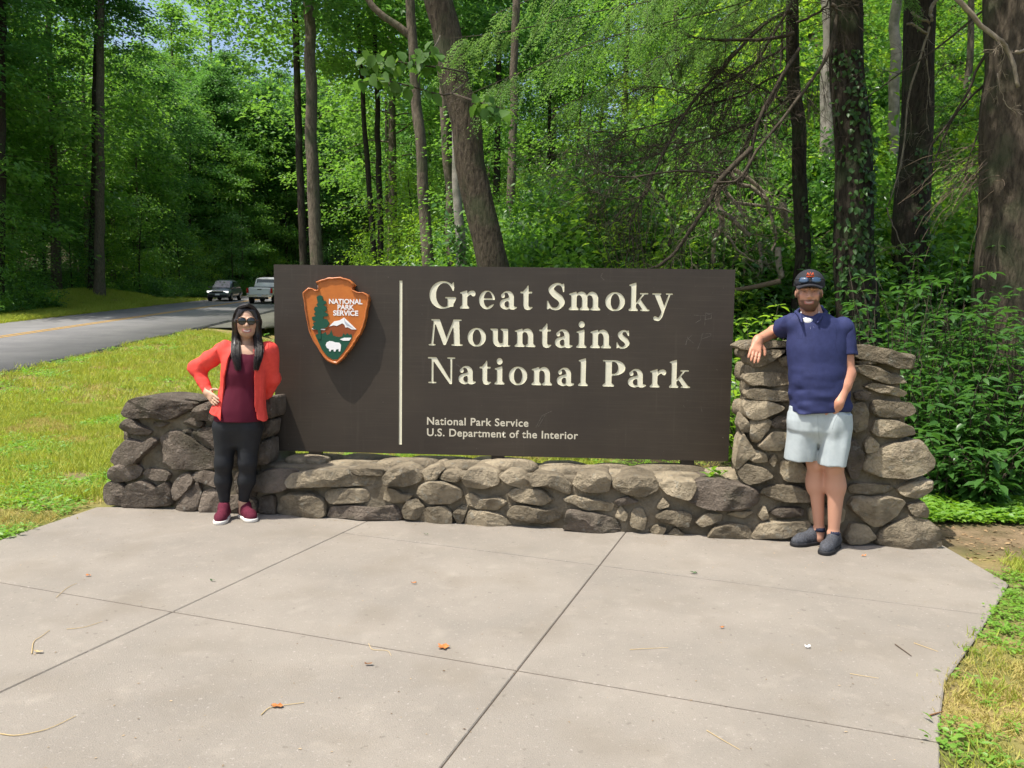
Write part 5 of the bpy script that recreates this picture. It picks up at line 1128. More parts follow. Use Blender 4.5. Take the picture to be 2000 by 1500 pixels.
# chest mark and buttons sit on the shirt surface
bt = MB()
dg = bpy.context.evaluated_depsgraph_get()
def on_shirt(px, py):
    o3 = Vector((0, 0, CAMZ)); d = Vector(ray(px, py)).normalized(); mw = polo.matrix_world if polo.parent is None else Matrix.Translation(man.location)
    hit, loc, nr, _ = polo.ray_cast(mw.inverted() @ o3, d, distance=20.0); return (np.array(loc)-np.array(nr)*0+np.array(nr)*0.0015, np.array(nr)) if hit else (np.array(Mp(px, py, -0.18))-np.array(man.location), np.array((0, -1, 0)))
for px, py in ((1563, 636), (1561, 647)):
    p_, n_ = on_shirt(px, py); V_, f_ = disc(p_, n_, 0.005, 0.005, 0.002, 12); bt.add(V_, f_)
bt.obj('button', mat('navy_button', (0.05, 0.06, 0.16), 0.4), man, True)
lgm = MB()
for pts in ([(1582.5, 638), (1583.4, 641.8), (1588.6, 641.8), (1589.5, 638)], [(1582.5, 644.6), (1583.4, 640.8), (1588.6, 640.8), (1589.5, 644.6)]):
    lgm.tube([on_shirt(*q)[0] for q in pts], 0.0017, 5)
lgm.obj('chest_emblem', mat('white_print', (0.72, 0.74, 0.8), 0.6), man, True)
M_nseam = mat('navy_seam', (0.018, 0.022, 0.075), 0.8); M_sseam = mat('shorts_seam', (0.30, 0.34, 0.35), 0.8); sho = [o for o in man.children if o.name.startswith('shorts')][0]; bpy.context.view_layer.update()
trim(polo, man, [(1572, 632), (1569, 645), (1567, 660)], 0.0022, M_nseam, 'seam'); trim(polo, man, [(1558, 631), (1556, 645), (1556, 660), (1567, 661)], 0.0020, M_nseam, 'seam'); trim(polo, man, [(1624, 625), (1634, 645), (1632, 672), (1636, 690)], 0.0022, M_nseam, 'seam'); trim(polo, man, [(1546, 797), (1580, 799), (1615, 799), (1645, 796)], 0.0018, M_nseam, 'hem_stitch')
trim(sho, man, [(1597, 812), (1598, 835), (1600, 858)], 0.0022, M_sseam, 'seam'); trim(sho, man, [(1536, 893), (1560, 895), (1592, 894)], 0.0018, M_sseam, 'hem_stitch'); trim(sho, man, [(1600, 901), (1620, 903), (1643, 900)], 0.0018, M_sseam, 'hem_stitch'); trim(sho, man, [(1638, 808), (1630, 822), (1626, 838)], 0.0025, M_sseam, 'pocket_edge')
# ------------------------------------------------------------------ vegetation materials
def barkmat(name, c1, c2, zs=0.9, fs=9.0, bump=1.0):
    M = bpy.data.materials.new(name); M.use_nodes = True; nt = M.node_tree; L = nt.links.new; b = nt.nodes['Principled BSDF']
    tc = nt.nodes.new('ShaderNodeTexCoord'); mp = nt.nodes.new('ShaderNodeMapping'); mp.inputs['Scale'].default_value = (fs, fs, zs); L(tc.outputs['Object'], mp.inputs[0])
    n = nt.nodes.new('ShaderNodeTexNoise'); n.inputs['Scale'].default_value = 3.0; n.inputs['Detail'].default_value = 8; n.inputs['Roughness'].default_value = 0.65; L(mp.outputs[0], n.inputs['Vector'])
    n3 = nt.nodes.new('ShaderNodeTexNoise'); n3.inputs['Scale'].default_value = 2.2; n3.inputs['Detail'].default_value = 5; L(tc.outputs['Object'], n3.inputs['Vector'])
    r = nt.nodes.new('ShaderNodeMapRange'); r.inputs[1].default_value = 0.35; r.inputs[2].default_value = 0.65; L(n.outputs[0], r.inputs[0])
    mx = nt.nodes.new('ShaderNodeMix'); mx.data_type = 'RGBA'; mx.inputs[6].default_value = (*c1, 1); mx.inputs[7].default_value = (*c2, 1); L(r.outputs[0], mx.inputs[0])
    r3 = nt.nodes.new('ShaderNodeMapRange'); r3.inputs[1].default_value = 0.52; r3.inputs[2].default_value = 0.66; r3.inputs[4].default_value = 0.5; L(n3.outputs[0], r3.inputs[0])
    m2 = nt.nodes.new('ShaderNodeMix'); m2.data_type = 'RGBA'; L(mx.outputs[2], m2.inputs[6]); m2.inputs[7].default_value = (0.055, 0.075, 0.035, 1); L(r3.outputs[0], m2.inputs[0])
    L(m2.outputs[2], b.inputs['Base Color']); b.inputs['Roughness'].default_value = 0.95; b.inputs['Specular IOR Level'].default_value = 0.15
    bp = nt.nodes.new('ShaderNodeBump'); bp.inputs['Strength'].default_value = bump; bp.inputs['Distance'].default_value = 0.04; L(n.outputs[0], bp.inputs['Height']); L(bp.outputs[0], b.inputs['Normal'])
    return M
M_bark = barkmat('brown_furrowed_bark', (0.115, 0.092, 0.066), (0.040, 0.031, 0.023), 2.6, 9.0); M_barkd = barkmat('dark_bark', (0.062, 0.050, 0.038), (0.020, 0.016, 0.012), 2.2, 9.0); M_barkg = barkmat('grey_smooth_bark', (0.30, 0.275, 0.235), (0.17, 0.155, 0.13), 3.0, 3.0, 0.35)
M_barkm = barkmat('mottled_grey_brown_bark', (0.17, 0.14, 0.105), (0.075, 0.06, 0.045), 2.0, 6.0, 0.7)
M_dead = mat('bleached_dead_wood', (0.33, 0.275, 0.20), 0.9, var=(0.20, 0.16, 0.12), scale=9, bump=0.4, bscale=60); M_limb = mat('dark_bare_limb', (0.042, 0.032, 0.022), 0.92, var=(0.085, 0.068, 0.048), scale=5, bump=0.5, bscale=50); M_twig = mat('brown_dead_twigs', (0.16, 0.115, 0.075), 0.92, var=(0.09, 0.068, 0.046), scale=7)
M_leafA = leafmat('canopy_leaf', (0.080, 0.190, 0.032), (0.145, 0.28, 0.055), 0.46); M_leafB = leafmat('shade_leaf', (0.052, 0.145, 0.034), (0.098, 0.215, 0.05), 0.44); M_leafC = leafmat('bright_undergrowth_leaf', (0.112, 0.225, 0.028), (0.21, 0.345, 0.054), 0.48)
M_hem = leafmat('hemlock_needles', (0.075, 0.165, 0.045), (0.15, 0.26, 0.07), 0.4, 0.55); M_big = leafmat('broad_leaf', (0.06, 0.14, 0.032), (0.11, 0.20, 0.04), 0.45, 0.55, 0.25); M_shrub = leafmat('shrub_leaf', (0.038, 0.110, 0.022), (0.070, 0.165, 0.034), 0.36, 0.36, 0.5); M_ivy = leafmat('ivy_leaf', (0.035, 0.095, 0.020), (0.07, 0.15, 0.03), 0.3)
M_grass = leafmat('grass_blade', (0.22, 0.32, 0.045), (0.42, 0.42, 0.09), 0.30, 0.6, 0.2); M_weed = leafmat('weed_leaf', (0.12, 0.26, 0.03), (0.21, 0.36, 0.06), 0.35, 0.45); M_straw = leafmat('dry_grass_blade', (0.46, 0.37, 0.14), (0.33, 0.33, 0.08), 0.25, 0.7, 0.2)
# ------------------------------------------------------------------ leaves
def nrm(a): return a/(np.linalg.norm(a, axis=-1, keepdims=True)+1e-9)
def leaves(pos, ax, up, L, W, fold=0.18, pointed=False):
    """one folded blade for each position"""
    n = len(pos); ax = nrm(ax); si = nrm(np.cross(up, ax)); no = nrm(np.cross(ax, si)); L = np.broadcast_to(L, (n,))[:, None]; W = np.broadcast_to(W, (n,))[:, None]
    if not pointed:
        V = np.stack([pos, pos+ax*L*0.48+si*W*0.5+no*W*fold, pos+ax*L-no*L*0.06, pos+ax*L*0.48-si*W*0.5+no*W*fold], 1).reshape(-1, 3)
        b = np.arange(n)[:, None]*4; F3 = np.concatenate([b+np.array([[0, 2, 1]]), b+np.array([[0, 3, 2]])]); return V, [F3]
    V = np.stack([pos, pos+ax*L*0.28+si*W*0.42+no*W*fold, pos+ax*L*0.62+si*W*0.40+no*W*fold*0.6, pos+ax*L-no*L*0.16, pos+ax*L*0.62-si*W*0.40+no*W*fold*0.6, pos+ax*L*0.28-si*W*0.42+no*W*fold, pos+ax*L*0.55-no*L*0.03], 1).reshape(-1, 3)
    b = np.arange(n)[:, None]*7; F4 = np.concatenate([b+np.array([[0, 6, 2, 1]]), b+np.array([[0, 5, 4, 6]])]); F3 = np.concatenate([b+np.array([[6, 3, 2]]), b+np.array([[6, 4, 3]])]); return V, [F4, F3]
def leafme(name, pos, ax, up, L, W, m_, fold=0.18, pointed=False):
    V, F = leaves(np.asarray(pos, float), np.asarray(ax, float), np.asarray(up, float), L, W, fold, pointed); me = mesh_np(name, V, F); me.materials.append(m_); return me
# ------------------------------------------------------------------ generic trees (meshes shared by copies)
def tree_meshes(seed, h, r, base, rad, nb, ns, nl, lmat, bmat, leafL=0.17):
    g = np.random.default_rng(seed); tb = MB(); k = 14; zt = np.linspace(0, 1, k)
    cur = np.stack([0.25*np.sin(zt*3+g.uniform(0, 6))*zt, 0.25*np.sin(zt*2.4+g.uniform(0, 6))*zt, zt*h], 1); cur[:, :2] -= cur[0, :2]
    tb.tube(cur, r*(1-0.85*zt)+0.012+0.35*r*np.exp(-zt*28), 9, wob=0.03)
    P, A, U = [], [], []
    for b in range(nb):
        f = base+(1-base)*((b+g.uniform(0, 1))/nb); z = f*h; az = b*2.4+g.normal(0, 0.35); prof_ = math.sin(math.pi*min(1, ((f-base)/(1-base))*0.82+0.20))**0.75
        Lb = rad*prof_*g.uniform(0.65, 1.15)+0.3; o = np.array([np.interp(z, cur[:, 2], cur[:, i]) for i in range(3)]); d = np.array((math.cos(az), math.sin(az), 0)); el_ = g.uniform(0.05, 0.5)+0.5*max(0, f-0.7)
        t = np.linspace(0, 1, 7)[:, None]; br = o+d*Lb*t+np.array((0, 0, 1))*(Lb*(el_*t-0.35*t*t))+g.normal(0, 0.05*Lb, (7, 3))*t
        tb.tube(br, np.linspace(max(0.015, r*0.22*(1-f*0.5)), 0.006, 7), 5, cap=False)
        for s in range(ns):
            q = g.uniform(0.28, 1.05); c = np.array([np.interp(min(q, 1), t[:, 0], br[:, i]) for i in range(3)]); off = g.normal(0, 1, 3)*np.array((0.30, 0.30, 0.12))*Lb*0.55; c = c+off
            n = int(nl*g.uniform(0.6, 1.4)); sr = g.uniform(0.55, 1.05)*(1 if h > 10 else 0.75)
            p = c+g.normal(0, 1, (n, 3))*np.array((sr, sr, 0.34))*0.66; rel = p-c; p[:, 2] -= 0.18*(rel[:, 0]**2+rel[:, 1]**2)
            a = rel*np.array((1, 1, 0))+d*0.3+g.normal(0, 0.35, (n, 3)); a[:, 2] = -0.25+g.normal(0, 0.25, n)
            u = np.tile(np.array((0, 0, 1.0)), (n, 1))+g.normal(0, 0.38, (n, 3)); P.append(p); A.append(a); U.append(u)
    P = np.concatenate(P); A = np.concatenate(A); U = np.concatenate(U); q = g.uniform(0.75, 1.3, len(P))
    return tb.mesh('trunk', True), leafme('crown', P, A, U, leafL*q, leafL*0.66*q, lmat)
def where(x, y):
    px = 1000+FPX*x/y
    for lim, w in ((110, 'near the dark edge trunk'), (260, 'near the bare roadside trunk'), (400, 'short of the grey car'), (560, 'above the two vehicles'), (700, 'above the emblem'), (850, 'above the divider line'), (1030, 'near the leaning trunk'), (1250, 'above the words on the sign'), (1500, 'beyond the bleached dead tree'), (1720, 'behind the man'), (9999, 'behind the taller pier')):
        if px < lim: return w
def rank(v, a, b): return 'front row' if v < a else ('middle row' if v < b else 'back row')
TM = []
for sd_, (h, r, base, rad, nb, ns, nl, lm_, bm2) in enumerate([(20, .20, .16, 4.6, 32, 10, 32, M_leafB, M_barkd), (23, .24, .26, 5.0, 32, 10, 34, M_leafA, M_barkm), (17, .16, .12, 4.0, 30, 10, 32, M_leafA, M_barkm), (21, .20, .45, 4.2, 24, 10, 44, M_leafB, M_barkd)]):
    a_, b_ = tree_meshes(50+sd_, h, r, base, rad, nb, ns, nl, lm_, bm2, 0.25); a_.materials.append(bm2); TM.append((a_, b_, h))
UN = []
for sd_, (h, r, base, rad, nb, ns, nl, lm_) in enumerate([(6.5, .045, .10, 2.3, 16, 7, 30, M_leafA), (4.5, .035, .08, 1.9, 14, 6, 28, M_leafC), (7.5, .05, .15, 2.4, 16, 7, 30, M_leafB)]):
    a_, b_ = tree_meshes(80+sd_, h, r, base, rad, nb, ns, nl, lm_, M_barkd, 0.14); a_.materials.append(M_barkd); UN.append((a_, b_, h))
def plant_tree(name, kind, x, y, sc_, rz, label, group, sink=0.15, cat='tree'):
    p = onH(x, y); e_ = empty(name, (p[0], p[1], p[2]-sink), rz, sc_); tag(e_, label, cat, group, kind='thing'); a_, b_, _ = kind
    link(bpy.data.objects.new('trunk', a_), e_); link(bpy.data.objects.new('crown', b_), e_); return e_
def spots(n, f, dmin, tries=6000, seed=1):
    g = np.random.default_rng(seed); out = []
    for _ in range(tries):
        p = f(g)
        if p is None: continue
        if all((p[0]-q[0])**2+(p[1]-q[1])**2 > dmin*dmin for q in out): out.append(p)
        if len(out) >= n: break
    return out
def xy(s, l):
    ll = l+float(bend(np.array(s))); return RH[0]*s+RN[0]*ll, RH[1]*s+RN[1]*ll
def f_left(g):
    s = g.uniform(18, 112); l = g.uniform(R_OUT+4.2, 52); return xy(s, l)
def f_leftfront(g):
    s = g.uniform(18, 100); l = g.uniform(R_OUT+2.8, R_OUT+8); x, y = xy(s, l); return (x, y)
def inview(x, y, m_=0.80): return y > 2 and abs(x) < m_*y+3
n_ = 0
for x, y in spots(112, f_left, 3.6, seed=3):
    if not inview(x, y): continue
    k = n_ % 4; plant_tree('tree', TM[k], x, y, rng.uniform(0.85, 1.25), rng.uniform(0, 6.28), 'woodland tree beyond the road, %s, %s' % (rank(y, 38, 62), where(x, y)), 'trees in the woods beyond the road'); n_ += 1
for x, y in spots(40, f_leftfront, 2.4, seed=5):
    if not inview(x, y): continue
    s_, l_ = sl_of(np.array(x), np.array(y))
    if 44 < s_ < 58 and l_ < 24: continue
    plant_tree('understory_tree', UN[n_ % 3], x, y, rng.uniform(0.8, 1.3), rng.uniform(0, 6.28), 'low roadside understory tree, %s, %s' % (rank(y, 32, 50), where(x, y)), 'understory trees along the road'); n_ += 1
def f_hill(g):
    y = g.uniform(23, 85); x = g.uniform(-14, 62); s, l = sl_of(np.array(x), np.array(y))
    return (x, y) if l < 4.0 and x > -0.27*y and (x < -1 or y > 38) else None
for x, y in spots(62, f_hill, 4.6, seed=8):
    if not inview(x, y): continue
    plant_tree('tree', TM[(1, 3, 3)[n_ % 3]], x, y, rng.uniform(0.75, 1.1), rng.uniform(0, 6.28), 'slender hillside tree, %s, %s' % (rank(y, 36, 56), where(x, y)), 'trees on the hillside'); n_ += 1
def f_hill2(g):
    y = g.uniform(15, 60); x = g.uniform(-9, 38); s, l = sl_of(np.array(x), np.array(y)); return (x, y) if l < 5.0 and x > -0.255*y else None
for x, y in spots(60, f_hill2, 2.7, seed=9):
    if not inview(x, y): continue
    plant_tree('understory_tree', UN[(1, 0, 1)[n_ % 3]], x, y, rng.uniform(0.5, 0.95), rng.uniform(0, 6.28), 'small leafy hillside tree, %s, %s' % (rank(y, 25, 40), where(x, y)), 'small trees on the hillside'); n_ += 1
def f_end(g):
    s = g.uniform(84, 125); l = g.uniform(-14, 40); x, y = RH[0]*s+RN[0]*l, RH[1]*s+RN[1]*l; s2, l2 = sl_of(np.array(x), np.array(y)); return (x, y) if (l2 < R_IN-3 or l2 > R_OUT+3) else None
for x, y in spots(44, f_end, 3.8, seed=12):
    plant_tree('tree', TM[n_ % 4], x, y, rng.uniform(0.95, 1.3), rng.uniform(0, 6.28), 'distant tree at the road bend, %s, %s' % (rank(y, 95, 110), where(x, y)), 'trees at the bend of the road'); n_ += 1
for px, Y_, s_c in ((352, 90, 1.35), (402, 96, 1.5), (452, 88, 1.3), (425, 104, 1.65)):
    plant_tree('tree', TM[n_ % 3], (px-1000)/FPX*Y_, Y_, s_c, rng.uniform(0, 6.28), 'tall tree below the patch of sky at the top', 'tall trees below the patch of sky'); n_ += 1
# ------------------------------------------------------------------ trees that stand out one by one
def trunk_pts(base_px, top_px, Y, extra=9.0, lean_y=0.0, n=22, curve=0.0):
    (x0, y0), (x1, y1) = base_px, top_px; a = PY(x0, y0, Y); b = PY(x1, y1, Y+lean_y); d = (b-a)/(b[2]-a[2])
    g0_ = a.copy()
    for _ in range(8): zg = float(H(np.array([g0_[0]]), np.array([g0_[1]]))[0])-0.25; g0_ = a+d*(zg-a[2])
    top = b+d*extra*0.9; z = np.linspace(0, 1, n)[:, None]; P = g0_+(top-g0_)*z; P[:, 0] += curve*np.sin(z[:, 0]*math.pi); P[1:, :2] += rng.normal(0, 0.02, (n-1, 2)); return P
def hero(name, base_px, top_px, Y, w0, w1, m_, label, crown=None, cs=0.8, extra=9.0, lean_y=0.0, curve=0.0, flare=0.35, cz=None):
    P = trunk_pts(base_px, top_px, Y, extra, lean_y, curve=curve); px = 1.0/FPX*Y; k = len(P); hz = np.linspace(0, 1, k)
    za = PY(*base_px, Y)[2]; zb = PY(*top_px, Y)[2]; r = np.interp(P[:, 2], [za, zb, P[-1, 2]], [w0*px/2, w1*px/2, w1*px/2*0.45]); r = r*(1+flare*np.exp(-(P[:, 2]-P[0, 2])/0.45))
    e_ = empty(name, tuple(P[0])); tag(e_, label, 'tree', kind='thing'); mb = MB(); Q = spline(P-P[0], 60); rr = np.interp(np.linspace(0, 1, 60), hz, r); mb.tube(Q, rr, 18, wob=0.0)
    V = mb.v[0]; c_ = np.repeat(Q, 18, 0); nz = vnoise(np.column_stack([V[:, :2]*np.array((9, 9)), V[:, 2]*1.1]), int(w0)); mb.v[0] = V+nrm(V-c_)*(nz*0.09*np.repeat(rr, 18))[:, None]
    mb.obj('trunk', m_, e_, True)
    if crown is not None:
        a_, b_, hh = crown; o = link(bpy.data.objects.new('crown', b_), e_); o.scale = (cs, cs, cs*0.8); tz = (P[-1]-P[0]); zc = tz[2]-hh*cs*0.8*0.88 if cz is None else cz; o.location = (np.interp(zc+5, P[:, 2]-P[0, 2], P[:, 0]-P[0, 0]), np.interp(zc+5, P[:, 2]-P[0, 2], P[:, 1]-P[0, 1]), zc); o.rotation_euler = (0, 0, rng.uniform(0, 6.28))
    return e_, P, r
HT = {}
def tr(key, *a, **k): HT[key] = hero(*a, **k)
tr('a', 'tree', (962, 520), (856, 0), 10.5, 60, 53, M_bark, 'thick brown trunk leaning to one side behind the middle of the sign', TM[3], 0.4, extra=7, cz=6.5)
tr('b', 'tree', (617, 515), (603, 0), 24, 24, 20, M_barkm, 'straight mottled trunk rising behind the edge of the sign beside the emblem', TM[3], 0.8, extra=6)
tr('c', 'tree', (593, 515), (576, 0), 29, 15, 12, M_barkd, 'thin dark trunk close beside the mottled trunk near the road', TM[2], 0.85, extra=7)
tr('d', 'tree', (194, 590), (196, 60), 47.5, 19, 13, M_barkm, 'roadside tree with a bare straight trunk on the far verge', TM[3], 0.95, extra=9)
tr('d2', 'tree', (178, 592), (188, 100), 48.5, 12, 9, M_barkd, 'dark ivy-clad trunk just behind the straight roadside tree', TM[0], 0.8, extra=9)
tr('e', 'tree', (838, 518), (800, 0), 17, 24, 17, M_barkm, 'forked grey-brown trunk beside the thick leaning trunk', TM[3], 0.35, extra=6)
tr('f', 'tree', (882, 505), (864, 150), 15.5, 19, 15, M_barkm, 'slim trunk between the forked trunk and the leaning trunk', TM[3], 0.35, extra=9)
tr('f2', 'tree', (902, 518), (890, 250), 14, 20, 16, M_barkg, 'pale sunlit trunk with ivy, half hidden by the leaning trunk', TM[3], 0.35, extra=10)
tr('g', 'tree', (724, 405), (706, 150), 33, 11, 8, M_barkd, 'thin dark trunk in the gap above the emblem', TM[2], 0.8, extra=9)
tr('g2', 'tree', (741, 402), (734, 150), 34, 12, 9, M_barkd, 'dark twin-looking trunk in the gap above the divider line', TM[2], 0.8, extra=9)
tr('h', 'tree', (998, 410), (1008, 0), 23, 17, 14, M_barkm, 'slim straight trunk on the slope above the word Great', TM[3], 0.35, extra=6)
tr('i', 'hemlock_tree', (1564, 540), (1546, 0), 11.0, 29, 24, M_barkd, 'dark hemlock with many bare drooping limbs behind the man', None, extra=8)
tr('j', 'tree', (1610, 490), (1613, 0), 15, 27, 20, M_barkg, 'pale grey smooth trunk in the sun behind the man', TM[3], 0.3, extra=9)
tr('k', 'tree', (1676, 590), (1650, 0), 10.2, 76, 58, M_barkd, 'massive dark trunk with climbing ivy behind the stone pier', TM[3], 0.42, extra=8, cz=7.0)
tr('l', 'tree', (1738, 430), (1751, 0), 17, 22, 18, M_barkg, 'grey slender trunk between the two massive dark trunks', TM[3], 0.3, extra=9)
tr('m', 'tree', (1776, 560), (1801, 0), 12, 66, 54, M_barkd, 'dark furrowed trunk with a hanging pale branch', TM[3], 0.42, extra=9, cz=8.0)
tr('n', 'tree', (1890, 260), (1895, 0), 21, 13, 11, M_barkm, 'thin distant trunk between the furrowed trunk and the largest trunk', TM[3], 0.6, extra=8)
tr('o', 'tree', (1962, 640), (1980, 0), 8.6, 112, 98, M_bark, 'largest brown trunk at the edge of the picture over the leafy shrubs', TM[0], 0.7, extra=6, cz=4.6)
tr('p', 'tree', (2, 300), (4, 0), 38, 16, 13, M_barkd, 'dark trunk at the picture edge over the near bend of the road', TM[0], 0.7, extra=6)
def limb(mb, px, r0, r1, Y, n=26, twigs=0, tl=0.5, tr_=0.005, org=np.zeros(3), droop=0.3, gen=2):
    P = spline([PY(q[0], q[1], (q[2] if len(q) > 2 else Y)) for q in px], n)-org; P = P+np.cumsum(rng.normal(0, 0.006, P.shape), 0); R = np.linspace(r0, r1, n); mb.tube(P, R, 7 if r0 > 0.015 else 5)
    def twig(p, d, L, r, g):
        k = 6; t = np.linspace(0, 1, k)[:, None]; q = p+d*L*t+np.array((0, 0, -1))*droop*L*t*t+np.cumsum(rng.normal(0, 0.025*L, (k, 3)), 0)*1.2; mb.tube(q, np.linspace(r, max(0.0012, r*0.35), k), 4, cap=False)
        if g > 0:
            for _ in range(rng.integers(2, 5)):
                i = rng.integers(1, k-1); dd = d+rng.normal(0, 0.55, 3); twig(q[i], dd/np.linalg.norm(dd), L*rng.uniform(0.35, 0.7), r*0.6, g-1)
    for _ in range(twigs):
        i = rng.integers(2, n-1); d = nrm((P[i]-P[i-1])[None])[0]*0.7+rng.normal(0, 0.6, 3); twig(P[i], d/np.linalg.norm(d), tl*rng.uniform(0.5, 1.3), tr_, gen)
    return P
c8 = lambda *p: [(800+.36*a, .36*b) for a, b in p]; c7 = lambda *p: [(1400+.3733*a, .3733*b) for a, b in p]
ei, Pi, _ = HT['i']; oi_ = np.array(ei.location)
for px, r0, r1, Y, tw, tl in (
    (c8((2080,60),(1940,120),(1700,370),(1500,620),(1400,800),(1300,1000),(1200,1180),(1180,1330)), .030, .008, 10.3, 34, .75), (c8((2080,180),(1940,210),(1750,225),(1600,210),(1490,180)), .030, .012, 10.0, 14, .6),
    (c8((2090,300),(1940,560),(1860,800),(1830,960),(1750,1000),(1690,960),(1500,940),(1200,965),(1050,930),(950,780)), .032, .006, 9.8, 34, .7), (c8((1860,800),(1690,980),(1640,1080),(1530,1250),(1440,1370),(1350,1450)), .040, .020, 9.6, 12, .5),
    (c8((1310,1000),(1270,1070),(1150,1100),(1000,1060),(930,980)), .014, .005, 10.1, 14, .5), (c8((2080,380),(1940,430),(1800,520),(1600,560),(1400,650),(1200,700),(1000,700)), .022, .005, 10.6, 40, .8),
    (c8((2090,500),(1900,640),(1700,720),(1500,780),(1300,850),(1080,880)), .018, .004, 10.9, 44, .8), (c8((2080,240),(1900,330),(1700,450),(1550,520),(1380,490),(1240,480)), .020, .005, 10.4, 26, .7),
    (c7((390,20),(300,200),(200,350),(100,430),(0,450)), .022, .008, 10.2, 22, .6), (c7((430,250),(300,500),(180,700),(100,870),(0,960)), .026, .012, 9.9, 16, .5), (c7((380,560),(250,480),(120,420),(0,380)), .016, .007, 10.5, 18, .6),
    (c7((600,20),(640,60),(600,280),(480,470),(370,600),(220,780),(130,930),(0,960)), .030, .014, 9.3, 16, .5), (c7((420,120),(560,60),(640,-20)), .02, .01, 9.8, 6, .4)):
    mb = MB(); limb(mb, px, r0*.85, r1, Y, 26, int(tw*1.4), tl, 0.0055, oi_, 0.45, 2); mb.obj('bare_limb', M_limb, ei, True)
em, _, _ = HT['m']; om = np.array(em.location)
for px, r0, r1, Y, tw, tl, mm in ((c7((1020,60),(1060,100),(1110,130),(1080,250),(1000,500),(970,800),(890,1080)), .022, .008, 11.2, 5, .5, M_dead), (c7((890,1080),(920,1180),(980,1290),(1050,1340)), .010, .004, 11.2, 2, .3, M_dead), (c7((1080,250),(1120,400),(1115,620),(1130,680)), .008, .004, 11.2, 2, .3, M_dead), (c7((1170,-20),(1120,60),(1110,130)), .03, .022, 11.2, 0, .3, M_dead), (c7((990,130),(1040,140),(1100,160)), .016, .02, 11.2, 0, .3, M_dead)):
    mb = MB(); limb(mb, px, r0, r1, Y, 20, tw, tl, 0.004, om); mb.obj('hanging_branch', mm, em, True)
eo, _, _ = HT['o']; oo = np.array(eo.location)
for px, r0, r1, Y, tw, tl, mm in ((c7((1500,250),(1400,320),(1300,560),(1160,760),(1130,870)), .020, .007, 8.9, 10, .5, M_limb), (c7((1500,380),(1400,450),(1250,600),(1150,800),(1130,960)), .018, .006, 9.1, 12, .5, M_limb), (c7((1500,560),(1380,660),(1310,860),(1300,960)), .012, .005, 8.8, 10, .5, M_limb),
    (c7((1500,0),(1390,60),(1150,260),(900,430),(780,510)), .016, .005, 9.4, 8, .5, M_limb), (c7((1250,-10),(1450,180),(1560,270),(1600,450)), .026, .018, 8.0, 4, .3, M_dead), (c7((1560,270),(1640,240),(1700,250)), .018, .010, 8.0, 3, .3, M_dead), (c7((1470,380),(1500,500),(1580,600)), .006, .003, 8.1, 3, .2, M_dead)):
    mb = MB(); limb(mb, px, r0, r1, Y, 22, tw, tl, 0.004, oo); mb.obj('bare_limb', mm, eo, True)
mb = MB()
for _ in range(46):                       # tangle of fine dead twigs on the largest trunk
    p0 = PY(1915+rng.normal(0, 14), 330+rng.normal(0, 26), 8.3)-oo; d = np.array((-1, -0.3, -0.35))+rng.normal(0, 0.35, 3); d /= np.linalg.norm(d); L_ = rng.uniform(0.3, 0.95); t = np.linspace(0, 1, 7)[:, None]
    mb.tube(p0+d*L_*t-np.array((0, 0, 1))*0.35*L_*t*t+np.cumsum(rng.normal(0, 0.02*L_, (7, 3)), 0), np.linspace(0.004, 0.0015, 7), 4, cap=False)
mb.obj('twig_tangle', M_twig, eo)
# ivy on trunks
def ivy(key, z0, z1, n, az0=-2.2, az1=-1.0, L=0.085):
    e_, P, r = HT[key]; z = np.sort(rng.uniform(z0, z1, n)); c = np.stack([np.interp(z, P[:, 2], P[:, i]) for i in range(3)], 1); rad = np.interp(z, P[:, 2], r); az = rng.normal((az0+az1)/2, (az1-az0)/3, n)+0.35*np.sin(z*2.3)
    o_ = np.stack([np.cos(az), np.sin(az), 0*az], 1); pos = c+o_*(rad+0.02)[:, None]-np.array(e_.location); ax = np.array((0, 0, -1.0))+o_*0.35+rng.normal(0, 0.5, (n, 3)); me = leafme('ivy', pos, ax, o_+rng.normal(0, 0.25, (n, 3)), L*rng.uniform(0.6, 1.2, n), L*0.75*rng.uniform(0.7, 1.1, n), M_ivy, pointed=True); link(bpy.data.objects.new('ivy', me), e_)
ivy('k', 1.4, 5.0, 520, -2.5, -0.6); ivy('i', 0.6, 3.6, 200, -1.9, 0.2, 0.07); ivy('m', 1.2, 4.2, 160); ivy('f2', 0.8, 3.2, 220, -2.8, -1.2); ivy('d2', 1, 9, 500, -3, 0.5, 0.16)
# fork of tree e
e_, P, _ = HT['e']; mb = MB(); limb(mb, [(806, 75), (775, 50), (735, 20), (715, -10), (690, -60)], .085, .06, 17, 14, 0, org=np.array(e_.location)); mb.obj('fork', M_barkm, e_, True)
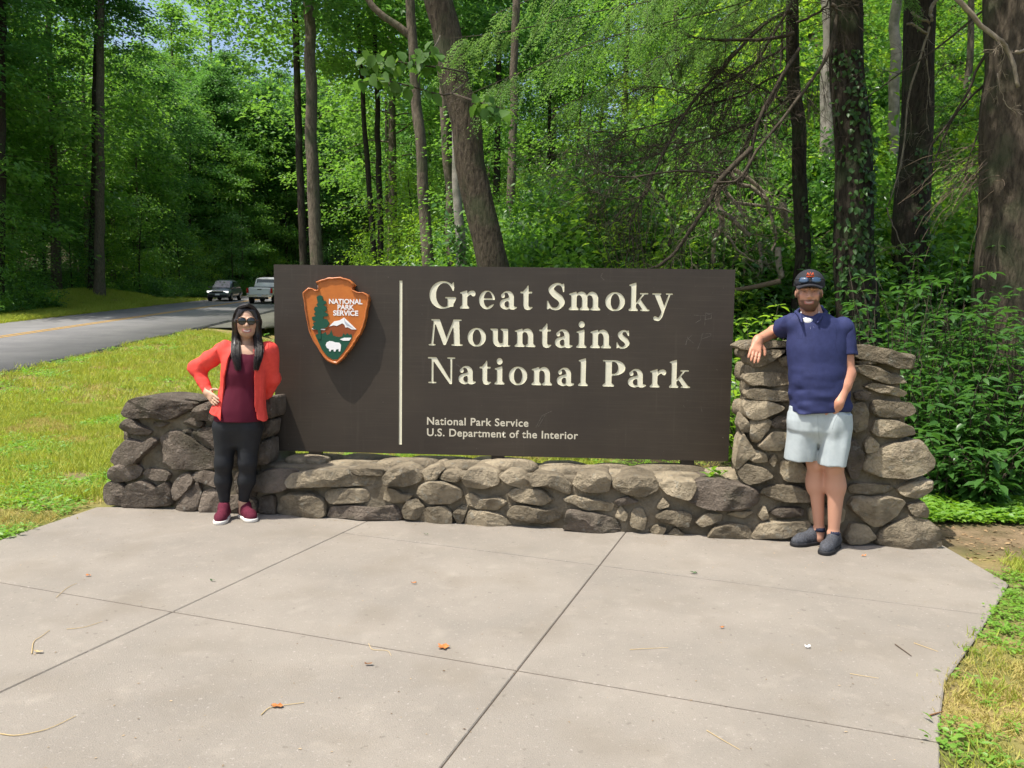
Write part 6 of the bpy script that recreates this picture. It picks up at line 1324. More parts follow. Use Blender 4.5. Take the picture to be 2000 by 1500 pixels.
# hemlock foliage: flat drooping sprays of small needles
def spray(px, Y, n_side=26, L_side=0.75, r0=0.010, dens=1.0, org=oi_):
    tb = MB(); stem = spline([PY(q[0], q[1], (q[2] if len(q) > 2 else Y)) for q in px], 30)-org; tb.tube(stem, np.linspace(r0, 0.003, 30), 5); pos, ax, up = [], [], []
    for k in range(n_side):
        t = rng.uniform(0.08, 1.0); i = int(t*28); p = stem[i]; d = nrm((stem[i+1]-stem[i])[None])[0]; side = nrm(np.cross(d, (0, 0, 1))[None])[0]*(1 if k % 2 else -1)
        dd = d*0.75+side*rng.uniform(0.4, 0.9)+np.array((0, 0, -0.35-0.3*rng.random())); dd /= np.linalg.norm(dd); L_ = L_side*rng.uniform(0.45, 1.1)*(1.15-0.5*t); m2 = 14; u = np.linspace(0, 1, m2)[:, None]; tw = p+dd*L_*u-np.array((0, 0, 1))*0.38*L_*u*u+np.cumsum(rng.normal(0, 0.008, (m2, 3)), 0)
        tb.tube(tw[::3], np.linspace(0.004, 0.0015, len(tw[::3])), 3, cap=False)
        for j in range(1, m2):
            sd2 = nrm(np.cross(dd, (0, 0, 1))[None])[0]
            for s_ in (-1, 1):
                l2 = L_*0.30*(1.05-0.7*j/m2)*rng.uniform(0.6, 1.1); d2 = dd*0.8+sd2*s_*0.8+np.array((0, 0, -0.25)); d2 /= np.linalg.norm(d2); m3 = max(3, int(l2/0.028*dens)); w_ = np.linspace(0.1, 1, m3)[:, None]; q = tw[j]+d2*l2*w_-np.array((0, 0, 1))*0.2*l2*w_*w_
                for s3 in (-1, 1):
                    pos.append(q); ax.append(np.tile(d2*0.75+np.cross(d2, (0, 0, 1))*s3*0.75, (m3, 1))+rng.normal(0, 0.18, (m3, 3))); up.append(np.tile((0, 0, 1.0), (m3, 1))+rng.normal(0, 0.25, (m3, 3)))
    pos = np.concatenate(pos); me = leafme('needles', pos, np.concatenate(ax), np.concatenate(up), 0.036*rng.uniform(0.7, 1.2, len(pos)), 0.013, M_hem, 0.05); o = tb.obj('live_branch', M_limb, ei); link(bpy.data.objects.new('needles', me), o); return o
for px, Y, ns_, Ls in (([(1560,-30,10.8),(1400,20,10.2),(1200,70,9.6),(1020,140,9.2),(880,200,9.0)], 9, 40, .85), ([(1560,-60,10.8),(1380,-20,10.4),(1180,20,10),(1000,60,9.8),(880,75,9.6)], 9, 40, .9), ([(1550,10,11),(1420,60,10.8),(1290,110,10.6),(1180,170,10.5),(1080,215,10.4)], 9, 36, .8),
    ([(1560,-120,10.8),(1400,-90,10.0),(1220,-60,9.4),(1060,-10,9.0),(960,30,8.8)], 9, 26, .8), ([(1560,-60,11),(1470,0,10.6),(1380,60,10.4),(1320,130,10.3)], 9, 30, .7), ([(1540,-100,11.4),(1300,-40,11.6),(1150,60,11.8),(1050,130,12)], 9, 20, .8), ([(1560,-150,10.6),(1440,-110,10),(1330,-60,9.6),(1250,10,9.3)], 9, 30, .8),
    ([(1560,-180,10.6),(1660,-120,10),(1740,-70,9.6),(1800,-10,9.3)], 9, 22, .6), ([(1550,-100,11),(1480,-60,11.2),(1440,-10,11.3),(1420,50,11.4)], 9, 24, .6)): spray(px, Y, ns_, Ls)
# broad-leaved branch in front of the leaning trunk
ea, _, _ = HT['a']; oa = np.array(ea.location)
for px in ([(905,140,9.6),(860,132,7.6),(800,125,7.3),(745,112,7.2),(712,108,7.2)], [(905,165,9.6),(870,185,7.6),(800,168,7.3),(750,158,7.2),(700,160,7.2)], [(880,182,7.6),(930,198,7.3),(960,206,7.2),(985,212,7.2)], [(860,70,9.6),(850,90,7.5),(830,110,7.3),(800,115,7.3)]):
    tb = MB(); st = spline([PY(*q) for q in px], 20)-oa; tb.tube(st, np.linspace(0.012, 0.003, 20), 5); o = tb.obj('leafy_branch', M_limb, ea)
    n = 26; i = rng.integers(7, 20, n); p = st[i]+rng.normal(0, 0.035, (n, 3)); a = rng.normal(0, 0.7, (n, 3)); a[:, 2] = -0.6-0.4*rng.random(n); L_ = 0.125*rng.uniform(0.7, 1.25, n)
    me = leafme('broad_leaves', p, a, np.array((0, -0.6, 1.0))+rng.normal(0, 0.5, (n, 3)), L_, L_*0.85, M_big, 0.10, True); link(bpy.data.objects.new('leaf_cluster', me), o)
# fallen dead tree on the slope, pale and twisted
df = empty('dead_fallen_tree', tuple(PY(1420, 480, 11.5))); tag(df, 'pale bleached dead tree with twisted fallen limbs above the sign', 'dead tree', kind='thing'); od = np.array(df.location)
for px, r0, r1, Y, tw in ((c8((1690,960),(1660,1060),(1680,1200),(1640,1300),(1640,1440)), .06, .03, 11.5, 6), (c8((1740,930),(1780,990),(1850,1010),(1944,1080)), .040, .025, 11.6, 3), (c8((1660,1140),(1760,1190),(1860,1280)), .045, .03, 11.4, 6), (c8((1690,1010),(1760,1080),(1830,1170)), .02, .012, 11.3, 3), (c8((1720,1280),(1800,1370),(1900,1430)), .018, .010, 11.3, 4),
    (c7((80,880),(210,980),(270,1080),(320,1250),(300,1330)), .034, .018, 11.6, 6), (c7((70,1060),(250,1080),(390,1110)), .030, .014, 11.8, 4), (c7((30,980),(100,1060),(160,1120)), .018, .01, 11.5, 2), (c7((215,1270),(225,1330),(240,1400)), .03, .02, 11.2, 2), (c7((345,1060),(355,1130),(350,1200)), .06, .05, 12, 0), (c7((320,1290),(325,1400),(330,1450)), .045, .045, 11.0, 0)):
    mb = MB(); limb(mb, px, r0, r1, Y, 18, tw, .5, 0.005, od, 0.1, 2); mb.obj('bleached_limb', M_dead, df, True)
mb = MB()
for _ in range(70):
    p0 = PY(1490+rng.normal(0, 45), 440+rng.normal(0, 40), 11.6+rng.normal(0, .2))-od; d = rng.normal(0, 1, 3)*np.array((1, .5, 1)); d /= np.linalg.norm(d); L_ = rng.uniform(0.25, 0.8); t = np.linspace(0, 1, 6)[:, None]; mb.tube(p0+d*L_*t+np.cumsum(rng.normal(0, 0.03*L_, (6, 3)), 0), np.linspace(0.006, 0.002, 6), 4, cap=False)
mb.obj('twig_tangle', M_twig, df)
lgt = MB(); pl = spline([PY(1435, 566, 10.6), PY(1475, 560, 10.5), PY(1525, 549, 10.4)], 12); lgt.tube(pl, np.linspace(.028, .038, 12), 10, wob=.05); lo_ = lgt.obj('fallen_log', M_twig, None, True); tag(lo_, 'short orange-brown fallen log lying in the green plants behind the sign', 'log', kind='thing')
# ------------------------------------------------------------------ undergrowth, grass: scattered stuff
def gn_scatter(name, pts, rots, scl, kinds, plants, label, cat):
    me = bpy.data.meshes.new(name); me.vertices.add(len(pts)); me.vertices.foreach_set('co', np.asarray(pts, np.float32).ravel())
    for nm, ty, data in (('rot', 'FLOAT_VECTOR', rots), ('scl', 'FLOAT', scl), ('kind_i', 'INT', kinds)):
        at = me.attributes.new(nm, ty, 'POINT'); at.data.foreach_set('vector' if ty == 'FLOAT_VECTOR' else 'value', np.asarray(data, np.int32 if ty == 'INT' else np.float32).ravel())
    o = ob(name, me); tag(o, label, cat, kind='stuff')
    ng = bpy.data.node_groups.new(name, 'GeometryNodeTree'); ng.interface.new_socket('Geometry', in_out='INPUT', socket_type='NodeSocketGeometry'); ng.interface.new_socket('Geometry', in_out='OUTPUT', socket_type='NodeSocketGeometry')
    gi = ng.nodes.new('NodeGroupInput'); go = ng.nodes.new('NodeGroupOutput'); jn = ng.nodes.new('GeometryNodeJoinGeometry'); L = ng.links.new
    def na(nm, ty):
        n = ng.nodes.new('GeometryNodeInputNamedAttribute'); n.data_type = ty; n.inputs['Name'].default_value = nm; return n.outputs['Attribute']
    rt, sc_, kd = na('rot', 'FLOAT_VECTOR'), na('scl', 'FLOAT'), na('kind_i', 'INT')
    for i, p in enumerate(plants):
        oi = ng.nodes.new('GeometryNodeObjectInfo'); oi.inputs['Object'].default_value = p; oi.inputs['As Instance'].default_value = True
        cp = ng.nodes.new('FunctionNodeCompare'); cp.data_type = 'INT'; cp.operation = 'EQUAL'; L(kd, cp.inputs[2]); cp.inputs[3].default_value = i
        ip = ng.nodes.new('GeometryNodeInstanceOnPoints'); L(gi.outputs[0], ip.inputs['Points']); L(cp.outputs[0], ip.inputs['Selection']); L(oi.outputs['Geometry'], ip.inputs['Instance']); L(rt, ip.inputs['Rotation']); L(sc_, ip.inputs['Scale']); L(ip.outputs[0], jn.inputs[0])
    L(jn.outputs[0], go.inputs[0]); md = o.modifiers.new('scatter', 'NODES'); md.node_group = ng; return o
def clump(seed, n, rad, h, L, W, m_, pointed=True, droop=0.3, stems=6):
    g = np.random.default_rng(seed); P, A, U = [], [], []
    for s in range(stems):
        az = g.uniform(0, 6.28); d = np.array((math.cos(az), math.sin(az), 0)); hh = h*g.uniform(0.5, 1.1); rr = rad*g.uniform(0.2, 1.0)
        k = n//stems; t = g.uniform(0.15, 1, k)[:, None]; p = d*rr*t**0.8+np.array((0, 0, 1))*hh*t; P.append(p+g.normal(0, 0.12*rad, (k, 3))*np.array((1, 1, .5))); a = g.normal(0, 1, (k, 3)); a[:, 2] = -droop+g.normal(0, .25, k); A.append(a); U.append(np.array((0, 0, 1.))+g.normal(0, .35, (k, 3)))
    P = np.concatenate(P); q = g.uniform(.7, 1.25, len(P)); P[:, 2] = np.maximum(P[:, 2], 0.02)
    return bpy.data.objects.new('plant', leafme('plant', P, np.concatenate(A), np.concatenate(U), L*q, W*q, m_, pointed=pointed))
PL = [clump(1, 150, .55, .75, .13, .075, M_leafC), clump(2, 180, .6, .5, .10, .06, M_leafC), clump(3, 170, .7, 1.0, .12, .07, M_leafA), clump(4, 120, .5, .35, .11, .07, M_leafB), clump(5, 190, .75, 1.2, .11, .055, M_shrub)]
g = np.random.default_rng(21); N = 9000; y = 8.2+(g.random(N)**1.6)*52; x = g.uniform(-1, 1, N)*(0.74*y+2)+0.02*y; s_, l_ = sl_of(x, y); k1 = (l_ < 6.5) & (x > -0.265*y+0.4*vnoise(np.stack([x, y, 0*x], 1)*.6, 2)) & ((y > 9.2) | (x > 2.6)); x, y = x[k1], y[k1]
dens = vnoise(np.stack([x, y, 0*x], 1)*0.35, 6); k2 = g.random(len(x)) < 0.75+0.4*dens; x, y = x[k2], y[k2]; kk = np.where(vnoise(np.stack([x, y, 0*x], 1)*.25, 9)+g.normal(0, .35, len(x)) > 0, g.integers(0, 3, len(x)), g.integers(2, 5, len(x)))
pts = np.stack([x, y, H(x, y)], 1); gn_scatter('undergrowth', pts, np.stack([g.normal(0, .15, len(x)), g.normal(0, .15, len(x)), g.uniform(0, 6.28, len(x))], 1), g.uniform(.55, 1.15, len(x))*(1+0.012*y), kk, PL, 'dense sunlit green undergrowth covering the hillside', 'undergrowth'); NU = len(x)
N = 3400; s_ = g.uniform(14, 100, N); l_ = R_OUT+2.2+(g.random(N)**1.7)*26; q = [xy(a, b) for a, b in zip(s_, l_)]; x = np.array([a for a, b in q]); y = np.array([b for a, b in q]); kp = inview(1, 3) & (np.abs(x) < .8*y+3) & (y > 3); x, y, s_, l_ = x[kp], y[kp], s_[kp], l_[kp]; kp = ~((s_ > 43) & (s_ < 58) & (l_ < 23.5)); x, y = x[kp], y[kp]
gn_scatter('forest_floor_plants', np.stack([x, y, H(x, y)], 1), np.stack([0*x, 0*x, g.uniform(0, 6.28, len(x))], 1), g.uniform(.7, 1.6, len(x)), g.integers(2, 5, len(x)), PL, 'low green plants on the forest floor beyond the road', 'plants')
def tuft(seed, n, L, W, m_, spread=.05, lean=.5):
    g = np.random.default_rng(seed); p = g.normal(0, spread, (n, 3)); p[:, 2] = 0; a = g.normal(0, lean, (n, 3)); a[:, 2] = 1; return bpy.data.objects.new('tuft', leafme('tuft', p, a, g.normal(0, 1, (n, 3)), L*g.uniform(.5, 1.2, n), W, m_, .1))
def rosette(seed, n, L, W, m_):
    g = np.random.default_rng(seed); az = g.uniform(0, 6.28, n); p = g.normal(0, .03, (n, 3)); p[:, 2] = g.uniform(.01, .05, n); a = np.stack([np.cos(az), np.sin(az), g.uniform(.0, .5, n)], 1); return bpy.data.objects.new('rosette', leafme('rosette', p, a, np.tile((0, 0, 1.), (n, 1))+g.normal(0, .25, (n, 3)), L*g.uniform(.6, 1.2, n), W*g.uniform(.7, 1.1, n), m_, .12, True))
GR = [tuft(1, 26, .075, .007, M_grass), tuft(2, 22, .06, .006, M_straw, .06, .9), rosette(3, 14, .030, .022, M_weed), rosette(4, 10, .052, .028, M_weed), tuft(5, 30, .10, .008, M_grass, .06, .7)]
def inslab(x, y): return inpoly(x, y, slab_poly)
def grass_pts(N, x0, x1, y0, y1, seed, keep):
    g = np.random.default_rng(seed); x = g.uniform(x0, x1, N); y = g.uniform(y0, y1, N); k = keep(x, y) & ~inslab(x, y) & (np.abs(x) < .70*y+.6); return x[k], y[k]
def behind_wall(x, y): return (np.abs(x+0.1) < 3.2) & (y > 5.1) & (y < 6.35-0.139*x)
def keepL(x, y): s, l = sl_of(x, y); return (l > 1.2) & (l < R_IN-.15) & ~behind_wall(x, y)
xa, ya = grass_pts(26000, -10, 0.5, 3.5, 13, 31, keepL); xb, yb = grass_pts(12000, -16, 1, 13, 30, 32, keepL)
def keepR(x, y): return (x > 1.2) & (y+.15*np.sin(x*7) < 4.72)
xc, yc = grass_pts(9000, 1.0, 4.6, 1.6, 5.2, 33, keepR); xd, yd = grass_pts(3000, -1.8, 2.2, 6.2, 9.5, 34, lambda x, y: ~behind_wall(x, y))
x = np.concatenate([xa, xb, xc, xd]); y = np.concatenate([ya, yb, yc, yd]); P2 = np.stack([x, y, 0*x], 1); dry = vnoise(P2*1.3, 14)+.6*vnoise(P2*3.5, 15); wd = vnoise(P2*1.9, 16); edge = np.exp(-np.abs(x+3.4)*2.0)*(y < 6); g = np.random.default_rng(35)
kk = np.where(dry+g.normal(0, .25, len(x)) > .42, 1, np.where(g.random(len(x)) < .5, 0, 4)); kk = np.where((wd+g.normal(0, .3, len(x))+edge+.55*(x > 1) > .40) & (dry < .7), np.where(g.random(len(x)) < .7, 2, 3), kk)
bare = np.exp(-((x+4.05)/.25)**2-((y-7.1)/.2)**2); kp = g.random(len(x)) > np.maximum(bare, .35*(x > 1)); x, y, kk = x[kp], y[kp], kk[kp]
gn_scatter('grass', np.stack([x, y, H(x, y)], 1), np.stack([g.normal(0, .12, len(x)), g.normal(0, .12, len(x)), g.uniform(0, 6.28, len(x))], 1), g.uniform(.6, 1.25, len(x))*np.where(y > 13, 1.7, 1.0)*np.where(x > 1, .68, 1.0), kk, GR, 'short lawn grass with clover and dry yellow patches', 'grass')
N = 9000; s_ = g.uniform(12, 62, N); l_ = R_OUT+.15+g.random(N)**1.3*3.6; l_ = np.where((s_ > 42) & (s_ < 60), R_OUT+.15+g.random(N)*6.5, l_); q = np.array([xy(a, b) for a, b in zip(s_, l_)]); x, y = q[:, 0], q[:, 1]; kp = np.abs(x) < .72*y; x, y = x[kp], y[kp]
gn_scatter('verge_grass', np.stack([x, y, H(x, y)], 1), np.stack([0*x, 0*x, g.uniform(0, 6.28, len(x))], 1), g.uniform(1.6, 3.2, len(x)), np.where(g.random(len(x)) < .75, 4, 0), GR, 'mown grass verge on the far side of the road', 'grass')
N = 2600; x = g.uniform(2.7, 7, N); y = 5.75+g.random(N)**1.5*1.6; kp = (np.abs(x) < .70*y+.5) & ~behind_wall(x, y); x, y = x[kp], y[kp]
gn_scatter('ground_cover', np.stack([x, y, H(x, y)], 1), np.stack([0*x, 0*x, g.uniform(0, 6.28, len(x))], 1), g.uniform(.9, 1.7, len(x)), np.where(g.random(len(x)) < .7, 3, 2), GR, 'low leafy ground cover beside the stone pier', 'ground cover')
# ------------------------------------------------------------------ big-leaved shrubs beside the pier
def shrub(x, y, h, rad, nst, seed, label, L=0.125, m_=None):
    g = np.random.default_rng(seed); p0 = onH(x, y); e_ = empty('leafy_shrub', tuple(p0)); tag(e_, label, 'shrub', 'leafy shrubs', kind='thing'); tb = MB(); P, A, U = [], [], []
    for s in range(nst):
        az = g.uniform(0, 6.28); d = np.array((math.cos(az), math.sin(az), 0)); hh = h*g.uniform(.45, 1.05); rr = rad*math.sqrt(g.random()); k = 12; t = np.linspace(0, 1, k)[:, None]; st = d*rr*(0.25+.75*t)*t**.4+np.array((0, 0, 1))*hh*t+g.normal(0, .012, (k, 3)); tb.tube(st, np.linspace(.008, .003, k), 4, cap=False)
        for j in range(2, k):
            if g.random() < .2: continue
            m3 = 5 if j == k-1 else g.integers(2, 4); a0 = g.uniform(0, 6.28)
            for i in range(m3):
                aa = a0+i*6.28/m3+g.normal(0, .2); dd = np.array((math.cos(aa), math.sin(aa), g.normal(-.12, .2))); P.append(st[j]+dd*.03); A.append(dd); U.append(np.array((0, 0, 1.))+g.normal(0, .22, 3))
    P, A, U = map(np.array, (P, A, U)); q = L*g.uniform(.6, 1.25, len(P)); tb.obj('stem', M_limb, e_); link(bpy.data.objects.new('foliage', leafme('foliage', P, A, U, q, q*.46, m_ or M_shrub, .12, True)), e_)
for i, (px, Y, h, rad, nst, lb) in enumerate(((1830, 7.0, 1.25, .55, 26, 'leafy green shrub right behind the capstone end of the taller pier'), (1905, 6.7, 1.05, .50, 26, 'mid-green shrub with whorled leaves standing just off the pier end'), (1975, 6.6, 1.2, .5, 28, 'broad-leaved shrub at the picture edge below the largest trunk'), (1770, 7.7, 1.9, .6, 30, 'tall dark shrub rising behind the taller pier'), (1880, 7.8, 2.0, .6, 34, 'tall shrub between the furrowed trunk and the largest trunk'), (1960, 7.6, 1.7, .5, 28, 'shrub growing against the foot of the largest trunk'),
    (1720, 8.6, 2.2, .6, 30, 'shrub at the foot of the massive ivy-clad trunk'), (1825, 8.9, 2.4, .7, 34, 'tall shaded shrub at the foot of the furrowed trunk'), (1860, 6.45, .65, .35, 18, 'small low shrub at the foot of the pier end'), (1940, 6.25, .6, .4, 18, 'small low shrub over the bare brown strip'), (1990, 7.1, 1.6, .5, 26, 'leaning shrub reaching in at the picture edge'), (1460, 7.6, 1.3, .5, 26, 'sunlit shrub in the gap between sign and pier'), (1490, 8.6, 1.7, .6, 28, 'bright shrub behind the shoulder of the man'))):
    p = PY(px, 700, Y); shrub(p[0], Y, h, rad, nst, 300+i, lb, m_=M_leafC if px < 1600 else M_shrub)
for i, (px, Y, h, rad, lb) in enumerate(((1250, 11.2, 2.2, 1.0, 'sunlit bright green shrub above the word Smoky'), (1350, 10.6, 1.9, .8, 'bright shrub under the bleached dead tree'), (1160, 10.4, 1.6, .8, 'yellow-green shrub just above the top edge of the sign'), (700, 15, 2.4, 1.2, 'rounded green bush on the slope above the emblem'), (1010, 10.2, 1.7, .7, 'bright bush at the foot of the leaning trunk'))):
    p = PY(px, 500, Y); shrub(p[0], Y, h, rad, 40, 340+i, lb, .13, M_leafC)
# ------------------------------------------------------------------ vehicles on the road
M_glass = mat('car_glass', (0.02, 0.028, 0.032), 0.05, spec=0.9); M_tyre = mat('tyre_rubber', (0.015, 0.015, 0.016), 0.85); M_rimm = mat('alloy_rim', (0.35, 0.35, 0.37), 0.35, metallic=0.8); M_blk = mat('black_trim', (0.012, 0.012, 0.013), 0.5); M_chr = mat('bright_chrome', (0.6, 0.6, 0.62), 0.2, metallic=1.0); M_hl = mat('lit_headlamp', (0.8, 0.8, 0.78), 0.2, emit=((1.0, 0.97, 0.9), 1.3)); M_tail = mat('red_tail_lamp', (0.45, 0.015, 0.01), 0.25)
def lofted(secs, p=4.0, n=28):
    """body from sections along its length: (y, z0, z1, half width at bottom, half width at top)"""
    V = []; th = np.linspace(0, 2*math.pi, n, endpoint=False)
    for y, z0, z1, wb, wt in secs:
        c, s = np.cos(th), np.sin(th); q = (np.abs(c)**p+np.abs(s)**p)**(-1/p); zz = (z0+z1)/2+(z1-z0)/2*s*q; w = wb+(wt-wb)*(zz-z0)/(z1-z0); V.append(np.stack([w*c*q, np.full(n, y), zz], 1))
    k = len(secs); V = np.concatenate(V); f = [(i*n+j, i*n+(j+1) % n, (i+1)*n+(j+1) % n, (i+1)*n+j) for i in range(k-1) for j in range(n)]; f += [tuple(range(n))[::-1], tuple((k-1)*n+j for j in range(n))]; return MB().add(V, f)
def quad(P, m_, name, parent): return MB().add(P, [tuple(range(len(P)))]).obj(name, m_, parent)
def wheels(e_, r, w, ys, xw):
    for y in ys:
        for sx in (-1, 1):
            mb = MB(); th = np.linspace(0, 2*math.pi, 25); o = mb.tube([(sx*(xw-w/2), y, r), (sx*(xw+w/2), y, r)], [r, r], 24).obj('wheel', M_tyre, e_, True); MB().tube([(sx*(xw+w/2-.01), y, r), (sx*(xw+w/2+.012), y, r)], [r*.62, r*.55], 16).obj('rim', M_rimm, o, True)
def place(name, s, l, face, label, sc_=1.0):
    x, y = xy(s, l); z = RZ0+GRADE*s+.055; e_ = empty(name, (x, y, z), 0, sc_); d = RH*face; e_.rotation_euler = (math.atan(GRADE)*face, 0, math.atan2(-d[0], d[1])); tag(e_, label, 'car' if 'car' in name else 'truck', kind='thing'); return e_
# local +y is the way it faces
c = place('parked_car', 61.0, 15.75, -1, 'dark grey sport utility car coming down the far lane, headlamps lit', .93); c.name = 'sport_utility_car'
M_grey = mat('dark_grey_car_paint', (0.11, 0.12, 0.13), 0.3, metallic=0.4, coat=0.6)
lofted([(-2.25,.45,.95,.80,.78),(-2.20,.32,1.06,.90,.84),(-1.4,.28,1.08,.92,.86),(0,.26,1.04,.92,.86),(1.1,.28,1.02,.92,.84),(1.75,.30,.98,.90,.78),(2.12,.32,.90,.86,.70),(2.25,.42,.78,.74,.62)]).obj('body', M_grey, c, True)
lofted([(-2.12,.95,1.10,.80,.70),(-1.95,.95,1.52,.82,.62),(-1.2,.95,1.66,.84,.62),(-.2,.95,1.68,.84,.62),(.35,.95,1.60,.84,.60),(1.15,.95,1.06,.80,.70)], 5).obj('cabin', M_grey, c, True)
quad([(-.68,1.14,1.085),(.68,1.14,1.085),(.56,.42,1.60),(-.56,.42,1.60)], M_glass, 'windscreen', c)
for sx in (-1, 1):
    quad([(sx*.845,.75,1.10),(sx*.845,-1.75,1.10),(sx*.70,-1.60,1.50),(sx*.68,.10,1.55)], M_glass, 'side_window', c); MB().box((sx*.62,2.14,.76),(.36,.16,.13)).obj('headlight', M_hl, c); MB().box((sx*.98,.72,1.08),(.18,.12,.13)).obj('mirror', M_grey, c)
MB().box((0,2.22,.72),(.86,.08,.12)).obj('grille', M_blk, c); MB().box((0,2.265,.775),(.95,.03,.045)).obj('chrome_bar', M_chr, c); MB().box((0,2.22,.42),(1.4,.10,.16)).obj('lower_grille', M_blk, c); MB().box((0,2.28,.55),(.34,.02,.12)).obj('number_plate', mat('plate_white', (.7,.7,.7), .5), c); wheels(c, .35, .22, (-1.35, 1.38), .80)
t = place('pickup_truck', 58.5, 12.05, 1, 'white pickup truck driving away, partly behind the sign', .95); M_wt = mat('white_truck_paint', (0.72, 0.73, 0.73), 0.3, coat=0.5)
lofted([(-2.85,.60,1.18,.93,.93),(-2.75,.55,1.22,.96,.94),(-.6,.55,1.22,.97,.94),(1.0,.50,1.22,.97,.92),(2.3,.50,1.20,.95,.88),(2.8,.55,1.05,.88,.80)], 6).obj('body', M_wt, t, True)
lofted([(-.75,1.15,1.25,.88,.80),(-.60,1.15,1.90,.88,.70),(.7,1.15,1.94,.88,.70),(1.55,1.15,1.24,.86,.76)], 6).obj('cab', M_wt, t, True)
quad([(-.70,-.70,1.38),(.70,-.70,1.38),(.62,-.655,1.80),(-.62,-.655,1.80)], M_glass, 'rear_window', t); quad([(-.85,-2.80,1.223),(.85,-2.80,1.223),(.85,-.8,1.226),(-.85,-.8,1.226)], M_blk, 'bed_cover', t); MB().box((0,-2.885,.92),(1.45,.03,.44)).obj('tailgate', M_wt, t); MB().box((0,-2.93,.60),(1.8,.16,.18)).obj('bumper', M_chr, t); MB().box((0,-3.02,.62),(.34,.02,.13)).obj('number_plate', mat('plate_pale', (.6,.6,.6), .5), t); MB().box((0,-2.905,1.06),(.30,.02,.06)).obj('tailgate_handle', M_blk, t); MB().box((0,-2.5,.42),(1.0,.5,.16)).obj('hitch', M_blk, t)
for sx in (-1, 1): MB().box((sx*.86,-2.87,.98),(.15,.06,.36)).obj('tail_light', M_tail, t)
wheels(t, .42, .27, (-1.75, 1.9), .82)
# ------------------------------------------------------------------ litter on the slab
M_or2 = mat('orange_dead_leaf', (0.52, 0.20, 0.055), 0.8, var=(0.36, 0.13, 0.04), scale=60); M_brl = mat('brown_dead_leaf', (0.20, 0.10, 0.045), 0.85); M_grl = mat('green_fallen_leaf', (0.06, 0.11, 0.04), 0.6); M_str = mat('pale_straw', (0.50, 0.37, 0.18), 0.8); M_tw2 = mat('grey_twig', (0.12, 0.085, 0.06), 0.9); M_wb = mat('white_scrap', (0.75, 0.75, 0.75), 0.8)
def leaf_on(px, py, size, m_, label, name='fallen_leaf', maple=False, cat='leaf'):
    p = GZ(px, py); n = 22 if maple else 12; th = np.linspace(0, 2*math.pi, n, endpoint=False)+rng.uniform(0, 6); r = size*(0.55+0.45*np.abs(np.cos(th*2.5))**1.5) if maple else size*np.where(True, 1, 1)*(0.35+.65*np.abs(np.cos(th)))*np.where(np.abs(np.cos(th)) > .2, 1, .9)
    V = np.stack([r*np.cos(th), r*np.sin(th)*(1 if maple else .75), .004+.012*rng.random(n)*(np.abs(r)/size)], 1); V = np.vstack([V, [[0, 0, .006]]]); V += np.array((p[0], p[1], .002)); o = MB().add(V, [(i, (i+1) % n, n) for i in range(n)]).obj(name, m_); tag(o, label, cat, kind='thing'); return o
leaf_on(866, 1266, .030, M_or2, 'orange star-shaped dead leaf near the middle of the slab', maple=True); leaf_on(541, 1382, .024, M_or2, 'orange leaf scrap lying beside a straw on the front of the slab'); leaf_on(808, 1141, .016, M_or2, 'small red-orange leaf between the two long joints'); leaf_on(172, 1126, .016, M_or2, 'small orange leaf on the slab near the lawn'); leaf_on(720, 1300, .018, M_brl, 'brown curled leaf near the cross joint'); leaf_on(1355, 1121, .022, M_grl, 'grey-green leaf lying between sign and front joint'); leaf_on(1577, 1266, .014, M_wb, 'white scrap on the concrete in front of the man', 'paper_scrap', cat='scrap'); leaf_on(415, 1136, .015, M_grl, 'dark leaf beside the diagonal joint'); leaf_on(1687, 1087, .016, M_or2, 'tan leaf near the shoes of the man'); leaf_on(75, 1276, .02, M_str, 'pale dry seed husk near the picture edge', 'seed_husk', cat='husk'); leaf_on(832, 1045, .016, M_grl, 'dark leaf close to the foot of the low wall'); leaf_on(1410, 1228, .012, M_or2, 'tiny orange leaf far out on the front panel')
def stick(px, r, m_, label, name='twig', cat='twig'):
    P = spline([GZ(*q) for q in px], 12); r *= .7; P[:, 2] = r+.002; o = MB().tube(P, np.linspace(r, r*.6, 12), 5).obj(name, m_); tag(o, label, cat, kind='thing')
stick([(1748,1260),(1765,1272),(1780,1283)], .004, M_tw2, 'short dark twig lying on the slab below the man'); stick([(1815,1400),(1828,1396),(1842,1392)], .005, M_brl, 'reddish twig at the edge of the slab by the grass'); stick([(0,1435),(35,1438),(95,1425),(148,1400)], .0028, M_str, 'long curved straw in the front corner of the slab', 'straw', 'straw'); stick([(62,1278),(66,1255),(80,1245),(97,1232)], .0028, M_str, 'bent straw standing near the pale husk', 'straw', 'straw'); stick([(510,1398),(525,1385),(548,1380),(594,1374)], .0028, M_str, 'straw stalk beside the orange leaf scrap', 'straw', 'straw'); stick([(130,1230),(165,1226),(200,1215)], .002, M_str, 'thin straw next to the diagonal joint', 'straw', 'straw'); stick([(720,1258),(728,1270),(756,1272),(764,1282)], .002, M_str, 'kinked thin straw on the cross joint', 'straw', 'straw'); stick([(1785,1257),(1810,1266),(1832,1274)], .0022, M_str, 'pale straight straw beside the dark twig', 'straw', 'straw'); stick([(1660,1317),(1690,1322),(1716,1326)], .0018, M_str, 'very thin pale straw in front of the man', 'straw', 'straw'); stick([(1380,1428),(1410,1446),(1445,1466)], .002, M_str, 'thin straw near the front edge of the slab', 'straw', 'straw'); stick([(1230,1270),(1265,1268),(1305,1266)], .002, M_str, 'thin faint straw beside the middle joint', 'straw', 'straw'); stick([(110,1168),(130,1150),(150,1140)], .002, M_str, 'thin straw across the cross joint near the lawn', 'straw', 'straw')
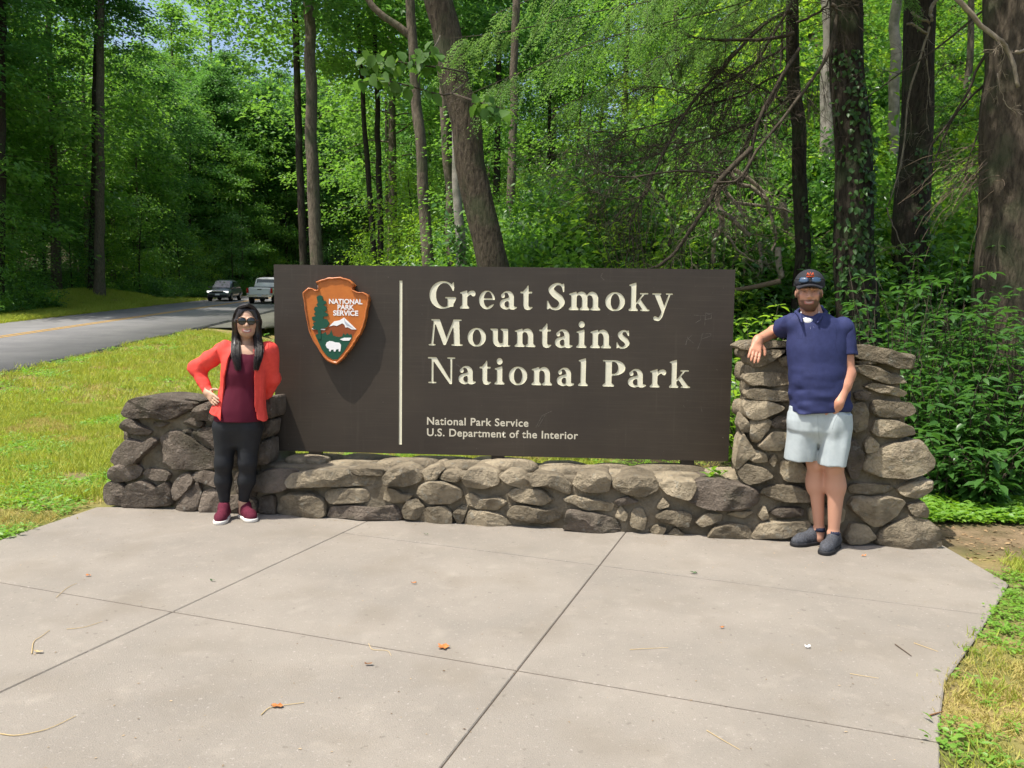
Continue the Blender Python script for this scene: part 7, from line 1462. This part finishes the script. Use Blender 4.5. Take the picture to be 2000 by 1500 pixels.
n = 900; g = np.random.default_rng(77); x = g.uniform(-3.2, 2.9, n); y = 2.2+g.random(n)*3.6; wl = g.random(n) < .35; y = np.where(wl, 5.36-.139*x-g.random(n)**2*.25, y); kp = inslab(x, y) & (y < 5.40-.139*x); x, y = x[kp], y[kp]; n = len(x); az = g.uniform(0, 6.28, n); L_ = g.uniform(.004, .016, n); me = leafme('litter', np.stack([x, y, np.full(n, .003)], 1), np.stack([np.cos(az), np.sin(az), 0*az], 1), np.tile((0, 0, 1.), (n, 1))+g.normal(0, .2, (n, 3)), L_, L_*.45, mat('litter_specks', (0.12, 0.075, 0.04), .9, island=(0.42, 0.32, 0.2)), .1); lo2 = link(bpy.data.objects.new('litter', me)); tag(lo2, 'tiny dry leaf crumbs scattered over the slab', 'litter', kind='stuff')
n = 700; x = g.uniform(2.75, 4.9, n); y = g.uniform(4.75, 5.85, n); az = g.uniform(0, 6.28, n); L_ = g.uniform(.012, .05, n); me = leafme('leaf_litter', np.stack([x, y, H(x, y)+.004], 1), np.stack([np.cos(az), np.sin(az), g.normal(0, .15, n)], 1), np.tile((0, 0, 1.), (n, 1))+g.normal(0, .35, (n, 3)), L_, L_*.5, mat('dry_litter', (0.17, 0.10, 0.05), .9, island=(0.36, 0.25, 0.13)), .1); lo3 = link(bpy.data.objects.new('leaf_litter', me)); tag(lo3, 'dry brown leaf litter on the bare earth beside the taller pier', 'leaf litter', kind='stuff')
def weed(px, py, m_, label, sc_=1.0):
    p = GZ(px, py); n = 22; az = rng.uniform(0, 6.28, n); P = np.stack([p[0]+rng.normal(0, .03*sc_, n), p[1]+rng.normal(0, .015, n), p[2]+rng.uniform(.005, .05, n)*sc_], 1); o = link(bpy.data.objects.new('weed', leafme('weed', P, np.stack([np.cos(az), np.sin(az), rng.uniform(-.1, .7, n)], 1), np.tile((0, 0, 1.), (n, 1)), .05*sc_*rng.uniform(.5, 1.1, n), .03*sc_, m_, .1, True))); tag(o, label, 'weed', kind='thing')
weed(335, 990, M_weed, 'small green weed at the foot of the shorter pier'); weed(228, 982, M_weed, 'tiny weed at the outer corner of the shorter pier', .7); weed(1010, 1017, M_weed, 'tiny weed under the middle of the low wall', .7); weed(1363, 1036, M_weed, 'tiny weed between base stones of the low wall', .6); weed(275, 990, M_weed, 'thin creeping weed along the base of the shorter pier', .7)
p = W3(1.44, .40, -.10); n = 26; az = rng.uniform(0, 6.28, n); o = link(bpy.data.objects.new('weed', leafme('weed', p+rng.normal(0, .03, (n, 3)), np.stack([np.cos(az), np.sin(az), rng.uniform(.1, 1, n)], 1), np.tile((0, 0, 1.), (n, 1)), .07, .04, M_weed, .1, True))); tag(o, 'bright green weed sprouting where the low wall meets the taller pier', 'weed', kind='thing')
# things that share a label are told apart by their order in the picture
from collections import defaultdict
dup = defaultdict(list)
for o in SC.objects:
    if o.parent is None and 'label' in o and o.get('group'): dup[o['label']].append(o)
ORD = ['first', 'second', 'third', 'fourth', 'fifth', 'sixth', 'seventh', 'eighth', 'ninth', 'tenth', 'eleventh', 'twelfth', 'thirteenth', 'fourteenth', 'fifteenth', 'sixteenth', 'seventeenth', 'eighteenth', 'nineteenth', 'twentieth']
for lb, os_ in dup.items():
    if len(os_) > 1:
        os_.sort(key=lambda o: o.location.x/max(o.location.y, 1))
        for o, w_ in zip(os_, ORD): o['label'] = lb+', '+w_+' from left'
